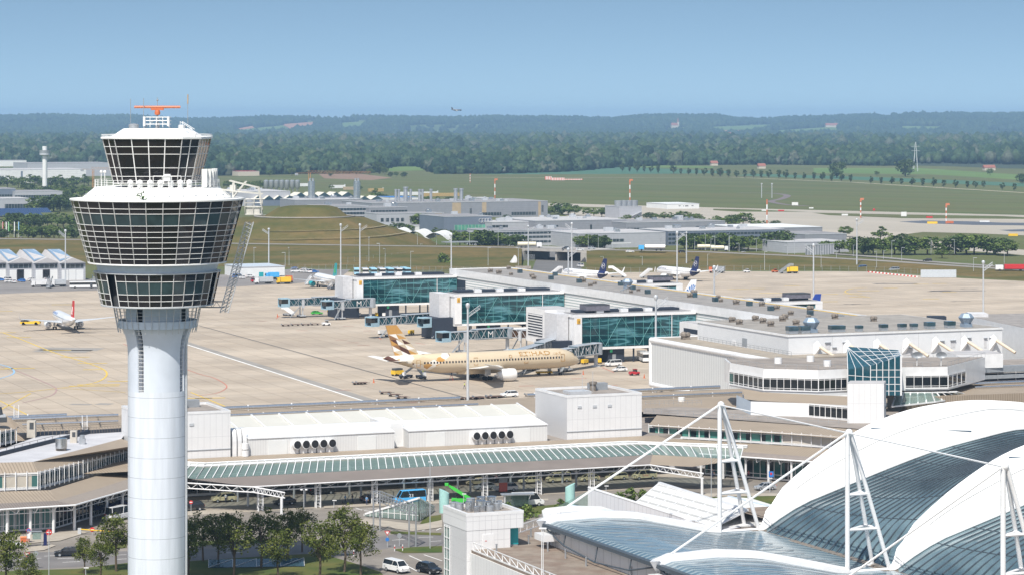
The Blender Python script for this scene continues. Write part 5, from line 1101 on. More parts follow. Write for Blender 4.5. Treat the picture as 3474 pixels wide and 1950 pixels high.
MB().loft([fus_ring(-18.5+f*6.5, 3.85+2*dz+.03, 2.03*s, 2.03*s*.93) for f, s, dz in ((.30, .50, .46), (.6, .70, .30), (1.0, .90, .10))], cap=False).build('tail_band', NAVY, l1, True)
l2, fin, FP = narrow('right white airliner with dark blue tail parked left of the orange truck', 37.6, (76+2, 1242-2), R(119), 'white_fuselage_c', NAVY, EW, WINGW); disc_logo(fin, FP, WHITE2, CRANE, .52, .45, 1.25)
MB().loft([fus_ring(-18.5+f*6.5, 3.85+2*dz+.03, 2.03*s, 2.03*s*.93) for f, s, dz in ((.30, .50, .46), (.6, .70, .30), (1.0, .90, .10))], cap=False).build('tail_band', NAVY, l2, True)
for o_ in (l2, l1): lettering('fuselage_lettering', 'Lufthansa', 1.5, on_fus(15.5, 4.7, 2.0, 3.85, 1, .05, True), NAVY, o_, 7.5)
HB = R(202.5)
def behind(label, px, py, m, bodyname):
 Y = F*(H-11.4)/(py-HY); X = (px-CX)*Y/F; d = 19.6; return narrow(label, 37.6, (X+math.cos(HB)*d, Y+math.sin(HB)*d), HB, bodyname, m, EW)
sx_, fin, FP = behind('airliner with blue rays on its white tail hidden behind the far right pier', 2382, 949, AW('fin_plain_white'), 'white_fuselage_d')
mb = MB()
for s in (-1, 1):
 c0 = (.35, .12)
 for k in range(7):
  a = R(20+k*24); d1, d2 = .22, .62; p = [(c0[0]+d*math.cos(a)*.9+w_*math.sin(a), c0[1]+d*math.sin(a)*.9-w_*math.cos(a)) for d, w_ in ((d1, .02), (d2, .07), (d2*1.05, 0), (d2, -.07), (d1, -.02))]
  if all(-.05 < q[0] < 1.0 for q in p): mb.add([fin_side(FP, q, s, .26) for q in p], [(0, 1, 2, 3, 4)])
mb.build('tail_emblem', BLUEP, fin)
dx_, fin, FP = behind('airliner of which only the blue and red tail shows behind the near right pier', 2806, 997, mat('fin_royal_blue', (.02, .06, .32), .3, var=.03), 'white_fuselage_e')
mb = MB()
for s in (-1, 1): mb.add([fin_side(FP, q, s, .26) for q in ((-.0, 0), (.45, 0), (.1, .38), (-.0, .5))], [(0, 1, 2, 3)])
mb.build('tail_emblem', RED, fin)
DKF = mat('dark_jet_paint', (.05, .06, .09), .4, var=.1)
fj = aircraft('small dark jet with landing gear down flying above the far hills', 15, .9, 14.5, 1.6, ((1548-CX)*3600/F, 3600), R(-8), DKF, WINGM, DKF, WINGM, eng=(2.2, .5, 2.2, 2), finh=3.2, tail=(2.9,), z=H+(HY-378)*3600/F, name='flying_jet')
# ---------------------------------------------------------------- piers and jet bridges
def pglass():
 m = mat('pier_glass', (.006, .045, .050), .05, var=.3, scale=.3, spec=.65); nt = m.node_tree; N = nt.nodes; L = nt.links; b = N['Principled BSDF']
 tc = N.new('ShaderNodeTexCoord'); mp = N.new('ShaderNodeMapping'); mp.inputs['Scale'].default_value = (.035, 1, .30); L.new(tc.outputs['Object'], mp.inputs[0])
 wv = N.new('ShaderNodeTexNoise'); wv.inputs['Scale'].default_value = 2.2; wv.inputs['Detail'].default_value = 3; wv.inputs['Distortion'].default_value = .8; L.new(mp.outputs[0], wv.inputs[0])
 rp = N.new('ShaderNodeValToRGB'); e = rp.color_ramp.elements; e[0].position = .42; e[0].color = (.004, .03, .036, 1); e[1].position = .50; e[1].color = (.010, .07, .078, 1); x = e.new(.56); x.color = (.10, .25, .29, 1); x = e.new(.63); x.color = (.01, .07, .08, 1)  # pale streaks in the base colour imitate reflection bands on the panes
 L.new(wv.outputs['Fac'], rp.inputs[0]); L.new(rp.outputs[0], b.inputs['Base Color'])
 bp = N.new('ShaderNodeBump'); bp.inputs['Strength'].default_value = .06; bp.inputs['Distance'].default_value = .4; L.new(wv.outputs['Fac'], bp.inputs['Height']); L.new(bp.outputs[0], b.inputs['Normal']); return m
PG = pglass(); TEALBAR = mat('teal_frame', (.10, .30, .30), .4, var=.05); CONCP = mat('pale_concrete_panel', (.56, .56, .57), .7, var=.10, scale=1.2)
NAVYB = mat('dark_blue_block', (.020, .028, .045), .6, var=.15); SIGNY = mat('gate_sign_yellow', (.65, .36, .03), .5, var=.05); SLATW = seams('white_slats', (.80, .80, .79), (.36, .42, .43), .95, 2, .33, .5, .03)
def pier(u0, v0, L, label, right=False, stub=False, num='', dep=11, z0=4.3, z1=15.1):
 t = uthing('glass_pier', label, 'glass pier', u0, v0)
 f = MB().box(0, L, 0, dep, z0, z0+.75).box(-.3, L, -.35, dep, z1-.75, z1); fr = (L-2.6, L) if right else (0, 2.6)
 f.box(fr[0], fr[1], -.3, dep, z0+.75, z1-.75); f.build('frame', WHITE2, t)
 a, b = (0, L-2.6) if right else (2.6, L)
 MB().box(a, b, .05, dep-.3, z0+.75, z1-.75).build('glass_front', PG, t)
 mb = MB(); n = int((b-a)/2.85)
 for i in range(n+1): mb.bar((a+(b-a)*i/n, 0, z0+.75), (a+(b-a)*i/n, 0, z1-.75), .10, .10)
 mb.bar((a, 0, z0+4.4), (b, 0, z0+4.4), .07, .07); mb.build('mullions', TEALBAR, t)
 if not right:
  mb = MB()
  for i in range(3):
   x = a+2+i*11.5; mb.bar((x, -.03, z1-1), (x+6, -.03, z0+1), .16, .05); mb.bar((x+11.5, -.03, z1-1), (x+6, -.03, z0+1), .16, .05)
  mb.build('braces', mat('teal_brace', (.16, .40, .40), .4, var=.05), t)
  MB().box(L*.80, L*.80+.22, -.08, 0, z0+.75, z1-.75).build('white_post', WHITE2, t)
 rf = MB().box(1, L-.5, 2, dep-1, z1, z1+.2).build('roof', ROOFG, t); MB().box(3, L*.92, dep*.42, dep*.85, z1+.2, z1+1.0).build('solar_strip', NAVYB, rf)
 for i in range(3): MB().box(L*(.22+.2*i), L*(.28+.2*i), dep*.3, dep*.5, z1+.2, z1+1.25).build('skylight', WHITE2, rf)
 mb = MB(); [mb.tube((2+i*2.4, dep-.4, z1), (2+i*2.4, dep-.4, z1+1.3), .04, 4) for i in range(int(L/2.4))]; mb.tube((2, dep-.4, z1+1.3), (L-2, dep-.4, z1+1.3), .05, 4); mb.build('roof_railing', MGREY, rf)
 px = L*.68 if right else 5.5; ph = 2.3 if right else 2.5; pl = MB().box(px, px+8, 3, 8, z1+.9, z1+ph, k=0)
 for i in range(8): pl.box(px+.1+i, px+.9+i, 2.9, 8.1, z1+ph, z1+ph+.25, k=1)
 if right or num == '3': pl.build('plant_unit', [mat('plant_mauve', (.13, .125, .15), .6, var=.2), DGREY], rf)
 if not right:
  MB().box(-4.2, -.35, 3.5, 13, 5.6, z1+.2).build('core', CONCP, t); MB().box(-7.5, 1.5, 1.2, 12, 0, 7.2).build('base_block', NAVYB, t); bb = MB().box(12, 17.5, 1.0, 10, 0, z0).build('base_block', NAVYB, t)
  MB().box(13.4, 14.6, .9, 1.0, .1, 2.6).build('door', MGREY, bb); MB().box(.9, 2.0, -.42, -.3, z1-2.7, z1-1.1).build('gate_sign', SIGNY, t)
  lettering('gate_number', num or '1', 1.0, lambda x, y: (1.15+x, -.46, z1-2.4+y), DGREY, t, .6); MB().box(12.6, 13.4, .8, 1.0, 3.2, 4.1).build('exit_sign', mat('exit_green', (.05, .50, .22), .5), t)
 for x in (L*.5, L*.72, L*.95): MB().tube((x, 1.2, 0), (x, 1.2, z0), .3, 8).tube((x, dep-1.2, 0), (x, dep-1.2, z0), .3, 8).build('column', NAVYB, t)
 mb = MB()
 if stub:
  s = uthing('link_corridor', 'white corridor with dark louvred window joining the near glass pier', 'corridor', u0-4.1, v0+13); MB().box(0, 11, 0, 15, 5.4, 15.9).build('wall', WHITE2, s)
  lv = MB().box(-.10, .1, 2, 13.2, 7.4, 14.2).build('window', NAVYB, s); mb = MB()
  for i in range(8): mb.box(-.3, -.1, 2, 13.2, 7.8+i*.85, 8.15+i*.85)
  mb.build('louvre', WHITE2, lv); MB().box(.5, 10.5, .5, 14.5, 15.9, 16.0).build('roof', ROOFL, s)
 return t
pier(329.6, 949.4, 40.6, 'far glass pier on the left with the teal tail behind it', num='1'); pier(329.3, 846.6, 40.9, 'middle glass pier between the far and near ones', num='2'); pier(328.7, 744, 41.5, 'near glass pier closest to the golden airliner', stub=True, num='3')
pier(396.2, 872, 32.4, 'far right glass pier under the white tail with blue rays', True); pier(396.2, 769, 33, 'near right glass pier beside the blue and red tail', True)
s = uthing('link_corridor', 'low white corridor with louvred window between rounded hall and near glass pier', 'corridor', 350, 700); MB().box(0, 20, -52, 14, 5.4, 14.6).build('wall', WHITE2, s); MB().box(-.12, .1, -8, 11, 7.4, 13).build('window', NAVYB, s); MB().box(-.3, -.12, -8, 11, 9, 9.6).box(-.3, -.12, -8, 11, 11, 11.6).build('louvre', WHITE2, s); MB().box(.5, 19.5, -51.5, 13.5, 14.6, 14.75).build('roof', ROOFL, s)
c = uthing('connector_building', 'long white slatted connector building with grey roof linking the glass piers', 'connector building', 370.6, 635)
CL = 322
MB().box(0, 25.4, 0, CL, 4.2, 16.9).build('wall', SLATW, c); MB().box(-.35, 0, 0, CL, 14.7, 17.3).box(25.4, 25.8, 0, CL, 15.6, 17.3).box(0, 25.4, CL, CL+.35, 14.7, 17.3).build('parapet', WHITE2, c)
rf = MB().box(.3, 25.2, 0, CL-.3, 16.9, 17.0).build('roof', mat('gravel_roof_grey', (.25, .235, .22), .9, var=.2, scale=.25), c); MB().box(23.6, 24.1, 4, CL-6, 17.0, 17.12).build('roof_edge_strip', YELLOW, rf)
MB().box(-.1, 0, CL-16, CL-4, 6.5, 13.6).build('window', NAVYB, c)
mb = MB(); [mb.box(1.5+j*20, 3+j*20, 12+i*22, 13.5+i*22, 0, 4.2) for i in range(14) for j in range(2)]; mb.build('column_row', NAVYB, c)
VENTM = mat('weathered_vent', (.22, .19, .16), .7, .2, var=.3, scale=2)
def ventilator(parent, x, y, z, s=1.0):
 mb = MB().box(x-.9*s, x+.9*s, y-.7*s, y+.7*s, z, z+.5*s).lathe([(.55*s, z+.5*s), (.85*s, z+.9*s), (.85*s, z+1.5*s), (.4*s, z+1.9*s), (.01, z+1.95*s)], 8, (x-.5*s, y)).lathe([(.5*s, z+.5*s), (.8*s, z+1.0*s), (.7*s, z+1.6*s), (.01, z+1.8*s)], 8, (x+.7*s, y+.3)); return mb.build('ventilator', VENTM, parent)
for i in range(26): ventilator(rf, 4+17*hsh('cv', i), 8+i*12+5*hsh('c', i), 17.0, .6+.35*hsh('s', i))
for i in range(14): x, y = 4+16*hsh('b', i), 15+i*21; MB().box(x, x+1.6, y, y+1.4, 17.0, 18.4).build('skylight', GLASSB, rf)
def hood(parent, x, y, z, s=1.0): return MB().box(x-1.2*s, x+1.2*s, y-1.2*s, y+1.2*s, z, z+1.0*s).lathe([(1.2*s, z+1.0*s), (2.1*s, z+2.5*s), (2.1*s, z+2.7*s), (1.3*s, z+3.7*s), (.01, z+3.7*s)], 6, (x, y)).build('exhaust_hood', mat('hood_metal', (.26, .33, .41), .55, .3, var=.1), parent)
hood(rf, 14, 190, 17.0, .9)
mb = MB(); [mb.tube((1.2+1.4*i, 168+.8*i, 17.0+.3*i), (1.2+1.4*i, 168+.8*i, 18.3+.3*i), .06, 4) for i in range(5)]; mb.bar((1, 167.5, 17.9), (7, 171, 19.4), .5, .15); mb.build('roof_stair', STEEL, rf)
# jet bridges
JBG = mat('jet_bridge_grey', (.40, .44, .48), .45, .3, var=.08); JGL = mat('jet_bridge_glass', (.02, .07, .085), .06, var=.3, spec=.7); CABB = mat('cab_blue', (.30, .44, .52), .45, var=.08)
def jetbridge(A, B, label, M=True, z0=4.2, wheels=.78, cab=True, glass=JGL, mpos=.42):
 """A: rotunda end, B: aircraft end"""
 A, B = Vector(A), Vector(B); d = A-B; L = d.length; t = thing('jet_bridge', label, 'jet bridge', (B.x, B.y, 0), math.atan2(d.y, d.x)); s = L*.5
 for k, (x0, x1, w_, h_) in enumerate(((3, s+1, 1.5, 2.9), (s, L-1, 1.7, 3.3))):
  tn = MB().box(x0, x1, -w_, w_, z0+.2*(1-k), z0+.45).box(x0, x1, -w_, w_, z0+h_-.1, z0+h_).build('tunnel_section', JBG, t); MB().box(x0+.1, x1-.1, -w_+.12, w_-.12, z0+.45, z0+h_-.1).build('window_band', glass, tn)
  mb = MB(); n = max(2, int((x1-x0)/1.6))
  for y in (-w_-.04, w_+.04):
   for i in range(n):
    xa, xb = x0+(x1-x0)*i/n, x0+(x1-x0)*(i+1)/n
    if k == 1 and y < 0 and M and abs((xa+xb)/2-(x0+(x1-x0)*mpos)) < 1.5: continue
    mb.bar((xa, y, z0+.4), (xb, y, z0+h_-.1) if i % 2 else (xa, y, z0+h_-.1), .15, .08); mb.bar((xa, y, z0+h_-.1), (xb, y, z0+.4), .15, .08)
   mb.bar((x0, y, z0+.35), (x1, y, z0+.35), .16, .14); mb.bar((x0, y, z0+h_), (x1, y, z0+h_), .16, .14)
  mb.build('truss', LGREY, tn)
  if k == 1 and M:
   xm = x0+(x1-x0)*mpos; lettering('letter', 'M', 2.9, lambda x, y: (xm-1.15+x, -w_-.12, z0+.66+y), WHITE2, tn, 2.3)
 r = MB().lathe([(1.9, z0-.2), (2.0, z0), (2.0, z0+3.2), (1.7, z0+3.4), (.01, z0+3.4)], 12, (L, 0)).build('rotunda', JBG, t); MB().tube((L, 0, 0), (L, 0, z0), .6, 10).lathe([(1.5, 0), (1.5, .4), (.6, .45)], 10, (L, 0)).build('column', LGREY, r)
 if cab:
  c_ = MB().box(-.4, 3.1, -1.9, 1.9, z0-.1, z0+.2).box(-.4, 3.1, -1.9, 1.9, z0+2.9, z0+3.3).box(2.4, 3.1, -1.9, 1.9, z0+.2, z0+2.9).box(-.4, 2.4, 1.7, 1.9, z0+.2, z0+2.9).box(-.4, 2.4, -1.9, -1.7, z0+.2, z0+1.2).build('cab', CABB, t); MB().box(-.2, 2.4, -1.75, 1.7, z0+1.2, z0+2.9).build('cab_window', GLASSD, c_)
 w = L*(1-wheels) if False else L*wheels*.34+1.5
 l_ = MB()
 for y in (-1.5, 1.5): l_.bar((w, y, .9), (w, y, z0+1.5), .35, .35)
 l_.box(w-1.2, w+1.2, -1.9, 1.9, .55, .95).box(w-.5, w+.5, -2.2, -1.65, z0-.5, z0+2.6); lo = l_.build('lift_leg', LGREY, t); wh = MB()
 for x in (-.8, .8):
  for y in (-1.5, 1.5): wh.tube((w+x, y-.25, .5), (w+x, y+.25, .5), .5, 10)
 wh.build('wheel', BLACK, lo, True); mb = MB(); mb.bar((3.2, -1.9, .4), (w-1, -1.7, z0+.2), .7, .15); mb.build('service_stair', STEEL, t); return t
jetbridge((-53.5, 1002), (-70, 990), 'white lettered jet bridge right of the pair at the far pier'); jetbridge((-64, 1014), (-87.5, 1003), 'white lettered jet bridge left of the pair at the far pier')
jetbridge((-14.5, 919), (-31, 906), 'white lettered jet bridge right of the pair above the golden tail'); jetbridge((-26, 928), (-49, 909), 'white lettered jet bridge behind the tip of the golden tail')
jetbridge((-1.5, 862), (-23, 846), 'white lettered jet bridge crossing behind the tall light mast'); jetbridge((14, 850), (-1.5, 862), 'jet bridge link with brown glazing between mast bridge and near pier', False, cab=False, glass=mat('brown_glass', (.07, .035, .015), .1, var=.2))
def epw(x, y): return (EP[0]+x*math.cos(HD)-y*math.sin(HD), EP[1]+x*math.sin(HD)+y*math.cos(HD))
jetbridge((25.5, 806), epw(25.0, 5.2), 'white lettered jet bridge docked at the nose of the golden airliner', z0=3.9); jetbridge((16, 831), epw(13.2, 5.2), 'sloping jet bridge docked behind the lettering of the golden airliner', False, z0=4.2)
# ---------------------------------------------------------------- halls beside the piers
CORR = seams('corrugated_white', (.62, .63, .62), (.47, .48, .48), 1.0, 1, .30, .5, .03)
h = uthing('rounded_hall', 'white rounded hall with ribbed side raised above the apron', 'hall', 307, 577); L = 68; zb, zt = 3.3, 16.4
MB().box(.2, 30, 0, L-.5, zb+.4, zt-.4).build('wall', CORR, h)
def rim(pts, r): return MB().path(pts, r, 10)
mb = MB(); [mb.tube(a, b, .75, 12) for a, b in (((.5, 0, zt-.6), (.5, L-.6, zt-.6)), ((.5, 0, zb+.6), (.5, L-.6, zb+.6)), ((.5, L-.6, zb+.6), (.5, L-.6, zt-.6)), ((.5, L-.6, zt-.6), (30, L-.6, zt-.6)))]
for z in (zb+.6, zt-.6): mb.ball((.5, L-.6, z), .75, 12)
mb.build('rounded_rim', WHITE2, h, True); rf = MB().box(1, 30, 0, L-1, zt-.3, zt).build('roof', mat('tan_gravel_roof', (.30, .26, .21), .9, var=.15, scale=.3), h)
for y in (5, 20, 38, 56): MB().tube((2.5, y, 0), (2.5, y, zb), .5, 8).build('column', NAVYB, h)
MB().box(8, 30, 0, L-6, 0, zb).build('undercroft', NAVYB, h); ventilator(rf, 6.5, L-9, zt, 1.1)
mb = MB(); [mb.tube((8.6, 4+i*2.2, zt), (8.6, 4+i*2.2, zt+1.1), .05, 4) for i in range(24)]; [mb.tube((8.6, 4, zt+z), (8.6, 55, zt+z), .05, 4) for z in (.6, 1.1)]; mb.build('railing', MGREY, rf)
b = uthing('baggage_hall', 'big flat white hall with slanted struts along its front and a grey roof', 'hall', 316.5, 584.3); W = 62.5; zt = 20.9
MB().box(0, W, 0, 50.5, 0, zt).build('wall', seams('white_wall_panel', (.70, .71, .72), (.52, .53, .54), 12.5, 0, .12, .5, .04), b)
MB().box(-.2, W+.2, -.2, 50.7, zt, zt+.45).build('parapet', WHITE2, b); rf = MB().box(.4, W-.4, .4, 50, zt+.4, zt+.5).build('roof', mat('gravel_roof_tan', (.27, .25, .225), .9, var=.2, scale=.3), b)
for i, x in enumerate((1.5, 5, 13.5, 15.5, 21, 28, 33.5, 37, 41.5, 47.5)):
 s = 1.0+.7*hsh('sk', i); MB().box(x, x+1.5*s, 2.2, 2.2+1.1*s, zt+.5, zt+1.3).build('skylight', STEEL, rf); MB().box(x-.05, x+1.5*s+.05, 2.1, 2.3+1.1*s, zt+1.3, zt+1.3+.9*s*.7).build('skylight_cap', GLASSB, rf)
hood(rf, 9, 4.5, zt+.5, 1.0); hood(rf, 54.5, 4.5, zt+.5, .95)
for i, (x, y) in enumerate(((4, 34), (9, 26), (12, 36), (17, 27), (20, 40), (6, 42), (37, 42), (42, 30), (14, 44), (24, 46))): ventilator(rf, x, y, zt+.5, .8)
for i in range(7):
 x = 7.6+i*8.6; br = MB().add([(x-.5, -.1, zt-2.0), (x+.6, -.1, zt-1.2), (x+1.2, -1.2, zt-2.5), (x+.2, -.1, zt-5.4), (x-.8, -.1, zt-5.4), (x+.5, -1.1, zt-3.2)], [(0, 1, 2, 5), (0, 5, 4), (1, 3, 2), (5, 2, 3, 4)]).build('bracket', WHITE2, b)
 MB().tube((x+.9, -.9, zt-2.7), (x+3.6, -5.6, zt-5.6), .42, 12).build('strut', mat('strut_cream', (.58, .49, .38), .55, var=.08), br, True)
for i, (x, z, w_, h_) in enumerate(((2.5, 15, 1, 1.2), (5, 15, 2, 2), (10.5, 18.2, 1.4, 1.6), (12.6, 16.4, 1, 2.6), (15.5, 18.2, 1.3, 1.4), (17, 16.4, 1.2, 2.4), (24.5, 16, 2, 1.6), (33, 16, 2.6, 1.8), (44, 18, 1, .7), (47, 17.5, 1.4, 1.8), (51, 17.6, 2, 2.6), (57, 17.5, .8, 2.4), (58.6, 17.5, .8, 2.4))):
 MB().box(x, x+w_, -.06, .1, z-h_/2, z+h_/2).box(x-.1, x+w_+.1, -.35, .1, z+h_/2, z+h_/2+.22, k=1).build('shutter', [CONCP, MGREY], b)
MB().box(-.1, .1, 22, 24.6, 16.8, 18.8).build('shutter', MGREY, b); MB().box(-.1, .1, 28.5, 30.2, 16.7, 17.8).build('shutter', WHITE2, b)
def wprism(name, label, cat, P, z0, z1, m, roof=None, group=None):
 """prism over world points"""
 o = P[0]; t = thing(name, label, cat, (o[0], o[1], 0), 0, group); Q = [(x-o[0], y-o[1]) for x, y in P]
 MB().prism(Q, z0, z1).build('wall', m, t)
 if roof:
  cx, cy = sum(q[0] for q in Q)/len(Q), sum(q[1] for q in Q)/len(Q); MB().prism([(cx+(x-cx)*.985, cy+(y-cy)*.985) for x, y in Q], z1+.01, z1+.10).build('roof', roof, t)
 return t, o
t, o = wprism('terminal_hall', 'white flat roofed hall cut by the right frame edge behind the big hall', 'hall', [(126.5, 747), (146, 753), (170, 700), (136, 695)], 6, 20, WHITE2, mat('gravel_roof_brown', (.26, .24, .225), .9, var=.2, scale=.3))
MB().box(1, 6, -9, -2, 20.1, 21).build('roof_unit', CONCP, t); MB().box(-9, -4, 1, 5, 15, 19.5).build('plant', NAVYB, t)
# ---------------------------------------------------------------- terminal front building
TAN = (.33, .27, .205); TANL = (.22, .175, .13)
TU = seams('tan_seamed_roof', TAN, TANL, .62, 0, .2, .6, .08, ang=-ROT, noise_scale=.25); TL = seams('tan_seamed_roof_left', TAN, TANL, .62, 0, .2, .6, .08, ang=-R(67.5), noise_scale=.25); TR = seams('tan_seamed_roof_right', TAN, TANL, .62, 0, .2, .6, .08, ang=R(22.5), noise_scale=.25)
BR = seams('brown_canopy_roof', (.215, .185, .165), (.15, .125, .11), .5, 0, .16, .7, .12, ang=-ROT, noise_scale=.3); FLATG = mat('pale_flat_roof', (.40, .40, .42), .85, var=.18, scale=.2, col2=(.50, .50, .52)); FLATB = mat('brown_flat_roof', (.25, .22, .195), .9, var=.2, scale=.25)
TG = seams('terminal_window_glass', (.03, .10, .095), (.01, .015, .02), 2.6, 0, 1.1, .08, .3, spec=.7, ang=-ROT); BEIGE = mat('beige_panel', (.50, .46, .40), .6, var=.06)
tb = thing('terminal_building', 'long terminal building with tan seamed roofs, white plant cubes and window strips', 'terminal building', (0, 0, 0))
def P3(px, py, z): x, y = gp(px, py, z); return (x, y, z)
def strip(name, r0, r1, m, parent=tb):
 mb = MB()
 for i in range(len(r0)-1): mb.quad(r0[i], r0[i+1], r1[i+1], r1[i])
 return mb.build(name, m, parent)
def winstrip(A, B, z0, z1, n, glass=TG, posts=.35, parent=tb, solid=None, base=.35):
 """window strip standing on world points A-B with white posts in front"""
 A, B = Vector((*A[:2], 0)), Vector((*B[:2], 0)); d = (B-A).normalized(); nn = Vector((d.y, -d.x, 0)); zz = lambda p, z: (p.x, p.y, z)
 g = MB().quad(zz(A, z0), zz(B, z0), zz(B, z1), zz(A, z1)).build('window_band', glass, parent); mb = MB()
 for i in range(n+1):
  p = A.lerp(B, i/n); q = p+nn*.06; mb.bar(zz(q, z0), zz(q, z1), .16, .12)
  if posts: r = p+nn*posts; mb.bar(zz(r, z0-.2), zz(r, z1+.45), .13, .13); mb.bar(zz(r, z1), zz(q, z1-.05), .1, .1)
 for z in (z0+base, z1-.35): mb.bar(zz(A+nn*.05, z), zz(B+nn*.05, z), .06, .10)
 mb.bar(zz(A+nn*.08, z1), zz(B+nn*.08, z1), .12, .3); mb.bar(zz(A+nn*.08, z0+.1), zz(B+nn*.08, z0+.1), .12, .3); mb.build('window_frame', WHITE2, g); return g
def W2(u, v, z): x, y = uv(u, v); return (x, y, z)
# body under the roofs
mb = MB(o=(0, 0, 0)); body = [uv(*p) for p in ((60, 578), (60, 512), (98, 512), (246, 512.6), (300, 512), (330, 578))]; mb.prism(body, 0, 6.6); mb.build('wall', CONCP, tb)
# centre: tan roof, louvred ridge, rear roof
ca, cb = 100, 246
strip('front_roof', [W2(ca, 503, 6.9), W2(cb, 503, 6.9)], [W2(ca, 512.8, 7.5), W2(cb, 512.8, 7.5)], TU)
strip('rear_roof', [W2(60, 545, 8.7), W2(303, 545, 8.7)], [W2(60, 578, 9.3), W2(303, 578, 9.3)], TU); MB().prism([uv(*p) for p in ((60, 578), (60, 512.8), (300, 512.8), (300, 578))], 6.6, 7.4).build('flat_roof', FLATB, tb)
for v_, r_ in ((577.5, .42), (566, .30)):
 for a, b_ in (((40, 133) if v_ > 570 else (70, 133)), (152, 226), (243, 294)):
  if b_ > a:
   mb = MB(); z_ = 9.3+(v_-578)*.018+r_+.25; mb.tube(W2(a, v_, z_), W2(b_, v_, z_), r_, 10, k=0); k = a+2
   while k < b_: mb.tube(W2(k, v_, z_-.8), W2(k, v_, z_+r_*1.35), r_*.5, 6, k=1); k += 10.3
   mb.build('roof_pipe', [CHROME, WHITE2], tb, True)
for u_ in (158, 173, 188, 203, 217, 232, 250, 275, 292): MB().tube(W2(u_, 560, 8.4), W2(u_, 560, 9.9), .8, 14).build('roof_vent', WHITE, tb, True)
LOUV = seams('louvre_sheet', (.56, .55, .50), (.42, .41, .37), .55, 1, .14, .55, .04, ang=-ROT)
strip('louvre_roof', [W2(152, 529.5, 10.6), W2(225, 529.5, 10.6)], [W2(152, 541, 12.3), W2(225, 541, 12.3)], LOUV); strip('louvre_back', [W2(152, 541, 12.3), W2(225, 541, 12.3)], [W2(152, 549, 8.5), W2(225, 549, 8.5)], WHITE)
mb = MB(); [mb.bar(W2(u_, 529.3, 10.75), W2(u_, 541, 12.45), .35, .25) for u_ in np.arange(152, 226, 6.1)]; mb.build('louvre_ribs', WHITE2, tb)
def ubox(name, label, cat, u0, u1, v0, v1, z0, z1, m, roof=None):
 t = uthing(name, label, cat, u0, v0, z0); MB().box(0, u1-u0, 0, v1-v0, 0, z1-z0).build('wall', m, t)
 if roof: MB().box(.5, u1-u0-.5, .5, v1-v0-.5, z1-z0, z1-z0+.04).build('roof', roof, t); e = MB(); w_, d_, h_ = u1-u0, v1-v0, z1-z0; e.box(-.05, .5, -.05, d_, h_, h_+.5).box(w_-.5, w_+.05, -.05, d_, h_, h_+.5).box(.5, w_-.5, -.05, .5, h_, h_+.5).box(.5, w_-.5, d_-.5, d_, h_, h_+.5).build('parapet', WHITE2, t)
 return t
CUBE = seams('white_cube_panels', (.70, .70, .70), (.52, .52, .53), 1.25, 0, .06, .5, .03, 4.6, 2); CUBEY = seams('white_ribbed_panels', (.68, .68, .67), (.52, .52, .51), .34, 0, .09, .5, .03)
for u0, u1, lb in ((133.4, 151.4, 'white panelled plant cube on the terminal roof directly behind the tower shaft'), (225, 242.5, 'white panelled plant cube right of the air handling boxes')):
 t = ubox('plant_cube', lb, 'plant room', u0, u1, 513, 530, 7, 16.3, CUBE, FLATB); rf = [o_ for o_ in bpy.data.objects if o_.parent == t and o_.name.startswith('roof')][0]
 MB().box(3, 8, 5, 9, 9.3, 10.0).build('roof_unit', LGREY, rf); MB().lathe([(.7, 9.3), (.7, 10.8), (.9, 10.8), (.9, 11.3), (.01, 11.5)], 12, (11, 11)).build('exhaust', VENTM, rf); MB().box(11, 15, 12, 14, 9.3, 10.8).build('roof_unit', MGREY, rf)
 mb = MB(); [mb.tube((a, 3+a*.4, 9.3), (a, 3+a*.4, 14), .05, 4) for a in (6, 9)]; mb.build('antenna', LGREY, rf)
 for a, z in ((2.5, 7), (6, 7), (9.5, 7)): MB().box(a, a+.9, -.12, .1, z, z+.5).build('grille', LGREY, t)
 MB().box(0, u1-u0, -.1, .1, 2.0, 2.15).build('joint', MGREY, t)
for u0, u1, v0, k in ((155.2, 186.3, 512.9, 0), (189.4, 220.5, 512.9, 1)):
 t = uthing('air_handling_box', ('left' if k == 0 else 'right')+' ribbed white air handling box with five round black intakes on the terminal roof', 'air handler', u0, v0, 7.3); w_ = u1-u0
 MB().add([(0, 0, 0), (w_, 0, 0), (w_, 9, 0), (0, 9, 0), (0, 0, 3.5), (w_, 0, 3.5), (w_, 9, 4.6), (0, 9, 4.6)], [(3, 2, 1, 0), (4, 5, 6, 7), (0, 1, 5, 4), (1, 2, 6, 5), (2, 3, 7, 6), (3, 0, 4, 7)]).build('casing', CUBEY, t)
 MB().add([(-.1, -.15, 3.5), (w_+.1, -.15, 3.5), (w_+.1, 9.1, 4.62), (-.1, 9.1, 4.62), (-.1, -.15, 3.68), (w_+.1, -.15, 3.68), (w_+.1, 9.1, 4.8), (-.1, 9.1, 4.8)], [(4, 5, 6, 7), (0, 1, 5, 4), (1, 2, 6, 5), (3, 0, 4, 7)]).build('cover', WHITE2, t)
 for i in range(5):
  x = (9.8 if k == 0 else 14.6)+i*1.86; en = MB().tube((x-.15, .2, 2.0), (x+.05, -1.25, 2.05), .90, 18).build('intake', WHITE2, t, True)
  MB().tube((x+.05, -1.23, 2.05), (x+.055, -1.28, 2.052), .78, 18).build('opening', BLACK, en); MB().box(x-1.1, x+.5, -.5, 0, .2, 1.9).build('duct', WHITE2, en)
 for a in ((3.5, 7) if k == 0 else (3, 7)): pass
 MB().box(4, 8, -.08, .05, .1, 3.0).build('door', INDW, t); MB().box(w_-8, w_-4, -.08, .05, .1, 3.0).build('door', INDW, t)
t = ubox('air_handling_link', 'plain white link box between the two air handling boxes', 'air handler', 186.3, 189.4, 516, 528, 7.3, 12.2, WHITE)
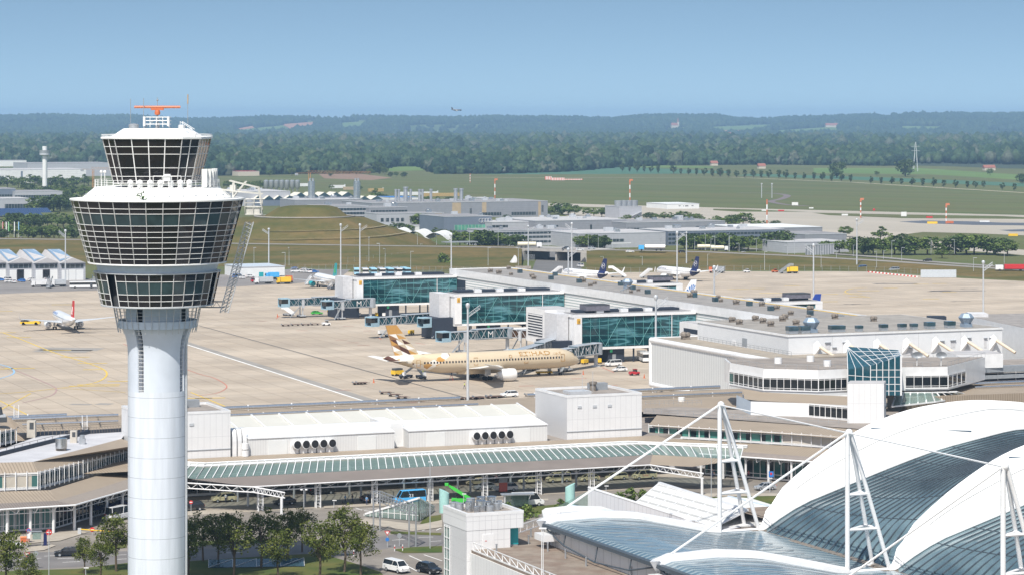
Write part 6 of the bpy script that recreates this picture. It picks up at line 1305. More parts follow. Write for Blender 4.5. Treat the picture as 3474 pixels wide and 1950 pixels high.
for i in range(3):
 t = uthing('bent_duct', ('left','middle','right')[i]+' of three tall white bent ducts beside the plant cube behind the tower', 'duct', 151.9+i*1.15, 513.2+i*.3, 7.3); pr = [(0, 0)]+[(0, 3.2)]+[(1.2*(1-math.cos(a)), 3.2+2.3*math.sin(a)) for a in (.4, .8, 1.2, 1.57)]+[(3.2, 5.5), (3.2, 0)]
 MB().ext(pr, 'x', 0, .85).build('duct', WHITE2, t)
t = uthing('round_tank', 'two stacked white round tanks beside the air handling box', 'tank', 155.2-.9, 512.4, 7.3); [MB().tube((0, 0, z), (0, 0, z+1.2), .75, 14).build('tank', WHITE2, t, True) for z in (.2, 1.6)]
# canopy over the taxi rank
def clear_glass(name, col, tint, fac):
 m = bpy.data.materials.new(name); m.use_nodes = True; nt = m.node_tree; b = nt.nodes['Principled BSDF']; b.inputs['Base Color'].default_value = (*col, 1); b.inputs['Roughness'].default_value = .06
 tr = nt.nodes.new('ShaderNodeBsdfTransparent'); tr.inputs[0].default_value = (*tint, 1); mx = nt.nodes.new('ShaderNodeMixShader'); mx.inputs[0].default_value = fac
 nt.links.new(b.outputs[0], mx.inputs[1]); nt.links.new(tr.outputs[0], mx.inputs[2]); nt.links.new(mx.outputs[0], nt.nodes['Material Output'].inputs[0]); return m
cn = thing('taxi_canopy', 'long brown roofed canopy with a glazed skylight strip over the taxi rank', 'canopy', (0, 0, 0))
e0, e1, b0 = 146, 239, 487; bend = 232
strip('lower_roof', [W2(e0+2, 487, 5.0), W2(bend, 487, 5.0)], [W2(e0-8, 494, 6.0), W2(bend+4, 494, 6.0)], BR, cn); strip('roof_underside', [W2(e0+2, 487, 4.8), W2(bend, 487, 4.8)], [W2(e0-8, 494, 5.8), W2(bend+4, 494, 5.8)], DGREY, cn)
RW = lambda s, b_, z: (W2(bend, 487, 0)[0]+s*math.cos(R(-22.5))+b_*math.sin(R(22.5)), W2(bend, 487, 0)[1]+s*math.sin(R(-22.5))+b_*math.cos(R(22.5)), z)
strip('lower_roof', [W2(bend, 487, 5.0), RW(9, 0, 5.0)], [W2(bend+4, 494, 6.0), RW(17, 7, 6.0)], TR, cn)
SKG = clear_glass('skylight_green_glass', (.22, .31, .285), (.88, .95, .93), .45)
sk0 = [W2(132, 503, 6.2), W2(139, 494, 6.0), W2(bend+4, 494, 6.0), RW(17, 7, 6.0)]; sk1 = [W2(135, 505, 7.4), W2(142, 499, 7.5), W2(bend+3, 499, 7.5), RW(16, 12, 7.5)]; sk2 = [W2(136, 509, 7.3), W2(143, 502, 7.3), W2(bend+2, 502, 7.3), RW(16, 15, 7.3)]
strip('skylight_glass', sk0, sk1, SKG, cn); strip('skylight_glass', sk1, sk2, SKG, cn); mb = MB()
def along(r, i, t): return Vector(r[i]).lerp(Vector(r[i+1]), t)
up = Vector((0, 0, .25))
for i, n in ((0, 6), (1, 60), (2, 12)):
 for j in range(n+1): a, b_, c_ = along(sk0, i, j/n), along(sk1, i, j/n), along(sk2, i, j/n); mb.bar(a+up*.5, b_+up, .14, .14); mb.bar(b_+up*2, c_+up*2, .12, .12)
for r, z in ((sk1, .25), (sk2, .6), (sk2, .25)):
 for i in range(3): mb.tube(Vector(r[i])+Vector((0, 0, z)), Vector(r[i+1])+Vector((0, 0, z)), .17, 6)
mb.build('skylight_frame', WHITE2, cn)
mb = MB(); ev = lambda u_: W2(u_, 486.8, 4.95)
mb.tube(ev(e0+2), ev(bend), .13, 6); mb.tube(W2(e0+2, 487.4, 4.0), W2(bend, 487.4, 4.0), .08, 5); k = e0+4
while k < bend: mb.bar(W2(k, 486.8, 4.95), W2(k-.5, 487.4, 4.0), .16, .12); mb.bar(W2(k, 487.2, 4.9), W2(k+3, 489.5, 4.1), .10, .10); mb.bar(W2(k+1.5, 487.4, 4.0), W2(k+3.5, 487, 4.9), .06, .06); k += 5.8
for a, b_ in ((W2(bend, 486.8, 4.95), RW(13, -4.5, 4.4)), (W2(e0+2, 486.8, 4.95), W2(e0+6.5, 480.5, 4.4)), (W2(130, 499, 5.6), W2(e0+2, 487, 4.9))):
 a, b_ = Vector(a), Vector(b_); n = 8; dn = Vector((0, 0, -1.0)); mb.tube(a, b_, .14, 6); mb.tube(a+dn, b_+dn, .12, 6)
 for j in range(n): p, q = a.lerp(b_, j/n), a.lerp(b_, (j+.5)/n); r_ = a.lerp(b_, (j+1)/n); mb.bar(p, q+dn, .12, .08); mb.bar(q+dn, r_, .12, .08)
mb.build('eave_truss', WHITE2, cn)
for a in (RW(12.6, -4.3, 0), W2(e0+6, 481, 0)): MB().tube(a, (a[0], a[1], 3.6), .28, 10).build('column', WHITE2, cn, True)
for k in np.arange(e0+3.6, bend-2, 11.6):
 mb = MB()
 for du in (0, .9):
  for dv in (0, .7): mb.bar(W2(k+du, 488+dv, 0), W2(k+du, 488+dv, 4.8), .16, .16)
 for j in range(7): mb.bar(W2(k, 488, .3+j*.62), W2(k+.9, 488, .3+j*.62), .05, .05); mb.bar(W2(k+.9, 488, .3+j*.62), W2(k, 488, .6+j*.62), .05, .05)
 mb.build('lattice_column', WHITE2, cn)
 for vv in (495, 502): MB().tube(W2(k, vv, 0), W2(k, vv, 5.9), .22, 8).build('column', LGREY, cn)
# dark shop front at the back of the taxi rank
winstrip(W2(128, 511.6, 0), W2(246, 511.6, 0), .3, 4.2, 44, GLASSD, 0)
# right wing -----------------------------------------------------------------
rt = lambda L_: [P3(*p) for p in L_]
e_ = rt([(2372, 1538, 5), (2720, 1563, 5), (3000, 1586, 5)]); r1 = rt([(2352, 1519, 5.8), (2720, 1546, 5.8), (3000, 1570, 5.8)]); r2 = rt([(2200, 1481, 6.6), (2720, 1514, 6.6), (3000, 1535, 6.6)])
strip('lower_roof', e_, r1, mat('brown_eave', (.215, .185, .165), .7, var=.1)); strip('lower_roof', r1, r2, TR); mb = MB()
for a, b_ in zip(e_, e_[1:]): mb.tube(a, b_, .16, 6)
for j in range(10): a = Vector(e_[0]).lerp(Vector(e_[1]), j/9); mb.bar(a, a+Vector((.3, .3, -1.0)), .18, .12); mb.bar(a+Vector((.3, .3, -1)), a+Vector((2.0, 1.5, -.1)), .1, .1)
mb.build('eave_truss', WHITE2, tb)
dv_ = Vector((.383, .924, 0))
A, B = Vector(e_[0])+dv_*4, Vector(e_[2])+dv_*4; winstrip(A, B, .3, 4.4, 26, TG, 0, base=1.0); A2, B2 = Vector(e_[0])+dv_*1.2, Vector(e_[2])+dv_*1.2
for j in range(9): p = A2.lerp(B2, j/8); MB().tube((p.x, p.y, 0), (p.x, p.y, 5), .25, 8).build('column', WHITE2, tb)
wb = rt([(2202, 1478, 6.6), (2510, 1497, 6.6)]); wb2 = rt([(2655, 1506, 6.6), (2990, 1530, 6.6)]); winstrip(wb[0], wb2[0], 6.6, 8.9, 13, seams('right_strip_glass', (.06, .20, .17), (.01, .02, .025), 3.2, 0, 1.3, .08, .3, spec=.7, ang=R(22.5)), .3)
winstrip(wb2[0], wb2[1], 6.6, 8.9, 10, BEIGE, .3)
ut0 = rt([(2200, 1441, 8.9), (2225, 1445, 8.9), (2700, 1474, 8.9), (2990, 1498, 8.9)]); ut1 = rt([(2228, 1407, 9.6), (2240, 1408, 9.6), (2700, 1439, 9.6), (2990, 1462, 9.6)]); strip('upper_roof', ut0, ut1, TR)
fl = rt([(2182, 1402, 9.6), (2240, 1404, 9.6), (2700, 1437, 9.6), (3000, 1460, 9.6), (3060, 1380, 9.6), (2560, 1392, 9.6), (2300, 1378, 9.6), (2182, 1385, 9.6)]); MB().add(fl, [tuple(range(len(fl)))]).build('flat_roof', FLATB, tb)
mb = MB()
for a, b_ in (((2190, 1400), (2520, 1424)), ((2190, 1375), (2380, 1372)), ((2470, 1420), (2880, 1440))):
 p, q = Vector(P3(*a, 9.7)), Vector(P3(*b_, 9.7)); n = 12
 for j in range(n+1): r_ = p.lerp(q, j/n); mb.tube(r_, r_+Vector((0, 0, 1.1)), .045, 4)
 for z in (.55, 1.1): mb.tube(p+Vector((0, 0, z)), q+Vector((0, 0, z)), .035, 4)
mb.build('roof_railing', MGREY, tb)
ww = rt([(2547, 1406, 9.6), (2744, 1413, 9.6), (2876, 1425, 9.6)]); up3 = lambda p, z: (p[0], p[1], z)
strip('white_wall', ww[:2], [up3(p, 12.6) for p in ww[:2]], WHITE2); winstrip(ww[1], ww[2], 9.6, 12.5, 7, GLASSD, 0); strip('side_wall', [up3(ww[0], 9.6), (ww[0][0]-2, ww[0][1]+14, 9.6)], [up3(ww[0], 12.6), (ww[0][0]-2, ww[0][1]+14, 12.6)], BLUEGREY)
MB().box(ww[0][0]+5, ww[0][0]+10, ww[0][1]-.6, ww[0][1]-.4, 10.2, 10.7).build('low_window', EARTH, tb)
tr0 = rt([(2525, 1352, 12.4), (2570, 1358, 12.4), (2876, 1374, 12.4), (3010, 1385, 12.4)]); tr1 = rt([(2520, 1318, 13.5), (2585, 1329, 13.5), (2876, 1343, 13.5), (3010, 1350, 13.5)]); strip('module_roof', tr0, tr1, TR)
UPm = [(50.3, 613), (56.8, 599.3), (68.8, 595.8), (75.5, 598.6), (89.4, 602.9), (99.2, 604), (105, 614.6), (112, 628), (50, 624)]
t, o = wprism('module_upper_storey', 'white upper storey with window bands on top of the right terminal wing', 'terminal storey', UPm, 13.5, 18.8, WHITE2, FLATB); UP = [(x-o[0], y-o[1]) for x, y in UPm]
for i, n in ((0, 6), (1, 7), (2, 4), (4, 4), (5, 3)):
 A, B = Vector((*UP[i], 0)), Vector((*UP[i+1], 0)); nn = Vector(((B-A).normalized().y, -(B-A).normalized().x, 0))*.08; winstrip(A+nn, B+nn, 13.9, 16.9, n+1, GLASSD if i else TG, 0, t, base=.6)
mb = MB(); Q = UP[:4]
for a, b_ in zip(UP, UP[1:]):
 for j in range(5): p = Vector((*a, 18.8)).lerp(Vector((*b_, 18.8)), j/5); mb.tube(p, p+Vector((0, 0, 1.1)), .04, 4)
 mb.tube((*a, 19.9), (*b_, 19.9), .04, 4)
mb.build('roof_railing', MGREY, t)
for x, y, r_ in ((11, -2, .9), (19, 3, .9), (21.5, -9, .9)): MB().tube((x, y, 18.8), (x, y, 20.2), r_, 14).build('roof_vent', WHITE2, t, True)
for x in (42, 47.5): d_ = MB().lathe([(.05, 0), (.7, .12), (1.25, .45)], 16); d_.v = [(x+a, -8.5-c_*.8, 21.2+b_*.6+c_*.5) for a, b_, c_ in d_.v]; o_ = d_.build('satellite_dish', MGREY, t, True); MB().tube((x, -8.3, 18.8), (x, -8.4, 21.2), .12, 6).build('dish_mount', WHITE2, o_)
at = thing('glass_atrium', 'blue glazed atrium with slanted glass roof between the white upper storeys', 'atrium', (0, 0, 0)); AG = mat('atrium_glass', (.02, .075, .10), .05, var=.3, spec=.8)
p0, p1, p2 = (75.5, 596.5), (80, 592), (86.8, 592); hz_ = (18.9, 20.1, 22.3); q0, q1 = (76.5, 606, 23.2), (88.3, 606, 22.4)
g = MB().quad((*p0, 13.5), (*p1, 13.5), (*p1, hz_[1]), (*p0, hz_[0])).quad((*p1, 13.5), (*p2, 13.5), (*p2, hz_[2]), (*p1, hz_[1])).quad((*p2, 13.5), (q1[0], q1[1], 13.5), q1, (*p2, hz_[2])).add([(*p0, hz_[0]), (*p1, hz_[1]), q0], [(0, 1, 2)]).quad((*p1, hz_[1]), (*p2, hz_[2]), q1, q0).build('glass', AG, at); mb = MB()
for j in range(6): a = Vector((*p1, 13.5)).lerp(Vector((*p2, 13.5)), j/5); zt_ = hz_[1]+(hz_[2]-hz_[1])*j/5; mb.bar(a, (a.x, a.y, zt_), .16, .16); mb.bar((a.x, a.y, zt_), Vector(q0).lerp(Vector(q1), j/5), .14, .12)
for j in range(3): a = Vector((*p0, 13.5)).lerp(Vector((*p1, 13.5)), j/3); mb.bar(a, (a.x, a.y, hz_[0]+(hz_[1]-hz_[0])*j/3), .15, .15); mb.bar((a.x, a.y, hz_[0]+(hz_[1]-hz_[0])*j/3), q0, .1, .1)
for z in (14.5, 16.0, 17.6, 19.2): mb.bar((*p0, z) if z < 18.9 else (*p1, z), (*p1, z), .12, .12) if z < 18.9 else None; mb.bar((*p1, z), (*p2, z), .12, .12)
for f in (.25, .5, .75): mb.bar(Vector((*p1, hz_[1])).lerp(Vector(q0), f), Vector((*p2, hz_[2])).lerp(Vector(q1), f), .1, .1)
mb.bar((*p2, 13.5), (*p2, hz_[2]), .4, .4); mb.build('glazing_frame', WHITE2, at)
t, o = wprism('roof_shaft', 'plain white square shaft standing before the glass atrium', 'shaft', [(72.3, 572), (80.2, 572), (81.5, 578), (73.6, 578)], 8.5, 18.1, CUBE, ROOFL)
sg = thing('slanted_glazing', 'strip of slanted green glazing between white shaft and tent roof', 'glazing', (0, 0, 0)); a = [P3(*p) for p in ((3026, 1378, 10.8), (3172, 1362, 11.2), (3300, 1342, 11.2))]; b_ = [P3(*p) for p in ((3042, 1330, 13.0), (3160, 1330, 13.0), (3246, 1327, 13.0))]; strip('glass', a, b_, SKG, sg); mb = MB()
for i in range(2):
 for j in range(6): mb.bar(Vector(a[i]).lerp(Vector(a[i+1]), j/5), Vector(b_[i]).lerp(Vector(b_[i+1]), j/5), .3, .2)
 mb.bar(b_[i], b_[i+1], .35, .3); mb.bar(a[i], a[i+1], .35, .3)
mb.build('frame', WHITE2, sg)
t, o = wprism('terminal_extension', 'white banded terminal extension with dark blue glazing at the right frame edge', 'terminal extension', [(107, 632), (135, 643), (130, 655), (104, 645)], 12.2, 16, WHITE2, FLATB)
winstrip((-.3+.3, -.25), (28, 10.7), 12.3, 14.7, 6, NAVYB, 0, t, base=.2); t2, o2 = wprism('roof_box', 'white roof box behind the white upper storey at right', 'roof box', [(105, 628), (117, 632), (115, 641), (103, 637)], 16, 19.3, WHITE2, ROOFL)
MB().prism([(90, 600), (150, 622), (150, 646), (84, 622)], 6, 12.2).build('tan_wall', TU, tb); mb = MB(); mb.tube((106, 622, 13.0), (140, 636, 13.0), .3, 8); mb.tube((108, 619, 12.6), (140, 631, 12.6), .22, 8); mb.build('roof_pipe', CHROME, tb)
mb = MB(); mb.bar((95, 624, 15.6), (135, 641, 15.6), 1.6, 1.4); mb.bar((98, 622.5, 14), (135, 638, 14), .8, .8); mb.build('service_duct', MGREY, tb)
# left wing ---------------------------------------------------------------------
el = rt([(-60, 1731, 5), (255, 1712, 5), (470, 1650, 5)]); l1 = rt([(-60, 1709, 5.5), (192, 1697, 5.5), (330, 1657, 5.5), (470, 1612, 5.5)]); l2 = rt([(-60, 1668, 6.3), (170, 1661, 6.3), (470, 1569, 6.3)])
MB().add(el[:2]+[l1[1], l1[0]], [(0, 1, 2, 3)]).build('lower_roof', BR, tb); MB().add([el[1], el[2], l1[3], l1[2], l1[1]], [(0, 1, 2, 3, 4)]).build('lower_roof', mat('brown_flat_eave', (.25, .215, .185), .8, var=.1), tb)
MB().add([l1[0], l1[1], l2[1], l2[0]], [(0, 1, 2, 3)]).build('lower_roof', TU, tb); MB().add([l1[1], l1[2], l1[3], l2[2], l2[1]], [(0, 1, 2, 3, 4)]).build('lower_roof', TL, tb); mb = MB()
for a, b_ in zip(el, el[1:]):
 mb.tube(a, b_, .16, 6); n = 5
 for j in range(n): p = Vector(a).lerp(Vector(b_), j/n); mb.bar(p, p+Vector((-.6, .3, -1)), .18, .12); mb.bar(p+Vector((-.6, .3, -1)), p+Vector((-2.2, .6, -.1)), .1, .1)
 mb.tube(Vector(a)+Vector((-.6, .3, -1)), Vector(b_)+Vector((-.6, .3, -1)), .07, 5)
mb.build('eave_truss', WHITE2, tb)
bk = [Vector(el[0])+Vector((-.8, 4.5, 0)), Vector(el[1])+Vector((-4.2, 3.2, 0)), Vector(el[2])+Vector((-4.5, 2, 0))]
winstrip(bk[0], bk[1], .3, 4.4, 14, seams('left_strip_glass', (.06, .16, .16), (.34, .36, .38), 2.4, 0, .5, .1, .3, spec=.7, ang=-ROT), 0, base=1.0); winstrip(bk[1], bk[2], .3, 4.4, 16, GLASSD, 0, base=1.0)
for i in range(2):
 for j in range(4): p = (Vector(el[i])+Vector((-1.2, 1, 0))).lerp(Vector(el[i+1])+Vector((-1.2, 1, 0)), (j+.3)/4); MB().tube((p.x, p.y, 0), (p.x, p.y, 4.9), .28, 10).build('column', WHITE2, tb, True)
wl = rt([(-60, 1664, 6.3), (128, 1656, 6.3), (470, 1565, 6.3)]); winstrip(wl[0], wl[1], 6.3, 9.2, 5, seams('beige_bays', (.50, .46, .39), (.05, .14, .13), 7.6, 0, 2.2, .5, .05, ang=-ROT), .3); winstrip(wl[1], wl[2], 6.3, 9.2, 22, mat('dark_green_glass', (.015, .05, .05), .06, var=.4, spec=.7), .5)
q0_ = rt([(-60, 1612, 9.2), (130, 1603, 9.2), (470, 1519, 9.2)]); q1_ = rt([(-60, 1569, 10.8), (112, 1565, 10.8), (412, 1487, 10.8), (470, 1508, 10.8)])
MB().add([q0_[0], q0_[1], q1_[1], q1_[0]], [(0, 1, 2, 3)]).build('upper_roof', TU, tb); MB().add([q0_[1], q0_[2], q1_[3], q1_[2], q1_[1]], [(0, 1, 2, 3, 4)]).build('upper_roof', TL, tb)
ff = rt([(-60, 1569, 10.75), (112, 1565, 10.75), (412, 1487, 10.75), (430, 1463, 10.75), (300, 1466, 10.75), (130, 1478, 10.75), (-60, 1545, 10.75)]); MB().add(ff, [tuple(range(len(ff)))]).build('flat_roof', FLATG, tb)
mb = MB()
for a, b_ in (((-60, 1560), (300, 1470)), ((300, 1470), (430, 1462)), ((110, 1476), (300, 1468))):
 p, q = Vector(P3(*a, 10.8)), Vector(P3(*b_, 10.8)); mb.bar(p+Vector((0, .4, .3)), q+Vector((0, .4, .3)), .5, .8, k=1); n = 14
 for j in range(n+1): r_ = p.lerp(q, j/n); mb.tube(r_, r_+Vector((0, 0, 1.3)), .05, 4, k=0)
 mb.tube(p+Vector((0, 0, 1.3)), q+Vector((0, 0, 1.3)), .05, 4, k=0)
mb.build('roof_kerb', [VENTM, NAVYB], tb)
bt0 = rt([(80, 1466, 10.8), (430, 1456, 10.8)]); bt1 = rt([(60, 1442, 11.4), (430, 1432, 11.4)]); strip('rear_roof', bt0, bt1, TU); bt2 = rt([(40, 1427, 11.6), (430, 1415, 11.6)]); strip('rear_roof', bt1, bt2, TU); mb = MB()
for z, a, b_, r_ in ((11.9, (76, 1439), (401, 1427), .22), (12.1, (40, 1421), (401, 1407), .34)): mb.tube(P3(*a, z), P3(*b_, z), r_, 8); [mb.tube(tuple(np.array(P3(*a, z-.5))*(1-j/5)+np.array(P3(*b_, z-.5))*j/5), tuple(np.array(P3(*a, z+.4))*(1-j/5)+np.array(P3(*b_, z+.4))*j/5), .14, 5) for j in range(1, 5)]
mb.build('roof_pipe', CHROME, tb, True)
for px, py, lb in ((288, 1462, 'white roof stair over the pipes left of the tower'), (55, 1425, 'white roof stair at the far left corner of the terminal roof')):
 x, y, z = P3(px, py, 10.8); t = thing('roof_ladder', lb, 'stair', (x, y, z), R(100)); mb = MB()
 for s_ in (-.5, .5): mb.tube((0, s_, 0), (4.5, s_, 1.6), .07, 5); mb.tube((0, s_, 1), (4.5, s_, 2.8), .06, 5); [mb.tube((j*.9, s_, j*.32), (j*.9, s_, 1+j*.36), .05, 4) for j in range(6)]
 for j in range(9): mb.bar((j*.5, -.5, j*.18), (j*.5, .5, j*.18), .2, .05)
 mb.build('frame', WHITE2, t)
a, b_ = [P3(*p) for p in ((-60, 1500, 11.2), (86, 1467, 11.2))]; m2 = thing('module_upper_storey_left', 'tan roofed upper storey with slanted white sunshades at the left frame edge', 'terminal storey', (0, 0, 0)); m2.name = 'upper_storey'
winstrip((a[0]-1, a[1]-12), (b_[0], b_[1]-12), 10.8, 13.4, 9, mat('dark_green_glass', (.015, .05, .05)), .5, m2); c0, c1 = (a[0]-1, a[1]-12.5, 13.5), (b_[0]+.3, b_[1]-12.5, 13.5); d0, d1, d2 = P3(-60, 1412, 15.0), P3(22, 1408, 15.0), P3(66, 1440, 14.4); MB().add([c0, c1, d2, d1, d0], [(0, 1, 2, 3, 4)]).build('roof', TL, m2)
t = uthing('roof_fan', 'white and black roof fan at the left frame edge', 'roof fan', 0, 0); t.location = P3(0, 1430, 15); MB().box(-3, 1.2, -1, 1, 0, 1.0, k=0).box(-3, 1.0, -.9, .9, 1, 1.5, k=1).tube((-.4, 0, 1.5), (-.4, 0, 3.0), 1.0, 14, .7, k=0).build('casing', [DGREY, LGREY], t)
for px, py, w_, h_, m_, lb, nm in ((208, 1527, 1.2, 2.4, CHROME, 'shiny round steel vent on the pale flat roof', 'roof_vent'), (250, 1500, 1.1, 2.4, BEIGE, 'beige square flue on the pale flat roof', 'roof_flue'), (279, 1505, .9, 1.8, STEEL, 'small steel exhaust on the pale flat roof', 'roof_exhaust'), (107, 1482, 1.4, 3.4, BEIGE, 'beige cabinet with a dark panel by the roof kerb', 'roof_cabinet')):
 x, y, z = P3(px, py, 10.75); t = thing(nm, lb, 'roof unit', (x, y, z))
 if m_ is CHROME: MB().tube((0, 0, .5), (0, 0, h_), w_*.95, 16).build('drum', m_, t, True); MB().box(-1.0, 1.0, -.4, .4, 0, .5).build('foot', VENTM, t)
 elif m_ is STEEL: MB().box(-.6, .6, -.6, .6, 0, 1.1).tube((0, 0, 1.1), (0, 0, h_), .5, 12).build('casing', m_, t)
 else: MB().box(-w_*.6, w_*.6, -w_*.5, w_*.5, 0, h_).build('casing', m_, t); MB().box(-w_*.2, w_*.4, -w_*.5-.03, -w_*.5, h_*.5, h_*.9).build('panel', DGREY, t)
# ---------------------------------------------------------------- forum: podium, tent roof, pylons
def pv(px, py, v):
 k = (px-CX)/F; Y = v/(CU-k*SU); return (k*Y, Y, zat(py, Y))
GRAVEL = ground_mat('gravel_terrace', [(.20, .165, .135), (.27, .23, .19), (.17, .11, .085)], (.4, .25), (1, 1, 1), 0)
RIB = seams('white_ribbed_wall', (.69, .69, .68), (.50, .50, .50), 1.15, 0, .07, .5, .04, ang=-ROT+R(90)); RIBF = seams('white_ribbed_front', (.69, .69, .68), (.50, .50, .50), 1.15, 0, .07, .5, .04, ang=-ROT)
pod = thing('forum_podium', 'brown gravel roof terrace with white ribbed wall below the tent roof', 'podium', (0, 0, 0))
MB().prism([uv(*p) for p in ((152, 250), (152, 384), (160, 394), (174, 407), (196, 408), (320, 408), (320, 250))], 0, 7.6).build('wall', RIB, pod); MB().prism([uv(*p) for p in ((152.2, 250), (152.2, 384), (160.2, 393.8), (174.2, 406.8), (196, 407.8), (320, 407.8), (320, 250))], 7.6, 8.0).build('terrace', GRAVEL, pod)
mb = MB(); r_ = [uv(152.3, v_) for v_ in np.arange(383.5, 330, -3)]; q_ = [uv(152.9+.93*i, 384.6+.95*i*(1 if i < 8 else .93)) for i in range(8, 23, 2)]
for R_ in (r_, q_):
 for a, b in zip(R_, R_[1:]): mb.bar((*a, 8.0), (*a, 9.3), .12, .12); mb.bar((*a, 9.3), (*b, 9.3), .14, .12); mb.bar((*a, 8.1), (*b, 8.1), .16, .2); mb.bar((*b, 8.1), (*a, 9.2), .09, .09)
mb.build('railing', WHITE2, pod)
for i, (x, y) in enumerate(((685, 1262), (948, 1190), (967, 1135), (1105, 1250), (1250, 1308), (1418, 1372), (1730, 1390), (1785, 1450))):
 X, Y = gp(1400+x/2.41, 1350+y/2.41, 8.0); t = thing('vent_pipe', 'short grey vent pipe standing on the gravel terrace', 'vent pipe', (X, Y, 8.0), 0, 'vent pipes on the gravel terrace'); MB().tube((0, 0, 0), (0, 0, 1.25), .14, 8).tube((0, 0, 1.25), (0, 0, 1.4), .17, 8).build('pipe', STEEL, t)
X, Y = gp(1840, 1968, 8); t = thing('terrace_lamp', 'tall slim white lamp post on the gravel terrace cut by the lower frame edge', 'lamp post', (X, Y, 8)); MB().tube((-.1, 0, 0), (-.1, 0, 7.6), .06, 6).tube((.12, 0, 0), (.12, 0, 7.6), .06, 6).box(-.5, .6, -.15, .15, 7.5, 7.7).build('pole', WHITE2, t)
# lift block
lt = uthing('stair_block', 'white panelled stair block with steel vents on its flat top beside the terrace', 'stair block', 151.5, 384.3); LP = seams('stair_block_panels', (.70, .70, .70), (.50, .50, .51), 1.05, 0, .06, .5, .03, 3.1, 2); LP2 = seams('stair_block_side', (.70, .70, .70), (.50, .50, .51), 1.05, 1, .06, .5, .03, 3.1, 2)
MB().box(0, 7.4, 0, 9.8, 0, 11.0).build('lower_wall', LP, lt); MB().box(-.05, 9.6, -.05, 10, 11.0, 13.2).build('upper_wall', LP, lt); MB().box(7.4, 9.2, 1.4, 9.8, 0, 11).build('recess_wall', WHITE2, lt); MB().box(7.6, 9.3, 1.3, 1.45, 8.2, 10.8).build('window', TEAL, lt)
mb = MB().box(-.08, 9.65, -.08, .45, 13.2, 13.7).box(-.08, 9.65, 9.6, 10.05, 13.2, 13.7).box(-.08, .45, .45, 9.6, 13.2, 13.7).box(9.2, 9.65, .45, 9.6, 13.2, 13.7); mb.build('parapet', WHITE2, lt); rf = MB().box(.45, 9.2, .45, 9.6, 13.2, 13.25).build('roof', FLATB, lt)
g = MB().box(-.06, .05, 7.0, 9.3, 0, 10.6).build('window', SKG, lt); mb = MB()
for z in np.arange(.3, 10.8, 1.7): mb.bar((-.1, 7.0, z), (-.1, 9.3, z), .08, .14)
for y in (7.0, 8.2, 9.3): mb.bar((-.1, y, 0), (-.1, y, 10.7), .12, .12)
mb.build('window_frame', WHITE2, g)
d_ = MB().box(2.7, 4.6, -.06, .04, 8.0, 10.3).build('door', WHITE2, lt); MB().box(3.1, 3.4, -.09, -.06, 9.2, 9.3).build('door_sign', RED, d_)
for i, (x, y, r, h) in enumerate(((1.4, 6.4, .62, 1.1), (2.2, 4.6, .55, 1.5), (3.0, 3.2, .45, .9), (3.4, 6.8, .7, 1.7), (4.2, 4.4, .8, 1.6), (5.2, 6.9, .7, 1.8), (5.4, 3.6, .6, .8), (5.6, 5.0, .5, 1.3), (7.0, 6.8, .75, 1.8), (7.0, 4.6, .5, 1.0), (7.8, 5.6, .5, 1.2), (4.0, 8.3, .5, 1.2), (1.2, 8.2, .7, 1.0))): MB().tube((x, y, 13.25), (x, y, 13.25+h), r, 14).lathe([(r, 13.25+h), (r*1.06, 13.3+h), (r*.9, 13.36+h), (.01, 13.30+h)], 14, (x, y)).build('vent_drum', CHROME if i % 3 else STEEL, rf, True)
# pylons
PU, PVs = 195.7, (384.5, 343.0, 301.5); APX = []
for i, v in enumerate(PVs):
 lb = ('farthest', 'middle', 'nearest')[i]+' white three legged mast of the tent roof'; p = thing('roof_mast', lb, 'mast', (*uv(PU, v), 0), ROT, 'white masts of the tent roof'); zt = 28.8; APX.append(W2(PU, v, zt))
 for nm, f in (('leg', (0, 0)), ('leg', (7.2, 0)), ('leg', (7.0, 4.7))): MB().tube((f[0], f[1], 8.0), (0 if f[0] == 0 else .55, f[1]*.04, zt), .36 if f[0] == 0 else .32, 14).build(nm, WHITE2, p, True)
 MB().ball((.25, 0, zt), .58, 12).build('mast_head', WHITE2, p, True)
 for z in (14.4, 19.6):
  mb = MB(); t_ = (zt-z)/(zt-8); a = (0, 0, z); b = (.55+(7.2-.55)*t_, 0, z); c_ = (.55+(7.0-.55)*t_, 4.7*t_, z); mb.tube(a, b, .22, 8); mb.tube(b, c_, .2, 8); mb.tube(a, c_, .2, 8); mb.build('cross_tie', WHITE2, p, True)
 mb = MB(); mb.tube((0, 0, 8.2), (7.2, 0, 8.2), .26, 8); mb.tube((0, 0, 8.2), (7, 4.7, 8.2), .26, 8); mb.build('cross_tie', WHITE2, p, True); MB().box(5.5, 8.4, -1.2, 5.4, 7.9, 8.15).build('foot', VENTM, p)
# membranes
bpx = [(2582, 1792), (2612, 1700), (2700, 1612), (2818, 1518), (2942, 1441), (3090, 1387), (3238, 1362), (3474, 1352)]; bv = [.3, 1.5, 2.6, 3.6, 4.5, 5.3, 6, 6.8]
fpx = [(2584, 1800), (2695, 1716), (2863, 1647), (3041, 1573), (3189, 1518), (3474, 1444)]; fv = [.4, 2.0, 4.0, 6.2, 8.0, 11.0]
def edge(px_, vs, sgn): return [(x*CU+y*SU, sgn*vv, z) for (x, y, z), vv in zip([pv(a, b, 384.5+sgn*c) for (a, b), c in zip(px_, vs)], vs)]
BE, FE = edge(bpx, bv, 1), edge(fpx, fv, -1); UC = 246.5
def ev(E, u):
 uu = u if u <= UC else 2*UC-u; us = [e[0] for e in E]; return (float(np.interp(uu, us, [e[1] for e in E])), float(np.interp(uu, us, [e[2] for e in E])))
def smooth_ev(E, u): a = [ev(E, u+d) for d in (-2.5, 0, 2.5)] if u > 206 else [ev(E, u)]; return (sum(q[0] for q in a)/len(a), sum(q[1] for q in a)/len(a))
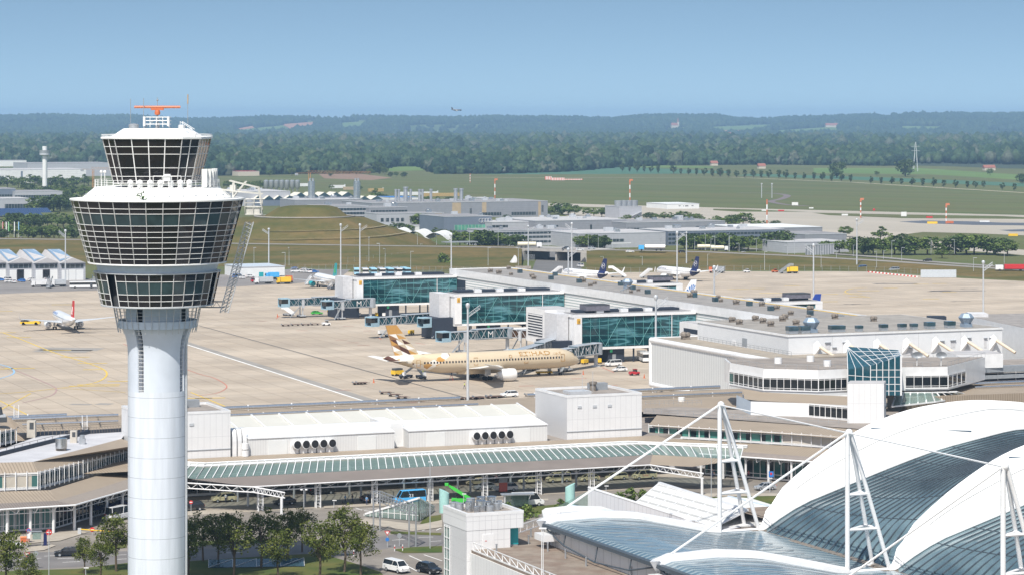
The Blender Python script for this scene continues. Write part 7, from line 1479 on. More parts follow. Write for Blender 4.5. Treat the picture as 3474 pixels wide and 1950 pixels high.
US = list(np.concatenate([np.linspace(202.6, 212, 9), np.linspace(215, 290, 36)]))
TG_ = mat('tent_roof_glass', (.022, .05, .07), .05, var=.5, scale=.075, col2=(.20, .285, .31), spec=.8, stretch=(1, .45, 1), detail=6); BARD = mat('glazing_bar_dark', (.07, .09, .11), .5, .2, var=.1)  # pale noise in the opaque colour stands in for reflections and the interior
for i, v in enumerate(PVs):
 m = thing('roof_membrane', ('farthest', 'middle', 'nearest')[i]+' arched white membrane of the tent roof springing from its mast', 'membrane', (0, 0, 0), 0, 'white membranes of the tent roof'); rings = []
 for u in US:
  bv_, bz = smooth_ev(BE, u); fv_, fz = smooth_ev(FE, u); row = []
  for j in range(9):
   f = j/8; vv = bv_+(fv_-bv_)*f; z = bz+(fz-bz)*f+.9*math.sin(math.pi*f)*min(1, (u-202)/12)*(1 if f < 1 else 0); row.append(W2(u, v+vv, z))
  row.append(W2(u, v+fv_+.25, fz-.35)); rings.append(row)
 MB().loft(rings, closed=False, cap=False).build('sheet', CREAM, m, True); mb = MB()
 pe = [r[8] for r in rings]; [mb.tube(a, b, .26, 7) for a, b in zip(pe, pe[1:])]; pe = [r[0] for r in rings]; [mb.tube(a, b, .2, 6) for a, b in zip(pe, pe[1:])]; mb.build('edge_beam', WHITE2, m, True)
 mb = MB(); md = [Vector(r[4])+Vector((0, 0, .06)) for r in rings]; [mb.tube(a, b, .045, 4) for a, b in zip(md[6:], md[7:])]; mb.build('seam_cable', STEEL, m)
 mb = MB(); a = rings[14]; mb.bar(Vector(a[1])+Vector((0, 0, .1)), Vector(rings[20][7])+Vector((0, 0, .15)), .3, .12); mb.build('gutter_strip', mat('membrane_gutter', (.05, .10, .16), .5), m)
 if i < 2:
  gl = thing('tent_glazing', ('far', 'near')[i]+' curved glass bay between two white membranes of the tent roof', 'glass roof', (0, 0, 0), 0, 'glass bays of the tent roof'); gr = []; NB = 18
  for u in US:
   fv_, fz = smooth_ev(FE, u); bv_, bz = smooth_ev(BE, u); a = (v+fv_, fz-.3); b = (PVs[i+1]+bv_, bz-.3); gr.append([W2(u, a[0]+(b[0]-a[0])*j/NB, a[1]+(b[1]-a[1])*j/NB-1.6*math.sin(math.pi*j/NB)*min(1, (u-202)/25)) for j in range(NB+1)])
  MB().loft(gr, closed=False, cap=False).build('glass', TG_, gl, True); mb = MB(); up_ = Vector((0, 0, .12))
  for j in range(1, NB): pe = [Vector(r[j])+up_ for r in gr[::2]]; [mb.bar(a, b, .17, .2) for a, b in zip(pe, pe[1:])]
  mb.build('glazing_bars', BARD, gl); mb = MB()
  for k in range(6, len(gr), 3): [mb.bar(Vector(a)+up_*.2, Vector(b)+up_*.2, .15, .10) for a, b in zip(gr[k], gr[k][1:])]
  mb.build('cross_beams', BARD, gl); mb = MB(); [mb.bar(Vector(a)+Vector((0, 0, .1)), Vector(b)+Vector((0, 0, .1)), 1.3, .7) for a, b in zip(gr[0], gr[0][1:])]; mb.build('gutter', VENTM, gl)
# low side roofs
bmx = [(1840, 1768), (1875, 1752), (2022, 1739), (2150, 1743), (2300, 1770), (2437, 1797)]; BM = [pv(a, b, 384.5) for a, b in bmx]; BMu = [(x*CU+y*SU, z) for x, y, z in BM]
bz = lambda u: float(np.interp(u, [b[0] for b in BMu], [b[1] for b in BMu])); LU = np.linspace(BMu[0][0]+.1, BMu[-1][0], 18); LX = list(LU)+[198, 200.5, 202.8]
LG_ = seams('side_roof_glass', (.09, .15, .19), (.26, .32, .34), 1.45, 1, .55, .16, .25, spec=.6)
for i in range(2):
 v0, v1 = PVs[i], PVs[i+1]; t = uthing('side_glass_roof', ('far', 'near')[i]+' low blue striped glass roof left of the white masts', 'glass roof', 0, 0, 0, 'low glass roofs beside the tent'); gr = []
 for u in LX: gr.append([(u, v0+(v1-v0)*j/14, max(8.14, bz(u)-.5)-0 if u > 196 else max(8.14, bz(u)-.5-1.0*math.sin(math.pi*j/14)*(1-abs(2*(u-180)/34)))) for j in range(15)])
 MB().loft(gr, closed=False, cap=False).build('glass', LG_, t, True); mb = MB(); u0 = LU[0]; mb.bar((u0, v0, bz(u0)-.5), (u0, v1, bz(u0)-.5), .9, .55); mb.build('gutter', BARD, t)
 mb = MB()
 for k in range(1, 12): pe = [Vector(r[0]).lerp(Vector(r[14]), k/12)+Vector((0, 0, (r[int(k/12*14)][2]-r[0][2])+.06)) for r in gr[::3]]; [mb.bar(a, b, .09, .1) for a, b in zip(pe, pe[1:])]
 mb.build('glazing_bars', STEEL, t)
 MB().box(u0+1.0, u0+1.4, v1+1, v0-.6, 8.0, bz(u0)-1.0).build('side_wall', RIBF, t); mb = MB(); P = [(u0, v0-.5, bz(u0)-.8), (u0-.4, v0-9, 9.3), (u0-.5, v0-21, 8.5), (u0-.4, v0-33, 9.2), (u0, v1+.5, bz(u0)-.8)]; [mb.tube(a, b, .13, 6) for a, b in zip(P, P[1:])]; [mb.tube(q, (u0, q[1], bz(u0)-.6), .10, 6) for q in P[1:4]]; mb.build('tension_rods', BARD, t)
for i, v in enumerate(PVs[:3]):
 t = uthing('arched_beam', ('farthest', 'middle', 'nearest')[i]+' white arched beam along the low glass roof ending at a mast foot', 'beam', 0, 0, 0, 'white beams of the low roofs'); MB().loft([[(u, v+a, bz(u)+b) for a, b in ((-1.1, -.55), (-1.0, .15), (-.5, .45), (.6, .45), (1.3, .2), (1.3, -.5))] for u in LU]).build('beam', WHITE2, t, True)
 MB().add([(LU[0]-1.6, v-1, bz(LU[0])+.3), (LU[0], v-1.2, bz(LU[0])+.3), (LU[0], v+1.2, bz(LU[0])+.3), (LU[0]+.2, v, bz(LU[0])-2)], [(0, 1, 2), (0, 3, 1), (1, 3, 2), (0, 2, 3)]).build('shoe', WHITE2, t)
 s = MB().box(LU[0]-1.8, LU[0]+1.2, v-4.5, v-.8, 9.2, 10.2); s.build('spout', WHITE2, t)
 sr = thing('stay_rods', 'pair of white stay rods from the '+('farthest', 'middle', 'nearest')[i]+' mast top down to the low beam end', 'stay rods', (0, 0, 0), 0, 'stay rods of the masts'); a = Vector(APX[i]); b = Vector(W2(LU[1]+.6, v, bz(LU[1])+.5)); o_ = Vector((.25, .5, 0)); MB().tube(a+o_, b+o_, .11, 7).tube(a-o_, b-o_, .11, 7).build('rod', WHITE2, sr, True)
for a, b, nm in ((APX[0], APX[1], 'far'), (APX[1], APX[2], 'near')): t = thing('mast_cable', nm+' pair of white cables joining two mast tops', 'cable', (0, 0, 0)); MB().tube(a, b, .11, 6).tube(Vector(a)+Vector((.5, .3, -.2)), Vector(b)+Vector((.5, .3, -.2)), .08, 6).build('cable', WHITE2, t, True)
# entrance roofs behind
t = uthing('louvred_roof', 'white louvred sloping roof over the forum entrance between canopy and masts', 'louvred roof', 0, 0); LS = seams('fine_louvres', (.64, .64, .62), (.42, .42, .41), .5, 2, .14, .5, .03)
MB().quad((195.3, 415.5, 8.8), (195.3, 386, 8.6), (203.6, 390, 10.4), (203.6, 423.5, 10.7)).build('roof', LS, t); MB().quad((203.6, 423.5, 10.7), (203.6, 390, 10.4), (209, 388, 8.4), (209, 420, 8.4)).build('rear_slope', WHITE2, t); mb = MB()
for k in range(9): f = k/8; a = Vector((195.3, 415.5-29.5*f, 8.85-.2*f)); b = Vector((203.6, 423.5-33.5*f, 10.75-.3*f)); mb.bar(a, b, .22, .2)
mb.bar((203.6, 423.5, 10.8), (203.6, 390, 10.5), .5, .4); mb.bar((195.3, 415.5, 8.8), (195.3, 386, 8.7), .3, .3); mb.build('rib', WHITE2, t); MB().box(195.6, 208.5, 388, 415, 7.2, 8.4).build('base', RIBF, t)
t = uthing('screen_wall', 'white slatted screen wall with sloping top left of the louvred roof', 'screen wall', 0, 0); MB().box(190, 190.5, 384, 424, 7, 10.4).build('wall', seams('screen_slats', (.76, .76, .78), (.60, .60, .62), 1.6, 1, .14, .5, .03), t); mb = MB().tube((190.2, 384, 10.5), (190.2, 424, 10.6), .25, 8); mb.build('top_rail', WHITE2, t, True); MB().quad((184, 424, 7), (190, 424, 7), (190, 424, 10), (184, 424, 7.6)).build('glass_end', SKG, t)
t = thing('low_white_roof', 'low white roof with a thin blue joint behind the farthest beam', 'roof', (0, 0, 0)); P = [P3(*p) for p in ((1838, 1730, 11.6), (1850, 1722, 12), (1935, 1713, 12.1), (2040, 1716, 12.1), (2100, 1735, 11.8), (1845, 1762, 11.5))]; MB().add([(x, y, z) for x, y, z in P]+[(x, y, 8) for x, y, z in P], [tuple(range(6))]+[(i, i+6, (i+1) % 6+6, (i+1) % 6) for i in range(6)]).build('roof', CREAM, t); mb = MB(); mb.bar(Vector(P[2])+Vector((0, 0, .05)), Vector(P[4])+Vector((0, 0, .1)), .2, .1); mb.build('joint', BLUEGREY, t)
t = thing('low_white_roof', 'flat white roof behind the feet of the farthest mast', 'roof', (0, 0, 0)); P = [P3(*p) for p in ((2396, 1692, 6.5), (2470, 1683, 6.5), (2545, 1688, 6.5), (2625, 1712, 6.5), (2590, 1755, 6.5), (2500, 1742, 6.5))]; MB().prism([p[:2] for p in P], 3, 6.5).build('roof', CREAM, t); mb = MB(); mb.bar(Vector(P[1])+Vector((0, 0, .1)), Vector(P[3])+Vector((-1, -2, .1)), .3, .2); mb.build('joint', BLUEGREY, t)
for px, yb, yt, lb in ((1507, 1738, 1656, 'pale mint vent cylinder with slanted top behind the stair block'), (1934, 1718, 1637, 'pale mint vent cylinder with slanted top left of the screen wall')):
 x, y = gp(px, yb); h_ = zat(yt, y); t = thing('vent_cylinder', lb, 'vent', (x, y, 0)); n = 20; MB().loft([[(.95*math.cos(2*math.pi*i/n), .95*math.sin(2*math.pi*i/n), 0) for i in range(n)], [(.95*math.cos(2*math.pi*i/n), .95*math.sin(2*math.pi*i/n), h_-.45+.45*math.cos(2*math.pi*i/n)*(1 if px > 1600 else -1)) for i in range(n)]]).build('cylinder', MINT, t, True)
# ---------------------------------------------------------------- forecourt
ROADM = ground_mat('forecourt_asphalt', [(.20, .178, .155), (.26, .235, .205), (.165, .15, .135)], (.12, .3), (4, 1, 1), ROT); PAVE = ground_mat('beige_paving', [(.34, .30, .25), (.40, .36, .30), (.30, .265, .22)], (.3, .6), (1, 1, 1), ROT); ROAD2 = mat('road_grey', (.155, .145, .14), .85, var=.14, scale=.15)
sheet('forecourt', U_((-120, 330), (-120, 560), (420, 560), (420, 430), (330, 400), (160, 320)), .03, ROADM); sheet('taxi_rank', U_((126, 488), (126, 512), (246, 512), (250, 488)), .05, PAVE)
psheet('road', [(-60, 1880), (100, 1872), (430, 1868), (640, 1862), (900, 1852), (1150, 1842), (1330, 1812), (1520, 1806), (1600, 1806), (1600, 1848), (1330, 1856), (1180, 1880), (900, 1884), (640, 1900), (430, 1912), (100, 1930), (-60, 1936)], .045, ROAD2)
psheet('pavement', [(-60, 1800), (60, 1815), (150, 1810), (262, 1798), (300, 1803), (205, 1832), (88, 1842), (-60, 1848)], .14, PAVE); psheet('pavement', [(85, 1858), (160, 1843), (190, 1848), (150, 1864), (90, 1870)], .14, PAVE); psheet('pavement', [(1100, 1712), (1500, 1698), (1860, 1690), (1860, 1696), (1500, 1706), (1100, 1722)], .13, PAVE); psheet('pavement', [(2380, 1672), (2640, 1672), (2640, 1680), (2380, 1684)], .13, PAVE); psheet('pavement', [(1240, 1756), (1421, 1778), (1500, 1762), (1500, 1786), (1400, 1800), (1200, 1770)], .13, PAVE)
psheet('lawn', [(-60, 1940), (100, 1932), (260, 1928), (430, 1908), (640, 1902), (850, 1888), (1060, 1876), (1130, 1888), (1200, 1908), (1290, 1938), (1340, 1990), (1340, 2100), (-60, 2100)], .07, LAWN)
for P in ([(640, 1836), (900, 1826), (1000, 1828), (900, 1840), (640, 1850)], [(1325, 1800), (1497, 1806), (1497, 1814), (1325, 1809)], [(1335, 1862), (1400, 1854), (1500, 1850), (1500, 1872), (1370, 1874)], [(1440, 1752), (1497, 1744), (1497, 1772), (1425, 1775)], [(2380, 1690), (2400, 1684), (2620, 1680), (2700, 1690), (2700, 1720), (2400, 1700)], [(1740, 1722), (1930, 1706), (1930, 1720), (1850, 1740), (1740, 1745)], [(330, 1848), (430, 1836), (430, 1856), (330, 1866)]): psheet('verge', P, .08, LAWN)
for a, b in (((150, 1886), (207, 1883)), ((195, 1895), (258, 1892)), ((212, 1907), (272, 1904)), ((50, 1899), (140, 1893)), ((376, 1883), (430, 1881)), ((397, 1897), (430, 1895)), ((1460, 1836), (1497, 1834)), ((1420, 1822), (1470, 1821)), ((1330, 1832), (1380, 1828)), ((740, 1862), (800, 1861)), ((760, 1875), (820, 1873)), ((930, 1862), (990, 1858)), ((1382, 1799), (1412, 1789)), ((1432, 1800), (1462, 1788)), ((1480, 1798), (1497, 1790)), ((1185, 1730), (1480, 1712)), ((1206, 1722), (1228, 1730)), ((1388, 1884), (1480, 1925)), ((1438, 1881), (1500, 1902)), ((1330, 1890), (1420, 1940)), ((1520, 1708), (1800, 1690))): ribbon('road_marking', [gp(*a), gp(*b)], .22, .062, WL)
CARS = {}
def wheels(t, L, W, xs, r=.33, n=12):
 for x in xs:
  for s in (-1, 1): w = MB().tube((x, s*(W/2-.22), r), (x, s*(W/2+.01), r), r, n).build('wheel', BLACK, t, True); MB().tube((x, s*(W/2-.1), r), (x, s*(W/2+.025), r), r*.6, n).build('rim', SILVER, w)
SHAPES = {  # length, width, height, body side profile, cabin side profile
 'car': (4.4, 1.8, 1.48, [(-2.2, .32), (2.2, .32), (2.22, .62), (2.05, .78), (1.0, .95), (-1.9, 1.0), (-2.2, .92)], [(1.1, .93), (.35, 1.42), (-1.2, 1.46), (-2.0, .98)]),
 'estate': (4.8, 1.83, 1.52, [(-2.4, .32), (2.4, .32), (2.42, .64), (2.2, .80), (1.15, .97), (-2.3, 1.02), (-2.42, .9)], [(1.25, .95), (.5, 1.45), (-1.9, 1.48), (-2.32, 1.0)]),
 'suv': (4.8, 1.95, 1.75, [(-2.4, .40), (2.4, .40), (2.42, .8), (2.2, 1.0), (1.05, 1.14), (-2.3, 1.18), (-2.42, 1.0)], [(1.2, 1.12), (.45, 1.68), (-1.8, 1.72), (-2.32, 1.16)]),
 'van': (5.2, 2.0, 2.05, [(-2.6, .38), (2.55, .38), (2.6, .8), (2.3, 1.05), (1.7, 1.2), (-2.55, 1.25), (-2.6, 1.1)], [(1.8, 1.18), (1.05, 1.95), (-2.35, 2.02), (-2.55, 1.23)]),
 'sprinter': (6.4, 2.05, 2.7, [(-3.2, .4), (3.1, .4), (3.2, .95), (2.9, 1.2), (2.35, 1.32), (2.3, 1.34), (-3.2, 1.36)], [(2.4, 1.3), (1.6, 2.6), (-3.1, 2.68), (-3.18, 1.35)])}
def make_car(kind, paint, closed=False):
 L, W, Hh, bp, cp = SHAPES[kind]; t = thing('car' if kind in ('car', 'estate', 'suv') else 'van', 'car', 'car' if kind in ('car', 'estate', 'suv') else 'van'); mb = MB()
 mb.loft([[(x*(1 if abs(y) < W/2-.05 else .97), y, z+(0 if abs(y) < W/2-.05 else (.04 if z < .5 else -.05))) for x, z in bp] for y in (-W/2, -W/2+.14, W/2-.14, W/2)]); bo = mb.build('body', paint, t)
 gw = W/2-.10; tw = W/2-.26; zb = cp[0][1]
 def cab(m_, name, sc, dz): return MB().loft([[(x, y if z < zb+.1 else y*tw/gw, z+dz) for x, z in cp] for y in (-gw*sc, gw*sc)]).build(name, m_, t)
 cab(GLASSC, 'windows', 1, 0); (x1, z1), (x2, z2) = cp[1], cp[2]; r = MB().loft([[(x1+.05, y, z1-.02), (x1-.1, y*.97, z1+.05), (x2+.1, y*.97, z2+.05), (x2-.05, y, z2-.02)] for y in (-tw-.01, tw+.01)])
 for s in (-1, 1):
  for a, b in ((cp[0], cp[1]), (cp[3], cp[2]), ((cp[0][0]*.05-.2, zb), (x1*.4-.25, z1))): r.bar((a[0], s*(gw+.005), a[1]), (b[0], s*(tw+.005), b[1]), .09, .05)
  if closed: r.quad((cp[1][0]-.5, s*(gw+.02), zb), (cp[3][0]+.1, s*(gw+.02), zb), (cp[2][0], s*(tw+.02), z2), (cp[1][0]-.5, s*(tw+.02), z1))
 r.build('roof', paint, t); wheels(t, L, W, (L*.31, -L*.29), .34 if L < 5 else .36)
 for s in (-1, 1): MB().box(L/2-.12, L/2-.01, s*W*.36-.17, s*W*.36+.17, bp[2][1]-.02, bp[2][1]+.14).build('headlight', CHROME, t); MB().box(-L/2-.01, -L/2+.08, s*W*.40-.12, s*W*.40+.12, bp[-1][1]-.14, bp[-1][1]+.08).build('tail_light', RED, t); MB().box(cp[0][0]-.3, cp[0][0]-.1, s*(W/2+.02), s*(W/2+.16), zb+.02, zb+.16).build('mirror', paint, t)
 MB().box(L/2-.06, L/2+.015, -.26, .26, .42, .54).build('number_plate', WHITE, t); return t
def car(kind, paint, px, py, hdg, label, group=None, z=.05, closed=False, sc=None):
 return place('car'+kind+paint.name+str(closed), lambda: make_car(kind, paint, closed), (*gp(px, py, z), z), R(hdg), label, group, sc)
WV = mat('white_car_paint', (.78, .78, .78), .25, var=.02, coat=.5)
# ---------------------------------------------------------------- vehicles, people, street things
B1_ = lambda x, y: (x/2.41, 1350+y/2.41); B2_ = lambda x, y: (600+x/2.41, 1350+y/2.41); B3_ = lambda x, y: (1400+x/2.41, 1350+y/2.41)
TX_ = 'ivory taxis waiting under the canopy'
for k, (x, y), lb in (('suv', B2_(383, 845), 'ivory taxi with a man in a white shirt standing beside it'), ('car', B3_(520, 705), 'ivory taxi behind the silver car, leftmost of the taxi row'), ('estate', B3_(960, 695), 'ivory estate taxi left of the high roofed taxi van'), ('van', B3_(1190, 685), 'high ivory taxi van left of the pale mint cylinder'), ('car', B3_(1440, 675), 'ivory saloon taxi right of the high taxi van'), ('estate', B3_(1665, 665), 'ivory estate taxi between saloon and lettered taxi van'), ('van', B3_(1893, 660), 'ivory taxi van with red lettering at the right end of the row')):
 c_ = car(k, BROWNISH, x, y, 202.5, lb, TX_)
 if 'red lettering' in lb: lettering('door_lettering', 'TAXI', .55, lambda a, b: (.9-a, 1.02, .75+b) if False else (-.2-a+1.0, 1.02, .75+b), RED, c_, 1.3)
for k, p_, (x, y), h_, lb in (('car', SILVER, B3_(590, 745), 202, 'silver car half hidden by a lattice column in the taxi lane'), ('suv', WV, B3_(760, 760), 202, 'white off-road car behind the red information board'), ('suv', BLACKP, B2_(735, 800), 22, 'black off-road car under the left part of the canopy'), ('car', BLACKP, B2_(880, 868), 200, 'black car at the front left columns of the canopy'), ('van', BLACKP, B2_(1185, 782), 22, 'black van under the canopy behind the twin lamp'), ('car', BLACKP, B2_(1590, 845), 22, 'dark car left of the blue van under the canopy'), ('suv', BLACKP, B2_(120, 915), 202, 'dark van-like car just right of the tower shaft'), ('sprinter', WV, B3_(940, 880), 22, 'white delivery van behind the glass bus shelter'), ('sprinter', SKYBLUE, B2_(1900, 860), 200, 'blue van with white lettering parked at the canopy edge'), ('car', SILVER, (2595, 1660), 200, 'silver hatchback driving behind the farthest white mast'), ('van', WV, (1345, 1938), 310, 'white minibus parked in the car park at the lower frame edge'), ('suv', BLACKP, (1455, 1942), 310, 'dark blue off-road car in the car park left of the stair block'), ('estate', BLACKP, (232, 1884), 190, 'dark saloon car on the road left of the tower'), ('estate', WV, (26, 1858), 15, 'white estate car at the left frame edge with bicycles behind'), ('sprinter', WV, (405, 1762), 60, 'white coach front half hidden left of the tower shaft')):
 c_ = car(k, p_, x, y, h_, lb)
 if 'blue van' in lb: lettering('side_lettering', '23', .9, lambda a, b: (-2.3+a, 1.05, 1.3+b) if False else (2.9-3.4-a+.9, 1.05, 1.4+b), WHITE2, c_, .9)
# apron and road traffic
def small(lbl): return lbl
for k, p_, (x, y), h_, lb in (('van', WV, M3(1263, 1028), 205, 'white van on the apron right of the golden airliner'), ('car', WV, M3(1322, 1073), 200, 'white car in front of the white apron van'), ('suv', WV, M3(335, 1302), 200, 'white off-road car with roof frame behind the terminal roof'), ('van', WV, M3(970, 148), 110, 'white van on the grass track beside the left blue tailed airliner'), ('car', BLACKP, M3(1065, 152), 20, 'black car right of the white van by the left blue tailed airliner'), ('suv', BLACKP, Z4(1790, 1290), 170, 'dark off-road car on the side road at right'), ('van', BLUEP, Z4(1255, 1352), 190, 'blue van at the barriers below the light mast'), ('van', SILVER, Z4(1520, 1366), 190, 'grey van behind the red and white barriers'), ('car', WV, Z2(1445, 1282), 190, 'white car on the embankment road below the mound'), ('car', BLACKP, Z2(1510, 1282), 190, 'black car right behind the white car on the embankment road'), ('car', BLACKP, Z3(840, 1305), 190, 'dark car on the road above the bridge'), ('car', WV, Z3(965, 1316), 10, 'white car on the road right of the bridge'), ('car', SILVER, Z3(1068, 1303), 10, 'silver car by the trees right of the bridge'), ('car', WV, Z3(1412, 1333), 10, 'white car on the road above the far right airliner'), ('car', BLACKP, Z3(1880, 1336), 10, 'dark car on the road left of the tall lattice mast'), ('car', WV, Z4(285, 1230), 175, 'white car on the road in front of the glazed office'), ('car', WV, Z1(150, 1058), 0, 'white car on the road above the cargo hangars'), ('car', GREENP, M2(722, 568), 20, 'dark green car under the far jet bridges')):
 on = y < 870; car(k, p_, x, y, h_, lb, z=(6.2 if on and 1400 < x < 2450 else .06))
wl = [M1(x, y) for x, y in ((10, 140), (65, 140), (85, 152), (118, 155), (150, 128), (192, 148), (290, 138), (310, 128), (385, 128), (405, 138))]+[M2(x, y) for x, y in ((20, 245), (48, 250), (130, 240), (150, 232), (415, 248), (520, 172), (535, 195), (590, 195), (618, 180), (650, 200), (695, 198))]
for i, (x, y) in enumerate(wl): car(('car', 'van', 'estate')[i % 3], WV if i % 5 else BLUEP, x, y, 20+90*(i % 2)+hsh(i)*20, ('white' if i % 5 else 'blue')+' service car parked on the dark apron strip at left', ('white' if i % 5 else 'blue')+' service cars on the dark apron strip', z=.06)
car('van', REDP, *M2(185, 283), 20, 'red van parked right of the long white shed', z=.06)
def rig(name, label, cat, pos, hdg, parts, z=.05, group=None, ws=(), wr=.4, W=2.3):
 t = thing(name, label, cat, (*gp(*pos, z), z), R(hdg), group)
 for nm, m, bx in parts:
  mb = MB()
  for b in bx: mb.box(*b) if len(b) == 6 else (mb.tube(*b) if len(b) == 4 and not isinstance(b[3], tuple) else mb.quad(*b))
  mb.build(nm, m, t)
 for x in ws:
  for s in (-1, 1): MB().tube((x, s*(W/2-.3), wr), (x, s*W/2, wr), wr, 10).build('wheel', BLACK, t, True)
 return t
def lorry(label, pos, hdg, cabm, loadm, L=9, tank=True, z=.06):
 ld = [((-L*.55, 0, 2.1), (L*.26, 0, 2.1), 1.15, 12)] if tank else [(-L*.55, L*.26, -1.2, 1.2, 1.0, 3.2)]
 return rig('lorry', label, 'lorry', pos, hdg, [('cab', cabm, [(L*.3, L*.52, -1.2, 1.2, .7, 2.9)]), ('windscreen', GLASSC, [(L*.5, L*.525, -1.0, 1.0, 1.8, 2.7)]), ('tank' if tank else 'load_box', loadm, ld), ('chassis', DGREY, [(-L*.55, L*.5, -1.0, 1.0, .55, .95)])], z, None, (L*.4, -L*.2, -L*.38), .5, 2.4)
lorry('white and cream road tanker on the road behind the bridge', Z3(520, 1292), 5, WV, mat('cream_tank', (.72, .66, .50), .4), 12, z=6.1); lorry('road tanker with blue cab on the road left of the young trees', Z3(1605, 1318), 175, SKYBLUE, mat('white_tank', (.76, .74, .72), .35), 13, z=6.1); lorry('cream tanker lorry parked left before the street trees', Z3(2090, 1312), 5, WV, mat('cream_tank', (.7, .6, .5)), 9); lorry('cream tanker lorry parked right before the street trees', Z3(2212, 1322), 5, WV, mat('cream_tank', (.7, .6, .5)), 9)
lorry('red tipper lorry on the road at the right frame edge', Z4(2490, 1365), 178, WV, RED, 17, False, z=1.2); lorry('orange lorry beside the right blue tailed airliner', M3(2185, 200), 170, ORANGE, MGREY, 7, False); lorry('yellow catering lorry beside the raised stair truck', Z4(690, 1385), 178, YELLOW, YELLOW, 5, False); lorry('white lorry with grey load right of the red van', M2(245, 297), 200, WV, LGREY, 8, False)
lorry('blue box lorry behind the red van', M2(322, 255), 200, SKYBLUE, SKYBLUE, 6, False); lorry('yellow loader lorry right of the long white shed', M2(425, 298), 200, YELLOW, YELLOW, 6, False); lorry('orange yellow lorry at the light mast right of the white shed', M2(473, 285), 110, YELLOW, ORANGE, 5, False); lorry('white lifting lorry in front of the cargo hangars', M1(350, 192), 200, WV, WHITE2, 7, False); lorry('white flat lorry right of the dark lifting cage', M1(520, 190), 200, WV, LGREY, 6, False)
def bus(label, pos, hdg, m, L=12, group=None): return rig('apron_bus', label, 'bus', pos, hdg, [('body', m, [(-L/2, L/2, -1.4, 1.4, .45, 1.5), (-L/2, L/2, -1.4, 1.4, 2.6, 3.1)]), ('windows', GLASSC, [(-L/2+.05, L/2-.03, -1.36, 1.36, 1.5, 2.6)]), ('door', DGREY, [(L*.25, L*.34, -1.43, -1.38, .6, 2.5)])], .06, group, (L*.3, -L*.3), .45, 2.8)
bus('white apron bus with dark windows before the cargo hangars', M1(742, 203), 10, WV); bus('white bus standing in the shade under the middle glass pier', M3(440, 760), 195, WV, 11); bus('white bus front in the shade beside the rounded hall', M3(1540, 985), 100, WV, 9)
for i in range(7): bus('white and blue bus in the parked row behind the far glass pier', M2(1080+i*72, 214-i*1), 95+i*2, WV if i % 2 else mat('pale_blue_bus', (.35, .62, .78), .4), 11, 'buses parked behind the far glass pier')
def stairs(label, pos, hdg, hgt=3.4, m=None, z=.05):
 m = m or WHITE2; L = hgt*1.75; t = rig('boarding_stairs', label, 'boarding stairs', pos, hdg, [('chassis', MGREY, [(-L*.5, L*.42, -.9, .9, .45, .8)]), ('platform', m, [(L*.3, L*.55, -.9, .9, hgt-.15, hgt)])], z, None, (L*.3, -L*.35), .35, 1.8); mb = MB()
 n = 12
 for i in range(n): mb.box(-L*.55+i*L*.85/n, -L*.55+(i+1)*L*.85/n, -.75, .75, .3+(hgt-.3)*i/n, .45+(hgt-.3)*i/n)
 mb.build('flight', m, t); mb = MB()
 for s in (-.85, .85): mb.quad((-L*.55, s, .3), (L*.3, s, hgt-.2), (L*.3, s, hgt+1.0), (-L*.55, s, 1.3)); mb.box(L*.3, L*.55, s-.03, s+.03, hgt, hgt+1.0)
 mb.build('handrail', m, t); return t
stairs('white boarding stairs at the front door of the teal tailed airliner', M2(660, 305), 65); stairs('white boarding stairs at the rear door of the teal tailed airliner', M2(860, 343), 65); stairs('white boarding stairs at the nose of the left blue tailed airliner', M3(755, 222), 35); stairs('tall white stairs behind the left blue tailed airliner', M3(1300, 240), 160, 4.4); stairs('white boarding stairs at the nose of the right blue tailed airliner', M3(1555, 243), 35); stairs('raised stair truck near the yellow lorry on the far apron', Z4(640, 1385), 20, 3.8, STEEL); stairs('white conveyor stairs at the end of the far left jet bridge', M2(465, 577), 150, 2.6); stairs('dark lifting cage lorry in front of the cargo hangars', M1(440, 200), 90, 4.0, STEEL); stairs('high grey lift at the right end of the cargo hangar forecourt', M1(835, 190), 90, 4.2, STEEL)
rig('pushback_tug', 'long low yellow pushback tug under the nose of the red tailed airliner', 'tug', M1(272, 528), 100+80, [('body', YELLOW, [(-3.6, 3.6, -1.4, 1.4, .5, 1.2), (-3.4, -1.4, -1.3, 1.3, 1.2, 1.6)]), ('cab', GLASSC, [(.6, 2.2, -1.1, 1.1, 1.2, 2.0)]), ('engine_cover', DGREY, [(2.4, 3.4, -1.2, 1.2, 1.2, 1.7)])], .05, None, (2.4, -2.2), .55, 2.8)
def dolly(): return rig('baggage_dolly', 'd', 'baggage dolly', (1000, 1200), 0, [('platform', mat('rusty_deck', (.12, .075, .06), .8, var=.3), [(-1.6, 1.6, -.8, .8, .42, .55)]), ('rail', MGREY, [(-1.6, -1.5, -.8, .8, .55, .9)]), ('drawbar', DGREY, [(1.6, 2.6, -.06, .06, .3, .4)])], .05, None, (1.0, -1.0), .2, 1.5)
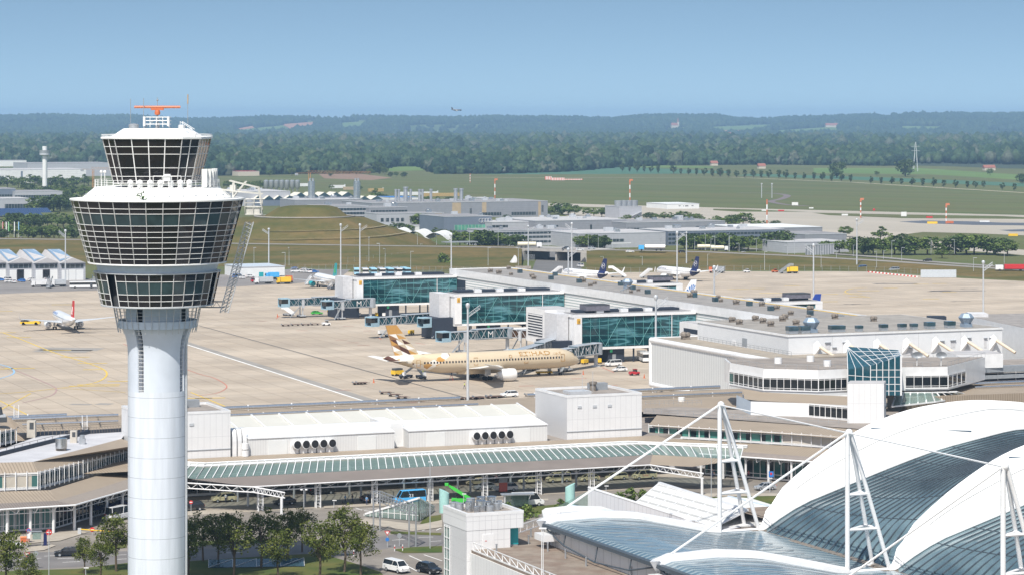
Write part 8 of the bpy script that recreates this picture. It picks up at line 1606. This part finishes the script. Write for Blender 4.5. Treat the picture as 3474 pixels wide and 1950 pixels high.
for (pts, lb, gp_) in (([M2(445, 672), M2(530, 668), M2(622, 666), M2(705, 663)], 'empty dark dolly in the train behind the white tow tractor', 'dolly train near the far jet bridges'), ([M2(1090, 1192), M2(1120, 1190)], 'empty brown dolly standing alone left of the golden airliner tail', 'two dollies left of the golden airliner tail'), ([M2(1335, 1276), M2(1410, 1296), M2(1480, 1318)], 'empty brown dolly in the slanting row behind the terminal roof', 'dolly row behind the terminal roof'), ([M2(1830, 1334), M2(1870, 1332), M2(1990, 1329), M2(2030, 1327), M2(2130, 1324), M2(2170, 1321), M2(2280, 1315), M2(2320, 1312), M3(20, 1322), M3(60, 1318), M3(180, 1313), M3(225, 1310), M3(525, 1298)], 'empty red brown dolly in the line along the terminal pipe rail', 'dolly line along the terminal pipe rail')):
 for i, (x, y) in enumerate(pts): place('dolly', dolly, (*gp(x, y), .05), R(15+10*hsh(i, x)), lb, gp_)
def tug(label, pos, hdg, m): return rig('tow_tractor', label, 'tow tractor', pos, hdg, [('body', m, [(-1.5, 1.5, -.75, .75, .35, 1.0), (-1.4, .2, -.7, .7, 1.0, 1.15)]), ('cab', GLASSC, [(-.2, .7, -.65, .65, 1.0, 1.75)]), ('cab_roof', m, [(-.35, .8, -.7, .7, 1.75, 1.85)])], .05, None, (.95, -.95), .35, 1.5)
tug('white tow tractor pulling the dolly train near the far jet bridges', M2(805, 665), 20, WV); tug('red cart tractor alone right of the white apron cars', M3(1450, 1108), 20, REDP); tug('white belt tractor with cover on the far apron', Z4(320, 1378), 20, WV); tug('orange tractor on the far apron', Z4(548, 1378), 20, ORANGE)
def belt(label, pos, hdg, m): return rig('belt_loader', label, 'belt loader', pos, hdg, [('chassis', m, [(-2.6, 2.2, -.9, .9, .4, .9)]), ('belt', DGREY, [((-3.2, -.45, .9), (3.2, -.45, 2.9), (3.2, .45, 2.9), (-3.2, .45, .9)), ((-3.2, -.45, .75), (-3.2, .45, .75), (3.2, .45, 2.75), (3.2, -.45, 2.75))]), ('cab', WHITE2, [(-2.4, -1.4, -.9, -.1, .9, 1.9)])], .05, None, (1.5, -1.7), .4, 1.8)
belt('dark belt loader with white cab under the golden airliner tail', M2(1520, 1135), 60, NAVYB); belt('dark belt loader right of the other under the golden airliner tail', M2(1650, 1138), 110, NAVYB); belt('yellow belt loader under the belly near the nose of the golden airliner', M3(640, 1100), 190, YELLOW)
rig('baggage_truck', 'yellow container loader behind the tail of the golden airliner', 'loader', M2(1440, 1112), 40, [('body', YELLOW, [(-1.6, 1.6, -1, 1, .5, 1.6)]), ('lift', DGREY, [(-1.4, 1.4, -.8, .8, 1.6, 2.2)])], .05, None, (1, -1), .4, 2)
def cone(): t = thing('traffic_cone', 'c', 'traffic cone'); MB().box(-.25, .25, -.25, .25, 0, .06).lathe([(.2, .06), (.05, .95), (.01, .96)], 10).build('cone', ORANGE, t); return t
for x, y in (M2(1230, 1176), M2(372, 590), M3(995, 1103), M2(1165, 610), M3(1540, 1135), M2(905, 588)): place('cone', cone, gp(x, y), 0, 'orange traffic cone standing on the apron', 'traffic cones on the apron', 1.3)
for i in range(14):
 x, y = gp(*Z4(1320+i*29, 1378+i*3.0)); place('barrier', lambda: rig('barrier', 'b', 'barrier', (1000, 1200), 0, [('block', RED, [(-1.6, 0, -.3, .3, 0, 1.0)]), ('white_block', WHITE, [(0, 1.6, -.3, .3, 0, 1.0)])]), (x, y, .03), R(-20), 'red and white plastic barrier on the far apron edge', 'red and white barriers on the far apron', .55)
for i in range(6): x, y = gp(*Z4(1760+i*48, 1422)); place('hoarding', lambda: rig('hoarding', 'h', 'hoarding', (1000, 1200), 0, [('panel', mat('pale_hoarding', (.48, .52, .55), .6), [(-3.4, 3.4, -.1, .1, .2, 4.8)]), ('foot', CONC, [(-3.2, -2.6, -.6, .6, 0, .3), (2.6, 3.2, -.6, .6, 0, .3)])]), (x, y, .03), R(4), 'pale grey hoarding panel at the apron edge', 'pale hoarding panels at the apron edge', (.43, 1, .8))
t = thing('reflector_cone', 'grey cone shaped dish lying open on the grass behind the piers', 'cone', (*gp(*M3(370, 145), 0), 0), R(200)); c_ = MB().lathe([(3.3, 0), (2.7, 1.2), (1.9, 4.5), (.01, 4.7)], 20); c_.v = [(b_, a, 3.0+1.0*b_/3+(-.5*c2+2.4)) if False else (c2*.55-1.0, a, 3.0+b_*.85-c2*.45) for a, b_, c2 in c_.v]; c_.build('shell', CONCP, t, True); c_ = MB().lathe([(.01, .8), (3.1, .05)], 20); c_.v = [(c2*.55-1.06, a, 3.0+b_*.85-c2*.45) for a, b_, c2 in c_.v]; c_.build('dish', MGREY, t)
for i in range(2): rig('cable_drum', 'round topped grey equipment shelter beside the light mast', 'shelter', M3(425+i*65, 195), 10, [('shell', VENTM, [((-2, 0, 1.6), (2, 0, 1.6), 1.6, 12)]), ('base', CONC, [(-2.2, 2.2, -1.6, 1.6, 0, .6)])], .03, 'two round topped shelters behind the piers')
for i, (x, y) in enumerate([M2(*p) for p in ((1090, 590), (1255, 588), (1330, 588), (1385, 585), (900, 578), (830, 548), (1690, 765), (1745, 768), (1300, 748), (1565, 745))]+[M3(*p) for p in ((945, 1008), (1138, 1003), (520, 885), (1010, 1010))]): place('gpu%d' % (i % 2), lambda: rig('ground_power_unit', 'g', 'power unit', (1000, 1200), 0, [('casing', YELLOW if i % 2 else WHITE2, [(-1.2, 1.0, -.6, .6, .4, 1.5)]), ('drawbar', DGREY, [(1.0, 1.8, -.05, .05, .35, .45)])], .05, None, (.6, -.7), .28, 1.2), (*gp(x, y), .05), R(20+hsh(i)*80), ('yellow' if i % 2 else 'white')+' ground power unit standing near the jet bridges', ('yellow' if i % 2 else 'white')+' ground power units at the gates')
# people
def person(shirt, trousers=JEANS, walk=.15, armup=0.0):
 t = thing('person', 'p', 'person'); P = {'pelvis': (0, 0, .95), 'waist': (0, 0, 1.12), 'chest': (0, .01, 1.38), 'neck': (0, 0, 1.50), 'head': (0, .02, 1.66), 'top': (0, .01, 1.76)}; ed = [('pelvis', 'waist'), ('waist', 'chest'), ('chest', 'neck'), ('neck', 'head'), ('head', 'top')]; rad = {'pelvis': .14, 'waist': .125, 'chest': .155, 'neck': .06, 'head': .10, 'top': .07}
 for s, n in ((-1, 'l'), (1, 'r')):
  f = s*walk; P[n+'hip'] = (s*.09, 0, .90); P[n+'knee'] = (s*.10, f*.6+.02, .50); P[n+'ankle'] = (s*.10, f-.02, .09); P[n+'toe'] = (s*.11, f+.15, .04); P[n+'sho'] = (s*.19, 0, 1.42); P[n+'elb'] = (s*.25, -f*.5, 1.14 if s < 0 or not armup else 1.5); P[n+'wri'] = (s*.25, -f+.06 if not (armup and s > 0) else .25, .90 if s < 0 or not armup else 1.7); P[n+'hand'] = (s*.24, -f+.09 if not (armup and s > 0) else .32, .82 if s < 0 or not armup else 1.78)
  ed += [('pelvis', n+'hip'), (n+'hip', n+'knee'), (n+'knee', n+'ankle'), (n+'ankle', n+'toe'), ('chest', n+'sho'), (n+'sho', n+'elb'), (n+'elb', n+'wri'), (n+'wri', n+'hand')]; rad.update({n+'hip': .095, n+'knee': .065, n+'ankle': .05, n+'toe': .045, n+'sho': .075, n+'elb': .05, n+'wri': .038, n+'hand': .04})
 ks = list(P); me = bpy.data.meshes.new('b'); me.from_pydata([P[k] for k in ks], [(ks.index(a), ks.index(b)) for a, b in ed], []); o = bpy.data.objects.new('b', me); C.objects.link(o); o.modifiers.new('s', 'SKIN'); sv = me.skin_vertices[0].data
 for i, k in enumerate(ks): sv[i].radius = (rad[k], rad[k]*(.75 if k in ('chest', 'pelvis', 'waist') else 1)); sv[i].use_root = k == 'pelvis'
 o.modifiers.new('d', 'SUBSURF').levels = 1; m2 = bpy.data.meshes.new_from_object(o.evaluated_get(bpy.context.evaluated_depsgraph_get())); bpy.data.objects.remove(o); m2.name = 'body'
 for m in (SKIN, shirt, trousers, BLACK): m2.materials.append(m)
 for p in m2.polygons: c_ = p.center; p.material_index = 3 if c_.z < .09 else 2 if c_.z < .98 and abs(c_.x) < .2 else 1 if c_.z < 1.5 and c_.z > 1.12 else 0 if c_.z > 1.5 or abs(c_.x) > .2 else 1; p.use_smooth = True
 b = bpy.data.objects.new('body', m2); C.objects.link(b); b.parent = t; MB().lathe([(.01, 1.60), (.112, 1.66), (.11, 1.74), (.07, 1.80), (.01, 1.82)], 10, (0, -.015)).build('hair', BLACK, b, True); return t
REDS = mat('red_shirt', (.55, .05, .06), .8); BLS = mat('blue_shirt', (.15, .30, .50), .8); WS = mat('white_shirt', (.75, .75, .75), .8); DKS = mat('dark_jacket', (.03, .035, .05), .8); PKS = mat('salmon_shirt', (.55, .28, .22), .8)
for sh, (x, y), rz, wk, lb, au, zz in ((LIME, M2(2040, 1228), 100, .25, 'worker in a yellow high visibility vest walking near the tall light mast', 0, .05), (LIME, M2(1925, 1110), 200, .05, 'worker in yellow vest reaching up from a small ladder at the golden fuselage', 1, 1.35), (LIME, M2(1670, 1108), 90, .1, 'worker in a yellow high visibility vest between the belt loaders', 0, .05), (WS, B2_(400, 852), 190, .1, 'man in a white shirt beside the leftmost ivory taxi', 0, .05), (WS, B2_(716, 812), 190, .1, 'person in a white top by the black off-road car', 0, .05), (BLS, B2_(1377, 858), 250, .2, 'person in a blue shirt walking beside a suitcase near the canopy column', 0, .05), (DKS, B2_(1435, 852), 250, .2, 'person in dark clothes walking right of the person in blue', 0, .05), (BLS, B2_(1552, 872), 190, .1, 'person in a blue top behind the dark car at the blue van', 0, .05), (REDS, B3_(683, 690), 190, .1, 'person in a red shirt with a raised arm by the white cars', 1, .05), (PKS, (2530, 1620), 200, .1, 'person in a salmon shirt before the right shop windows', 0, .05), (REDS, (2540, 1622), 160, .1, 'person in a red shirt next to the one in salmon before the shop windows', 0, .05), (DKS, (2418, 1618), 190, .1, 'person in dark clothes beside the canopy end column', 0, .05)):
 o_ = person(sh, JEANS, wk, au); o_.location = (*gp(x, y+(0 if zz < 1 else 17), .05), zz); o_.rotation_euler = (0, 0, R(rz)); o_['label'] = lb
X, Y = gp(*M2(1922, 1155)); t = thing('step_ladder', 'small red and grey step ladder under the golden fuselage', 'ladder', (X, Y, .05)); mb = MB(); [mb.bar((a*.5, b*.8, 0), (a*.25, b*.15, 1.3), .06, .06) for a in (-1, 1) for b in (-1, 1)]; mb.box(-.35, .35, -.3, .3, 1.26, 1.31); mb.build('frame', RED, t)
X, Y = gp(1163, 1707); t = thing('suitcase', 'dark suitcase beside the walking person in blue', 'suitcase', (X, Y, .05)); MB().box(-.2, .2, -.15, .15, .06, .65).build('shell', DGREY, t); MB().bar((-.12, 0, .65), (-.12, 0, 1.0), .03).bar((.12, 0, .65), (.12, 0, 1.0), .03).bar((-.12, 0, 1.0), (.12, 0, 1.0), .03).build('handle', MGREY, t)
# forecourt furniture
x0, y0 = gp(1235, 1752); x1, y1 = gp(1421, 1769); x2, y2 = gp(1473, 1734); za = zat(1688, y1); t = thing('glass_pavilion', 'wedge shaped green glass stair pavilion with a white frame before the canopy', 'glass pavilion', (0, 0, 0)); q = [(x0, y0, .2), (x1, y1, .2), (x2, y2, .2), (x1, y1, za), (x2, y2, .9), (x0+.3, y0, .6)]
MB().add(q, [(0, 1, 3, 5), (1, 2, 4, 3), (5, 3, 4)]).build('glass', SKG, t); mb = MB()
for k in range(10): f = k/9; p = Vector(q[0]).lerp(Vector(q[1]), f); mb.bar(p, (p.x, p.y, .6+(za-.6)*f), .12, .12); p = Vector(q[1]).lerp(Vector(q[2]), f); mb.bar(p, (p.x, p.y, za+(.9-za)*f), .12, .12)
mb.bar(q[5], q[3], .5, .35); mb.bar(q[3], q[4], .3, .3); mb.bar(q[4], q[5], .3, .3); mb.bar((x0, y0, 1.2), (x1, y1, 1.2), .08, .08); mb.build('frame', WHITE2, t)
GA = [gp(1267, 1802), gp(1289, 1800), gp(1388, 1856), gp(1411, 1853)]; t = thing('sign_gantry', 'grey lattice sign gantry spanning the forecourt road', 'gantry', (0, 0, 0)); hz0 = 7.3; mb = MB()
for i, p in enumerate(GA): MB().tube((*p, 0), (*p, hz0), .16, 6).build('post', STEEL, t)
for zz in (hz0-1.4, hz0):
 for a, b in ((0, 2), (1, 3), (0, 1), (2, 3)): mb.bar((*GA[a], zz), (*GA[b], zz), .14, .14)
for i in range(12):
 f, f2 = i/12, (i+1)/12
 for a, b in ((0, 2), (1, 3)): p = Vector((*GA[a], 0)).lerp(Vector((*GA[b], 0)), f); r_ = Vector((*GA[a], 0)).lerp(Vector((*GA[b], 0)), f2); mb.bar((p.x, p.y, hz0-1.4), (r_.x, r_.y, hz0), .08, .08); mb.bar((r_.x, r_.y, hz0-1.4), (r_.x, r_.y, hz0), .08, .08)
mb.build('truss', STEEL, t)
def pole(name, label, cat, px, yb, yt, r=.08, head='arm', m=LGREY):
 x, y = gp(px, yb); h_ = zat(yt, y); t = thing(name, label, cat, (x, y, 0)); MB().tube((0, 0, 0), (0, 0, h_), r, 8, r*.7).build('pole', m, t)
 if head == 'arm': MB().box(-.3, .5, -.18, .18, h_, h_+.14).build('lamp_head', WHITE2, t)
 if head == 'twin':
  for s in (-1, 1): MB().ball((s*.45, 0, h_), .28, 10, .6).build('lamp_head', WHITE2, t, True)
 return t, h_
for px, yb, yt, hd, lb in ((1459, 1860, 1566, 'arm', 'tall slim lamp post left of the stair block'), (1031, 1733, 1660, 'twin', 'white twin globe lamp in front of the left canopy columns'), (1133, 1722, 1697, 'arm', 'short white lamp behind the lit trees'), (2413, 1693, 1523, 'arm', 'slim lamp post left of the farthest white mast'), (166, 1975, 1795, 'none', 'tall grey pole with a no entry sign left of the tower'), (291, 1975, 1926, 'arm', 'short white lamp at the lower frame edge left of the tower'), (1573, 1722, 1675, 'arm', 'short white lamp beside the green lift'), (2056, 1690, 1648, 'arm', 'short white lamp behind the screen wall'), (2612, 1668, 1622, 'arm', 'small white lamp beside the silver hatchback')): pole('lamp_post', lb, 'lamp post', px, yb, yt, head=hd)
def sign(label, px, yc, yb, kind, r=.42):
 x, y = gp(px, yb); z = zat(yc, y); t = thing('road_sign', label, 'road sign', (x, y, 0)); MB().tube((0, .04, 0), (0, .04, z+.2), .045, 6).build('pole', LGREY, t); disc = lambda r_, yy, z_=z: MB().tube((0, yy, z_), (0, yy-.02, z_), r_, 18)
 tri = lambda r_, yy: MB().add([(-r_, yy, z+r_*.6), (r_, yy, z+r_*.6), (0, yy, z-r_*1.1)], [(0, 2, 1)])
 if kind == 'noentry': disc(r, 0).build('plate', RED, t); MB().box(-r*.7, r*.7, -.05, -.03, z-.08, z+.08).build('bar', WHITE, t)
 if kind == 'yield': tri(r*1.25, -.01).build('plate', RED, t); tri(r*.75, -.03).build('field', WHITE, t); disc(r*.8, 0, z-1.2).build('lower_plate', BLUEP, t)
 if kind == 'nostop':
  disc(r, 0).build('plate', RED, t); disc(r*.8, -.02).build('field', BLUEP, t); mb = MB(); mb.bar((-r*.55, -.06, z+r*.55), (r*.55, -.06, z-r*.55), .1, .02); mb.bar((r*.55, -.06, z+r*.55), (-r*.55, -.06, z-r*.55), .1, .02); mb.build('cross', RED, t); MB().box(-.3, .3, -.02, 0, z-1.4, z-.6).build('lower_plate', WHITE, t)
 if kind == 'grey': disc(r, 0).build('plate', MGREY, t)
 if kind == 'blue': MB().box(-r, r, -.03, 0, z-r*1.2, z+r*1.2).build('plate', BLUEP, t); disc(r*.5, -.04, z+.1).build('symbol', RED, t)
sign('round red no entry sign on the tall pole left of the tower', 166, 1804, 1974, 'noentry', .5); sign('round no stopping sign over a white plate left of the orange box', 97, 1798, 1842, 'nostop'); sign('triangular give way sign at the left roadside', 92, 1879, 1925, 'yield'); sign('grey round sign back on the left verge', 122, 1876, 1930, 'grey'); sign('red no entry sign beside the yellow barrier arm', 313, 1795, 1815, 'noentry'); sign('triangular give way sign before the sign gantry', 1314, 1805, 1856, 'yield'); sign('small grey round sign back below the gantry', 1355, 1815, 1852, 'grey'); sign('no entry sign right of the tower shaft', 648, 1702, 1740, 'noentry', .35); sign('blue sign with red symbol above the silver hatchback', 2616, 1607, 1640, 'blue', .5)
a, b = gp(270, 1812), gp(400, 1822); t = thing('barrier_gate', 'long yellow barrier arm across the drive left of the tower', 'barrier', (*a, 0)); MB().bar((0, 0, 1.0), (b[0]-a[0], b[1]-a[1], 1.0), .16, .16).build('arm', YELLOW, t); MB().box(-.3, .3, -.2, .2, 0, 1.2).build('post', LGREY, t)
t = rig('grit_bin', 'orange grit bin on the left pavement', 'grit bin', (85, 1837), 10, [('bin', ORANGE, [(-.8, .8, -.45, .45, .05, .8)]), ('lid', mat('orange_lid', (.75, .28, .12), .5), [(-.85, .85, -.5, .5, .8, .95)])], .14)
t = rig('ticket_shelter', 'small glazed gate frame with a blue stele on the left pavement', 'gate frame', (122, 1850), 10, [('frame', STEEL, [(-1.6, -1.5, -.5, .5, 0, 2.6), (1.0, 1.1, -.5, .5, 0, 2.6), (-1.6, 1.1, -.5, .5, 2.5, 2.6)]), ('glass', SKG, [(-.6, .9, -.5, -.46, 1.2, 2.4)]), ('stele', NAVY, [(1.3, 1.9, -.15, .15, 0, 2.2)])], .14)
t = rig('bus_shelter', 'glazed bus shelter with flat roof right of the green lift', 'bus shelter', (1755, 1722), 8, [('roof', STEEL, [(-3.2, 3.2, -1, 1, 2.6, 2.8)]), ('glass', SKG, [(-2.6, 2.2, .7, .75, .2, 2.4), (2.1, 2.15, -.6, .7, .2, 2.4)]), ('post', WHITE2, [(-2.6, -2.45, .6, .8, 0, 2.6), (2.2, 2.35, .6, .8, 0, 2.6), (-2.6, -2.45, -.8, -.6, 0, 2.6)])], .1)
t = rig('information_board', 'red and grey information board standing before the white off-road car', 'board', (1707, 1671), 15, [('panel', mat('board_red', (.45, .10, .07), .5), [(-.85, .85, -.1, .1, .3, 2.1)]), ('header', MGREY, [(-.85, .85, -.1, .1, 2.1, 3.0)])], .1)
t = thing('telehandler', 'bright green telescopic lift with raised boom behind the stair block', 'lift', (*gp(1560, 1716), .05), R(180)); MB().box(-2.2, 1.6, -1, 1, .6, 1.5).build('body', GREENP, t); MB().box(-.6, .6, -1, 0, 1.5, 2.5).build('cab', GLASSD, t); MB().bar((-2.0, .3, 1.5), (1.6, .3, 3.7), .5, .55).bar((1.2, .3, 3.42), (2.1, .3, 4.0), .35, .4).build('boom', GREENP, t); MB().box(2.2, 2.9, -.1, .7, 4.0, 4.5).build('fork_head', GREENP, t)
for x in (-1.4, 1.1):
 for s in (-1, 1): MB().tube((x, s*.75, .6), (x, s*1.1, .6), .6, 12).build('wheel', BLACK, t, True)
for i, (px, yb) in enumerate(((327, 1762), (368, 1752), (408, 1742))):
 t = thing('parasol', 'dark blue parasol in the shade of the left canopy', 'parasol', (*gp(px, yb), .05), 0, 'dark blue parasols left of the tower'); MB().tube((0, 0, 0), (0, 0, 2.6), .04, 6).build('pole', LGREY, t); MB().lathe([(1.9, 2.0), (.9, 2.4), (.01, 2.75)], 8).build('canopy', NAVY, t)
for i, (px, yb, c_) in enumerate(((1339, 1869, RED), (1366, 1868, RED), (1200, 1886, RED))):
 t = thing('marker_post', 'red and white marker post at the right verge', 'post', (*gp(px, yb), .05), 0, 'red and white marker posts'); MB().tube((0, 0, 0), (0, 0, .45), .09, 8).tube((0, 0, .8), (0, 0, 1.1), .09, 8).build('white_band', WHITE, t); MB().tube((0, 0, .45), (0, 0, .8), .092, 8).build('red_band', RED, t)
for i, px in enumerate((8, 20, 28, 48, 62)):
 x, y = gp(px, 812); t = thing('flagpole', 'slim flagpole with a hanging flag at the left edge', 'flagpole', (x, y, 0), 0, 'flagpoles at the left edge'); h_ = zat(752, y); MB().tube((0, 0, 0), (0, 0, h_), .14, 6).build('pole', WHITE, t); MB().box(.1, .5, -.05, .05, h_*.45, h_*.97).build('flag', (RED, WHITE, GREENP, WHITE, SKYBLUE)[i], t)
# foreground trees: thin crowned, many small leaves
LEAF3 = tinted('foreground_leaves', [(.045, .066, .010), (.085, .105, .018), (.14, .15, .034)], .6, 1.2, .3)
FT = [tree(10, 3.2, 2.7, 40, 2700, .17, LEAF3, s, 'foreground_tree', 'tree', .17, .5, .15, 11) for s in (101, 202, 303)]
ftp = [(286, 1948, 128, 'small tree with gaps in its crown left of the tower, leftmost'), (341, 1968, 150, 'small tree between the two others left of the tower'), (394, 1938, 205, 'tall tree touching the left side of the tower shaft'), (639, 1962, 205, None), (689, 1903, 172, None), (739, 1911, 180, None), (793, 1952, 215, None), (886, 1926, 210, None), (944, 1962, 180, None), (976, 1894, 165, None), (1025, 1872, 155, None), (1083, 1975, 225, 'sunlit tree with yellowish trunk, third from the right of the group'), (1168, 1940, 222, 'sunlit tree second from the right of the group'), (1224, 1950, 195, 'sunlit tree at the right end of the group'), (22, 2000, 215, 'tree crown at the lower left corner, cut by the frame'), (95, 2015, 140, 'low tree crown right of the one in the lower left corner')]
for i, (px, yb, hp, lb) in enumerate(ftp):
 x, y = gp(px, yb); k = hp*y/F/10; o = FT[i % 3] if i < 3 else dup(FT[i % 3]); o.location = (x, y, .05); o.rotation_euler = (0, 0, hsh(i, 'r')*6.28); o.scale = (k*1.05, k*1.05, k); o['label'] = lb or 'leafy tree shaded by the tower on the lawn right of its shaft'; o['group'] = 'trees around the tower foot'
put_tree('B', 1720, 1740, 36, 'green shrub behind the stair block', 'shrubs by the forum entrance', 0, 1.1); put_tree('B', 1790, 1752, 44, 'green shrub behind the stair block', 'shrubs by the forum entrance', 0, 1.3); put_tree('B', 2130, 1700, 46, 'yellow green shrub between screen wall and louvred roof', None, 0, 1.2); put_tree('B', 2185, 1698, 40, 'dark reddish shrub beside the louvred roof', None, 0, 1); put_tree('B', 1760, 1765, 40, 'green shrub behind the stair block', 'shrubs by the forum entrance', 0, 1.2); put_tree('B', 1905, 1718, 26, 'low flowering shrub left of the mint cylinder', None, 0, 1.4)
mb = MB(); t = thing('glass_cover', 'low glazed roof light in the tower shade on the lawn', 'roof light', (*gp(870, 1918), .07), .1); MB().add([(-8, -2, .1), (8, -2, .1), (8, 2, .8), (-8, 2, .8)], [(0, 1, 2, 3)]).build('glass', GLASSB, t); [mb.bar((x, -2, .15), (x+.0, 2, .85), .06, .06) for x in range(-8, 9, 4)]; [mb.bar((x, -2, .15), (x+4, 2, .85), .05, .05) for x in range(-8, 8, 4)]; mb.build('frame', WHITE2, t)
